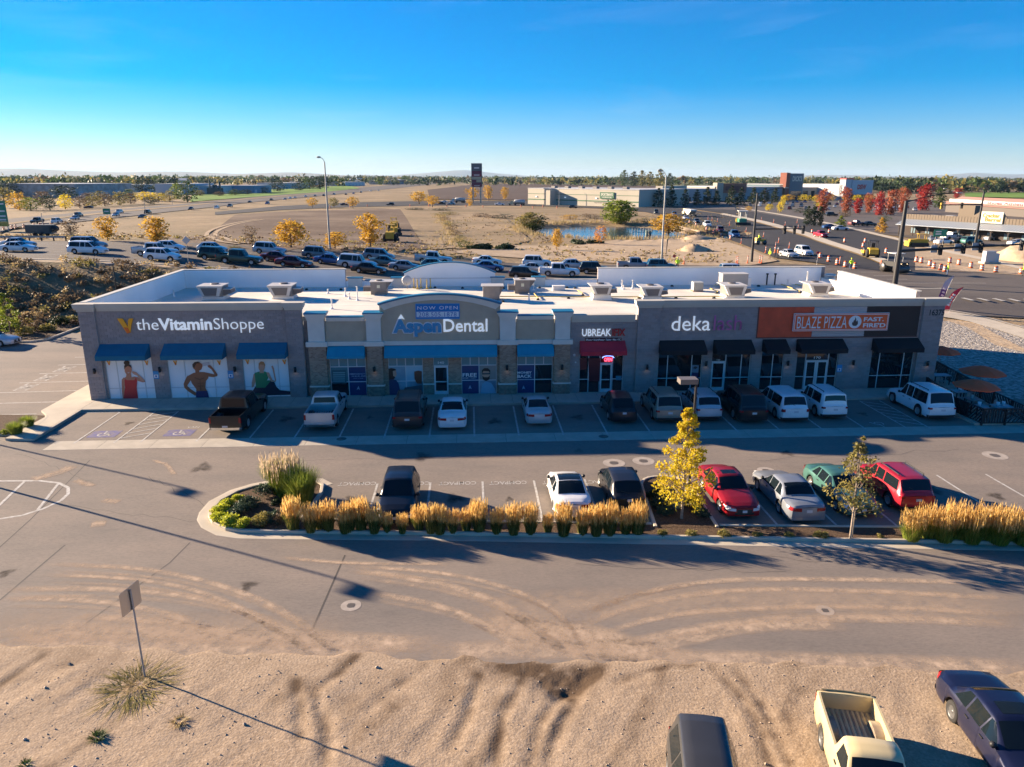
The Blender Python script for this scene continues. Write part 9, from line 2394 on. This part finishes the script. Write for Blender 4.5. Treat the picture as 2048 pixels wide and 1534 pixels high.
# patio
e = empty('patio_fence',L2W(0,0),BA,'black slatted patio fence right of the pizza shop','fence')
FP = [(60.6,-.5),(59.35,-5.6),(59.55,-8.3),(62.65,-8.35),(62.9,-4.6),(63.5,-1.0),(64.3,4.2)]
M_fence = mat('black fence wood',(.014,.014,.015),.7)
for (x0,y0),(x1,y1) in zip(FP[:-1],FP[1:]):
 L = math.dist((x0,y0),(x1,y1)); a = math.atan2(y1 - y0,x1 - x0); nseg = max(1,round(L / 1.7))
 def put(mb,nm,mt=M_fence):
  o = mb.build(nm,mt,e,(x0,y0,0),a); return o
 mb = MB(); mb.b2(0,L,-.06,.06,1.08,1.14); put(mb,'top_rail'); mb = MB(); mb.b2(0,L,-.03,.03,.15,.21); put(mb,'bottom_rail')
 for k in range(nseg + 1): mb = MB(); xx = L * k / nseg; mb.b2(xx - .05,xx + .05,-.05,.05,0,1.079); put(mb,'post')
 for k in range(nseg):
  xa,xb = L * k / nseg + .06,L * (k + 1) / nseg - .06; w_ = xb - xa; mode = k % 3
  for j in range(8):
   mb = MB()
   if mode == 0: t = xa + (j + .5) * w_ / 8; mb.b2(t - .05,t + .05,-.02,.02,.215,1.075)
   elif mode == 1:
    c = -.75 + j * (w_ + .75) / 8; p0 = (max(xa,xa + c),.215 + max(0,-c) * 1.05); p1 = (min(xb,xa + c + .82),1.075 - max(0,(xa + c + .82 - xb)) * 1.05)
    if p1[0] - p0[0] < .05: continue
    mb.prism([(p0[0],p0[1]),(min(xb,p0[0] + .1),p0[1]),(p1[0],p1[1]),(max(xa,p1[0] - .1),p1[1])],-.02,.02,'XZ')
   else: z = .24 + j * .105; mb.b2(xa,xb,-.02,.02,z,z + .075)
   put(mb,'slat')
mb = MB(); tp2 = [L2W(*q)[:2] for q in ((62.2,.0),(59.9,-2.3),(59.1,-5.7),(59.2,-8.2),(63.0,-8.25),(63.3,-4.5),(64.6,4.3),(64.6,8),(61.4,8))]
mb.prism(tp2,-.02,.158,'XY'); struct('patio_slab',mb,M_conc,'concrete patio floor beside the pizza shop')
M_umb = mat('orange umbrella canvas',srgb(240,92,48),.8,var=.06,vscale=2)
def umbrella(x,y,label,s=1.0):
 e = empty('patio_umbrella',L2W(x,y,.14),BA,label,'umbrella','orange patio umbrellas'); e.scale = (s * 1.06,s * 1.06,s * .80)
 mb = MB(); n = 8
 P = [[(r * math.cos(2 * math.pi * i / n),r * math.sin(2 * math.pi * i / n),z) for i in range(n + 1)] for r,z in ((.02,2.62),(.25,2.58),(.8,2.38),(1.35,2.1),(1.36,2.0))]
 mb.grid(P,0,False); mb.build('canopy',M_umb,e,recalc=False); mb = MB(); mb.tube((0,0,0),(0,0,2.6),.025,n=8); mb.build('pole',M_galv,e)
 for i in range(n): mb = MB(); t = 2 * math.pi * i / n; mb.tube((0,0,2.0),(1.2 * math.cos(t),1.2 * math.sin(t),2.14),.012,n=4); mb.build('rib',M_galv,e)
umbrella(60.95,-5.3,'nearer orange umbrella on the patio'); umbrella(63.6,-2.1,'farther orange umbrella on the patio',1.05); umbrella(64.9,4.8,'orange umbrella half hidden behind the building corner')
M_ttop = mat('grey table top',(.30,.33,.35),.5)
def ptable(x,y,w,d,label):
 e = empty('patio_table',L2W(x,y,.14),BA,label,'table','grey patio tables'); mb = MB(); mb.b2(-w / 2,w / 2,-d / 2,d / 2,.70,.75); mb.build('tabletop',M_ttop,e)
 for sx_ in (-1,1):
  for sy_ in (-1,1): mb = MB(); mb.b2(sx_ * (w / 2 - .08) - .03,sx_ * (w / 2 - .08) + .03,sy_ * (d / 2 - .08) - .03,sy_ * (d / 2 - .08) + .03,0,.7); mb.build('leg',M_fence,e)
def pchair(x,y,rz,label):
 e = empty('patio_chair',L2W(x,y,.14),BA + rz,label,'chair','metal patio chairs'); mb = MB(); mb.b2(-.2,.2,-.2,.2,.43,.46); mb.build('seat',M_galv,e); mb = MB(); mb.b2(-.2,.2,.17,.2,.6,.88); mb.build('backrest',M_galv,e)
 for sx_ in (-.18,.18):
  for sy_,z in ((-.18,.43),(.18,.88)): mb = MB(); mb.tube((sx_,sy_,0),(sx_,sy_,z),.014,n=5); mb.build('leg',M_galv,e)
TBL = [(60.3,-6.9,.9,.75,'patio table behind the front fence corner'),(60.95,-5.3,.9,.9,'patio table under the nearer umbrella'),(61.75,-6.9,1.2,.8,'long patio table in the front right of the patio'),(62.6,-2.1,.9,.9,'patio table under the farther umbrella'),(62.6,1.0,1.3,.8,'long patio table by the building side'),(61.2,-3.4,.9,.8,'patio table between the two umbrellas'),(62.6,3.2,1.3,.8,'patio table farthest back along the wall')]
for t in TBL: ptable(*t)
k = 0
for (x,y,w,d,lb) in TBL:
 for sx_,sy_,rz in ((-.25,-d / 2 - .3,math.pi),(.3,d / 2 + .3,0)):
  pchair(x + sx_,y + sy_,rz + .1 * k,ordn(k) + ' metal patio chair counted from the front fence corner'); k += 1
M_cup = mat('white tin',(.7,.72,.72),.4)
for i,(x,y) in enumerate(((60.3,-6.8),(60.9,-5.2),(61.5,-6.9),(61.95,-6.8),(61.2,-3.4),(62.6,-2.0))):
 mb = MB(); mb.lathe([(.001,0),(.09,0),(.11,.24),(.1,.24),(.085,.02),(.001,.02)],n=12); o = mb.build('table_caddy',M_cup,None,L2W(x,y,.89),0); tag(o,ordn(i) + ' white tin caddy from the left on the patio tables','caddy','tin caddies on the patio tables')
# feather flags
def flag(px,py,h,mt,mt2,lean,label,marks):
 p = at(px,py); e = empty('feather_flag',(p[0],p[1],p[2]),0,label,'flag'); mb = MB(); P = []
 for t in np.linspace(0,1,12): z = .5 + (h - .5) * t; x = lean * t ** 2; w = .75 * (1 - .15 * t) * (1 if t < .75 else math.cos((t - .75) / .25 * 1.4)); P.append([(x - w * u,.06 * math.sin(t * 7 + u * 2),z) for u in (0,.35,.7,1.0)])
 mb.grid(P[:7],0,True); mb.grid(P[6:],1,True); mb.build('cloth',[mt,mt2],e,recalc=False); mb = MB(); mb.path([(lean * t ** 2 + .01,0,h * t) for t in np.linspace(0,1,8)],.02,5); mb.build('pole',M_galv,e)
 for k in range(marks): t = .22 + k * .11; mb = MB(); mb.box((lean * t ** 2 - .36,-.1,.5 + (h - .5) * t),(.32,.02,.2),0,0,Matrix.Rotation(.4,4,'Y')); mb.build('printed_mark',M_bwhite,e)
flag(1884,618,3.9,mat('flag violet',(.12,.05,.2),.8),mat('flag pale',(.45,.45,.48),.8),.8,'violet and white feather flag behind the right corner',4); flag(1898,628,3.1,mat('flag red',(.6,.03,.06),.8),mat('flag red',(.6,.03,.06),.8),1.2,'red feather flag with white marks behind the right corner',5)
# dirt piles
def pile(px,py,r,h,label):
 p = at(px,py); mb = MB(); P = []
 for i in range(9):
  t = i / 8; P.append([(r * (1 - t) * (1 + .18 * math.sin(a * 3 + i)) * math.cos(a),r * (1 - t) * (1 + .18 * math.sin(a * 2)) * math.sin(a),h * (1 - (1 - t) ** 1.6) * (1 + .06 * math.sin(5 * a + i))) for a in np.linspace(0,2 * math.pi,19)])
 mb.grid(P,0,True); o = mb.build('dirt_pile',M_tan,None,(p[0],p[1],p[2] - .1)); tag(o,label,'dirt pile')
pile(1388,502,3.6,1.5,'small dirt pile on the tan wedge'); pile(1395,478,5.0,1.1,'broad earth mound along the tan wedge'); pile(2046,520,6.0,3.2,'tan dirt heap at the right edge'); pile(440,387,12,5.0,'brown earth heap before the factory halls')
o = None
e = empty('utility_cabinet',placed(1978,528,0,.1),.05,'grey utility cabinet on a concrete pad at the junction corner','utility box'); mb = MB(); mb.b2(-1.1,.6,-.5,.5,.3,2.1); mb.build('cabinet',M_plate_b,e); mb = MB(); mb.b2(.61,1.3,-.45,.45,.3,1.7); mb.build('side_cabinet',mat('pale blue grey',(.4,.46,.5),.5),e); mb = MB(); mb.b2(-1.4,1.5,-.8,.8,-.1,.3); mb.build('pad',M_conc,e)
e = empty('pump_station',placed(1283,473,0,0),0,'fenced pump equipment on the near pond bank','utility box'); mb = MB(); mb.b2(1.2,2.6,-.8,.8,0,1.7); mb.build('cabinet',mat('utility green',(.16,.22,.17),.6),e)
for k in range(8): mb = MB(); mb.tube((-3 + k * .8,-1.2,0),(-3 + k * .8,-1.2,2.6),.06,n=5); mb.build('fence_post',M_galv,e)
mb = MB(); mb.tube((-3,-1.2,2.5),(2.6,-1.2,2.5),.04,n=5); mb.tube((-3,-1.2,1.3),(2.6,-1.2,1.3),.04,n=5); mb.build('rail',M_galv,e)
# ================================================================ AIR
hz = MB(); hz.b2(-31000,31000,-30500,33000,-6,270)
hm_ = bpy.data.materials.new('thin haze'); hm_.use_nodes = True
nt = hm_.node_tree; nt.nodes.remove(nt.nodes['Principled BSDF'])
vol = nnew(nt,'ShaderNodeVolumePrincipled'); vol.inputs['Color'].default_value = (.50,.74,1,1); vol.inputs['Density'].default_value = 2.6e-5; vol.inputs['Anisotropy'].default_value = .1
nt.links.new(vol.outputs[0],nt.nodes['Material Output'].inputs['Volume'])
hz_o = hz.build('haze',hm_); tag(hz_o,'thin blue haze of the autumn air',kind='stuff')
scene.cycles.volume_bounces = 0
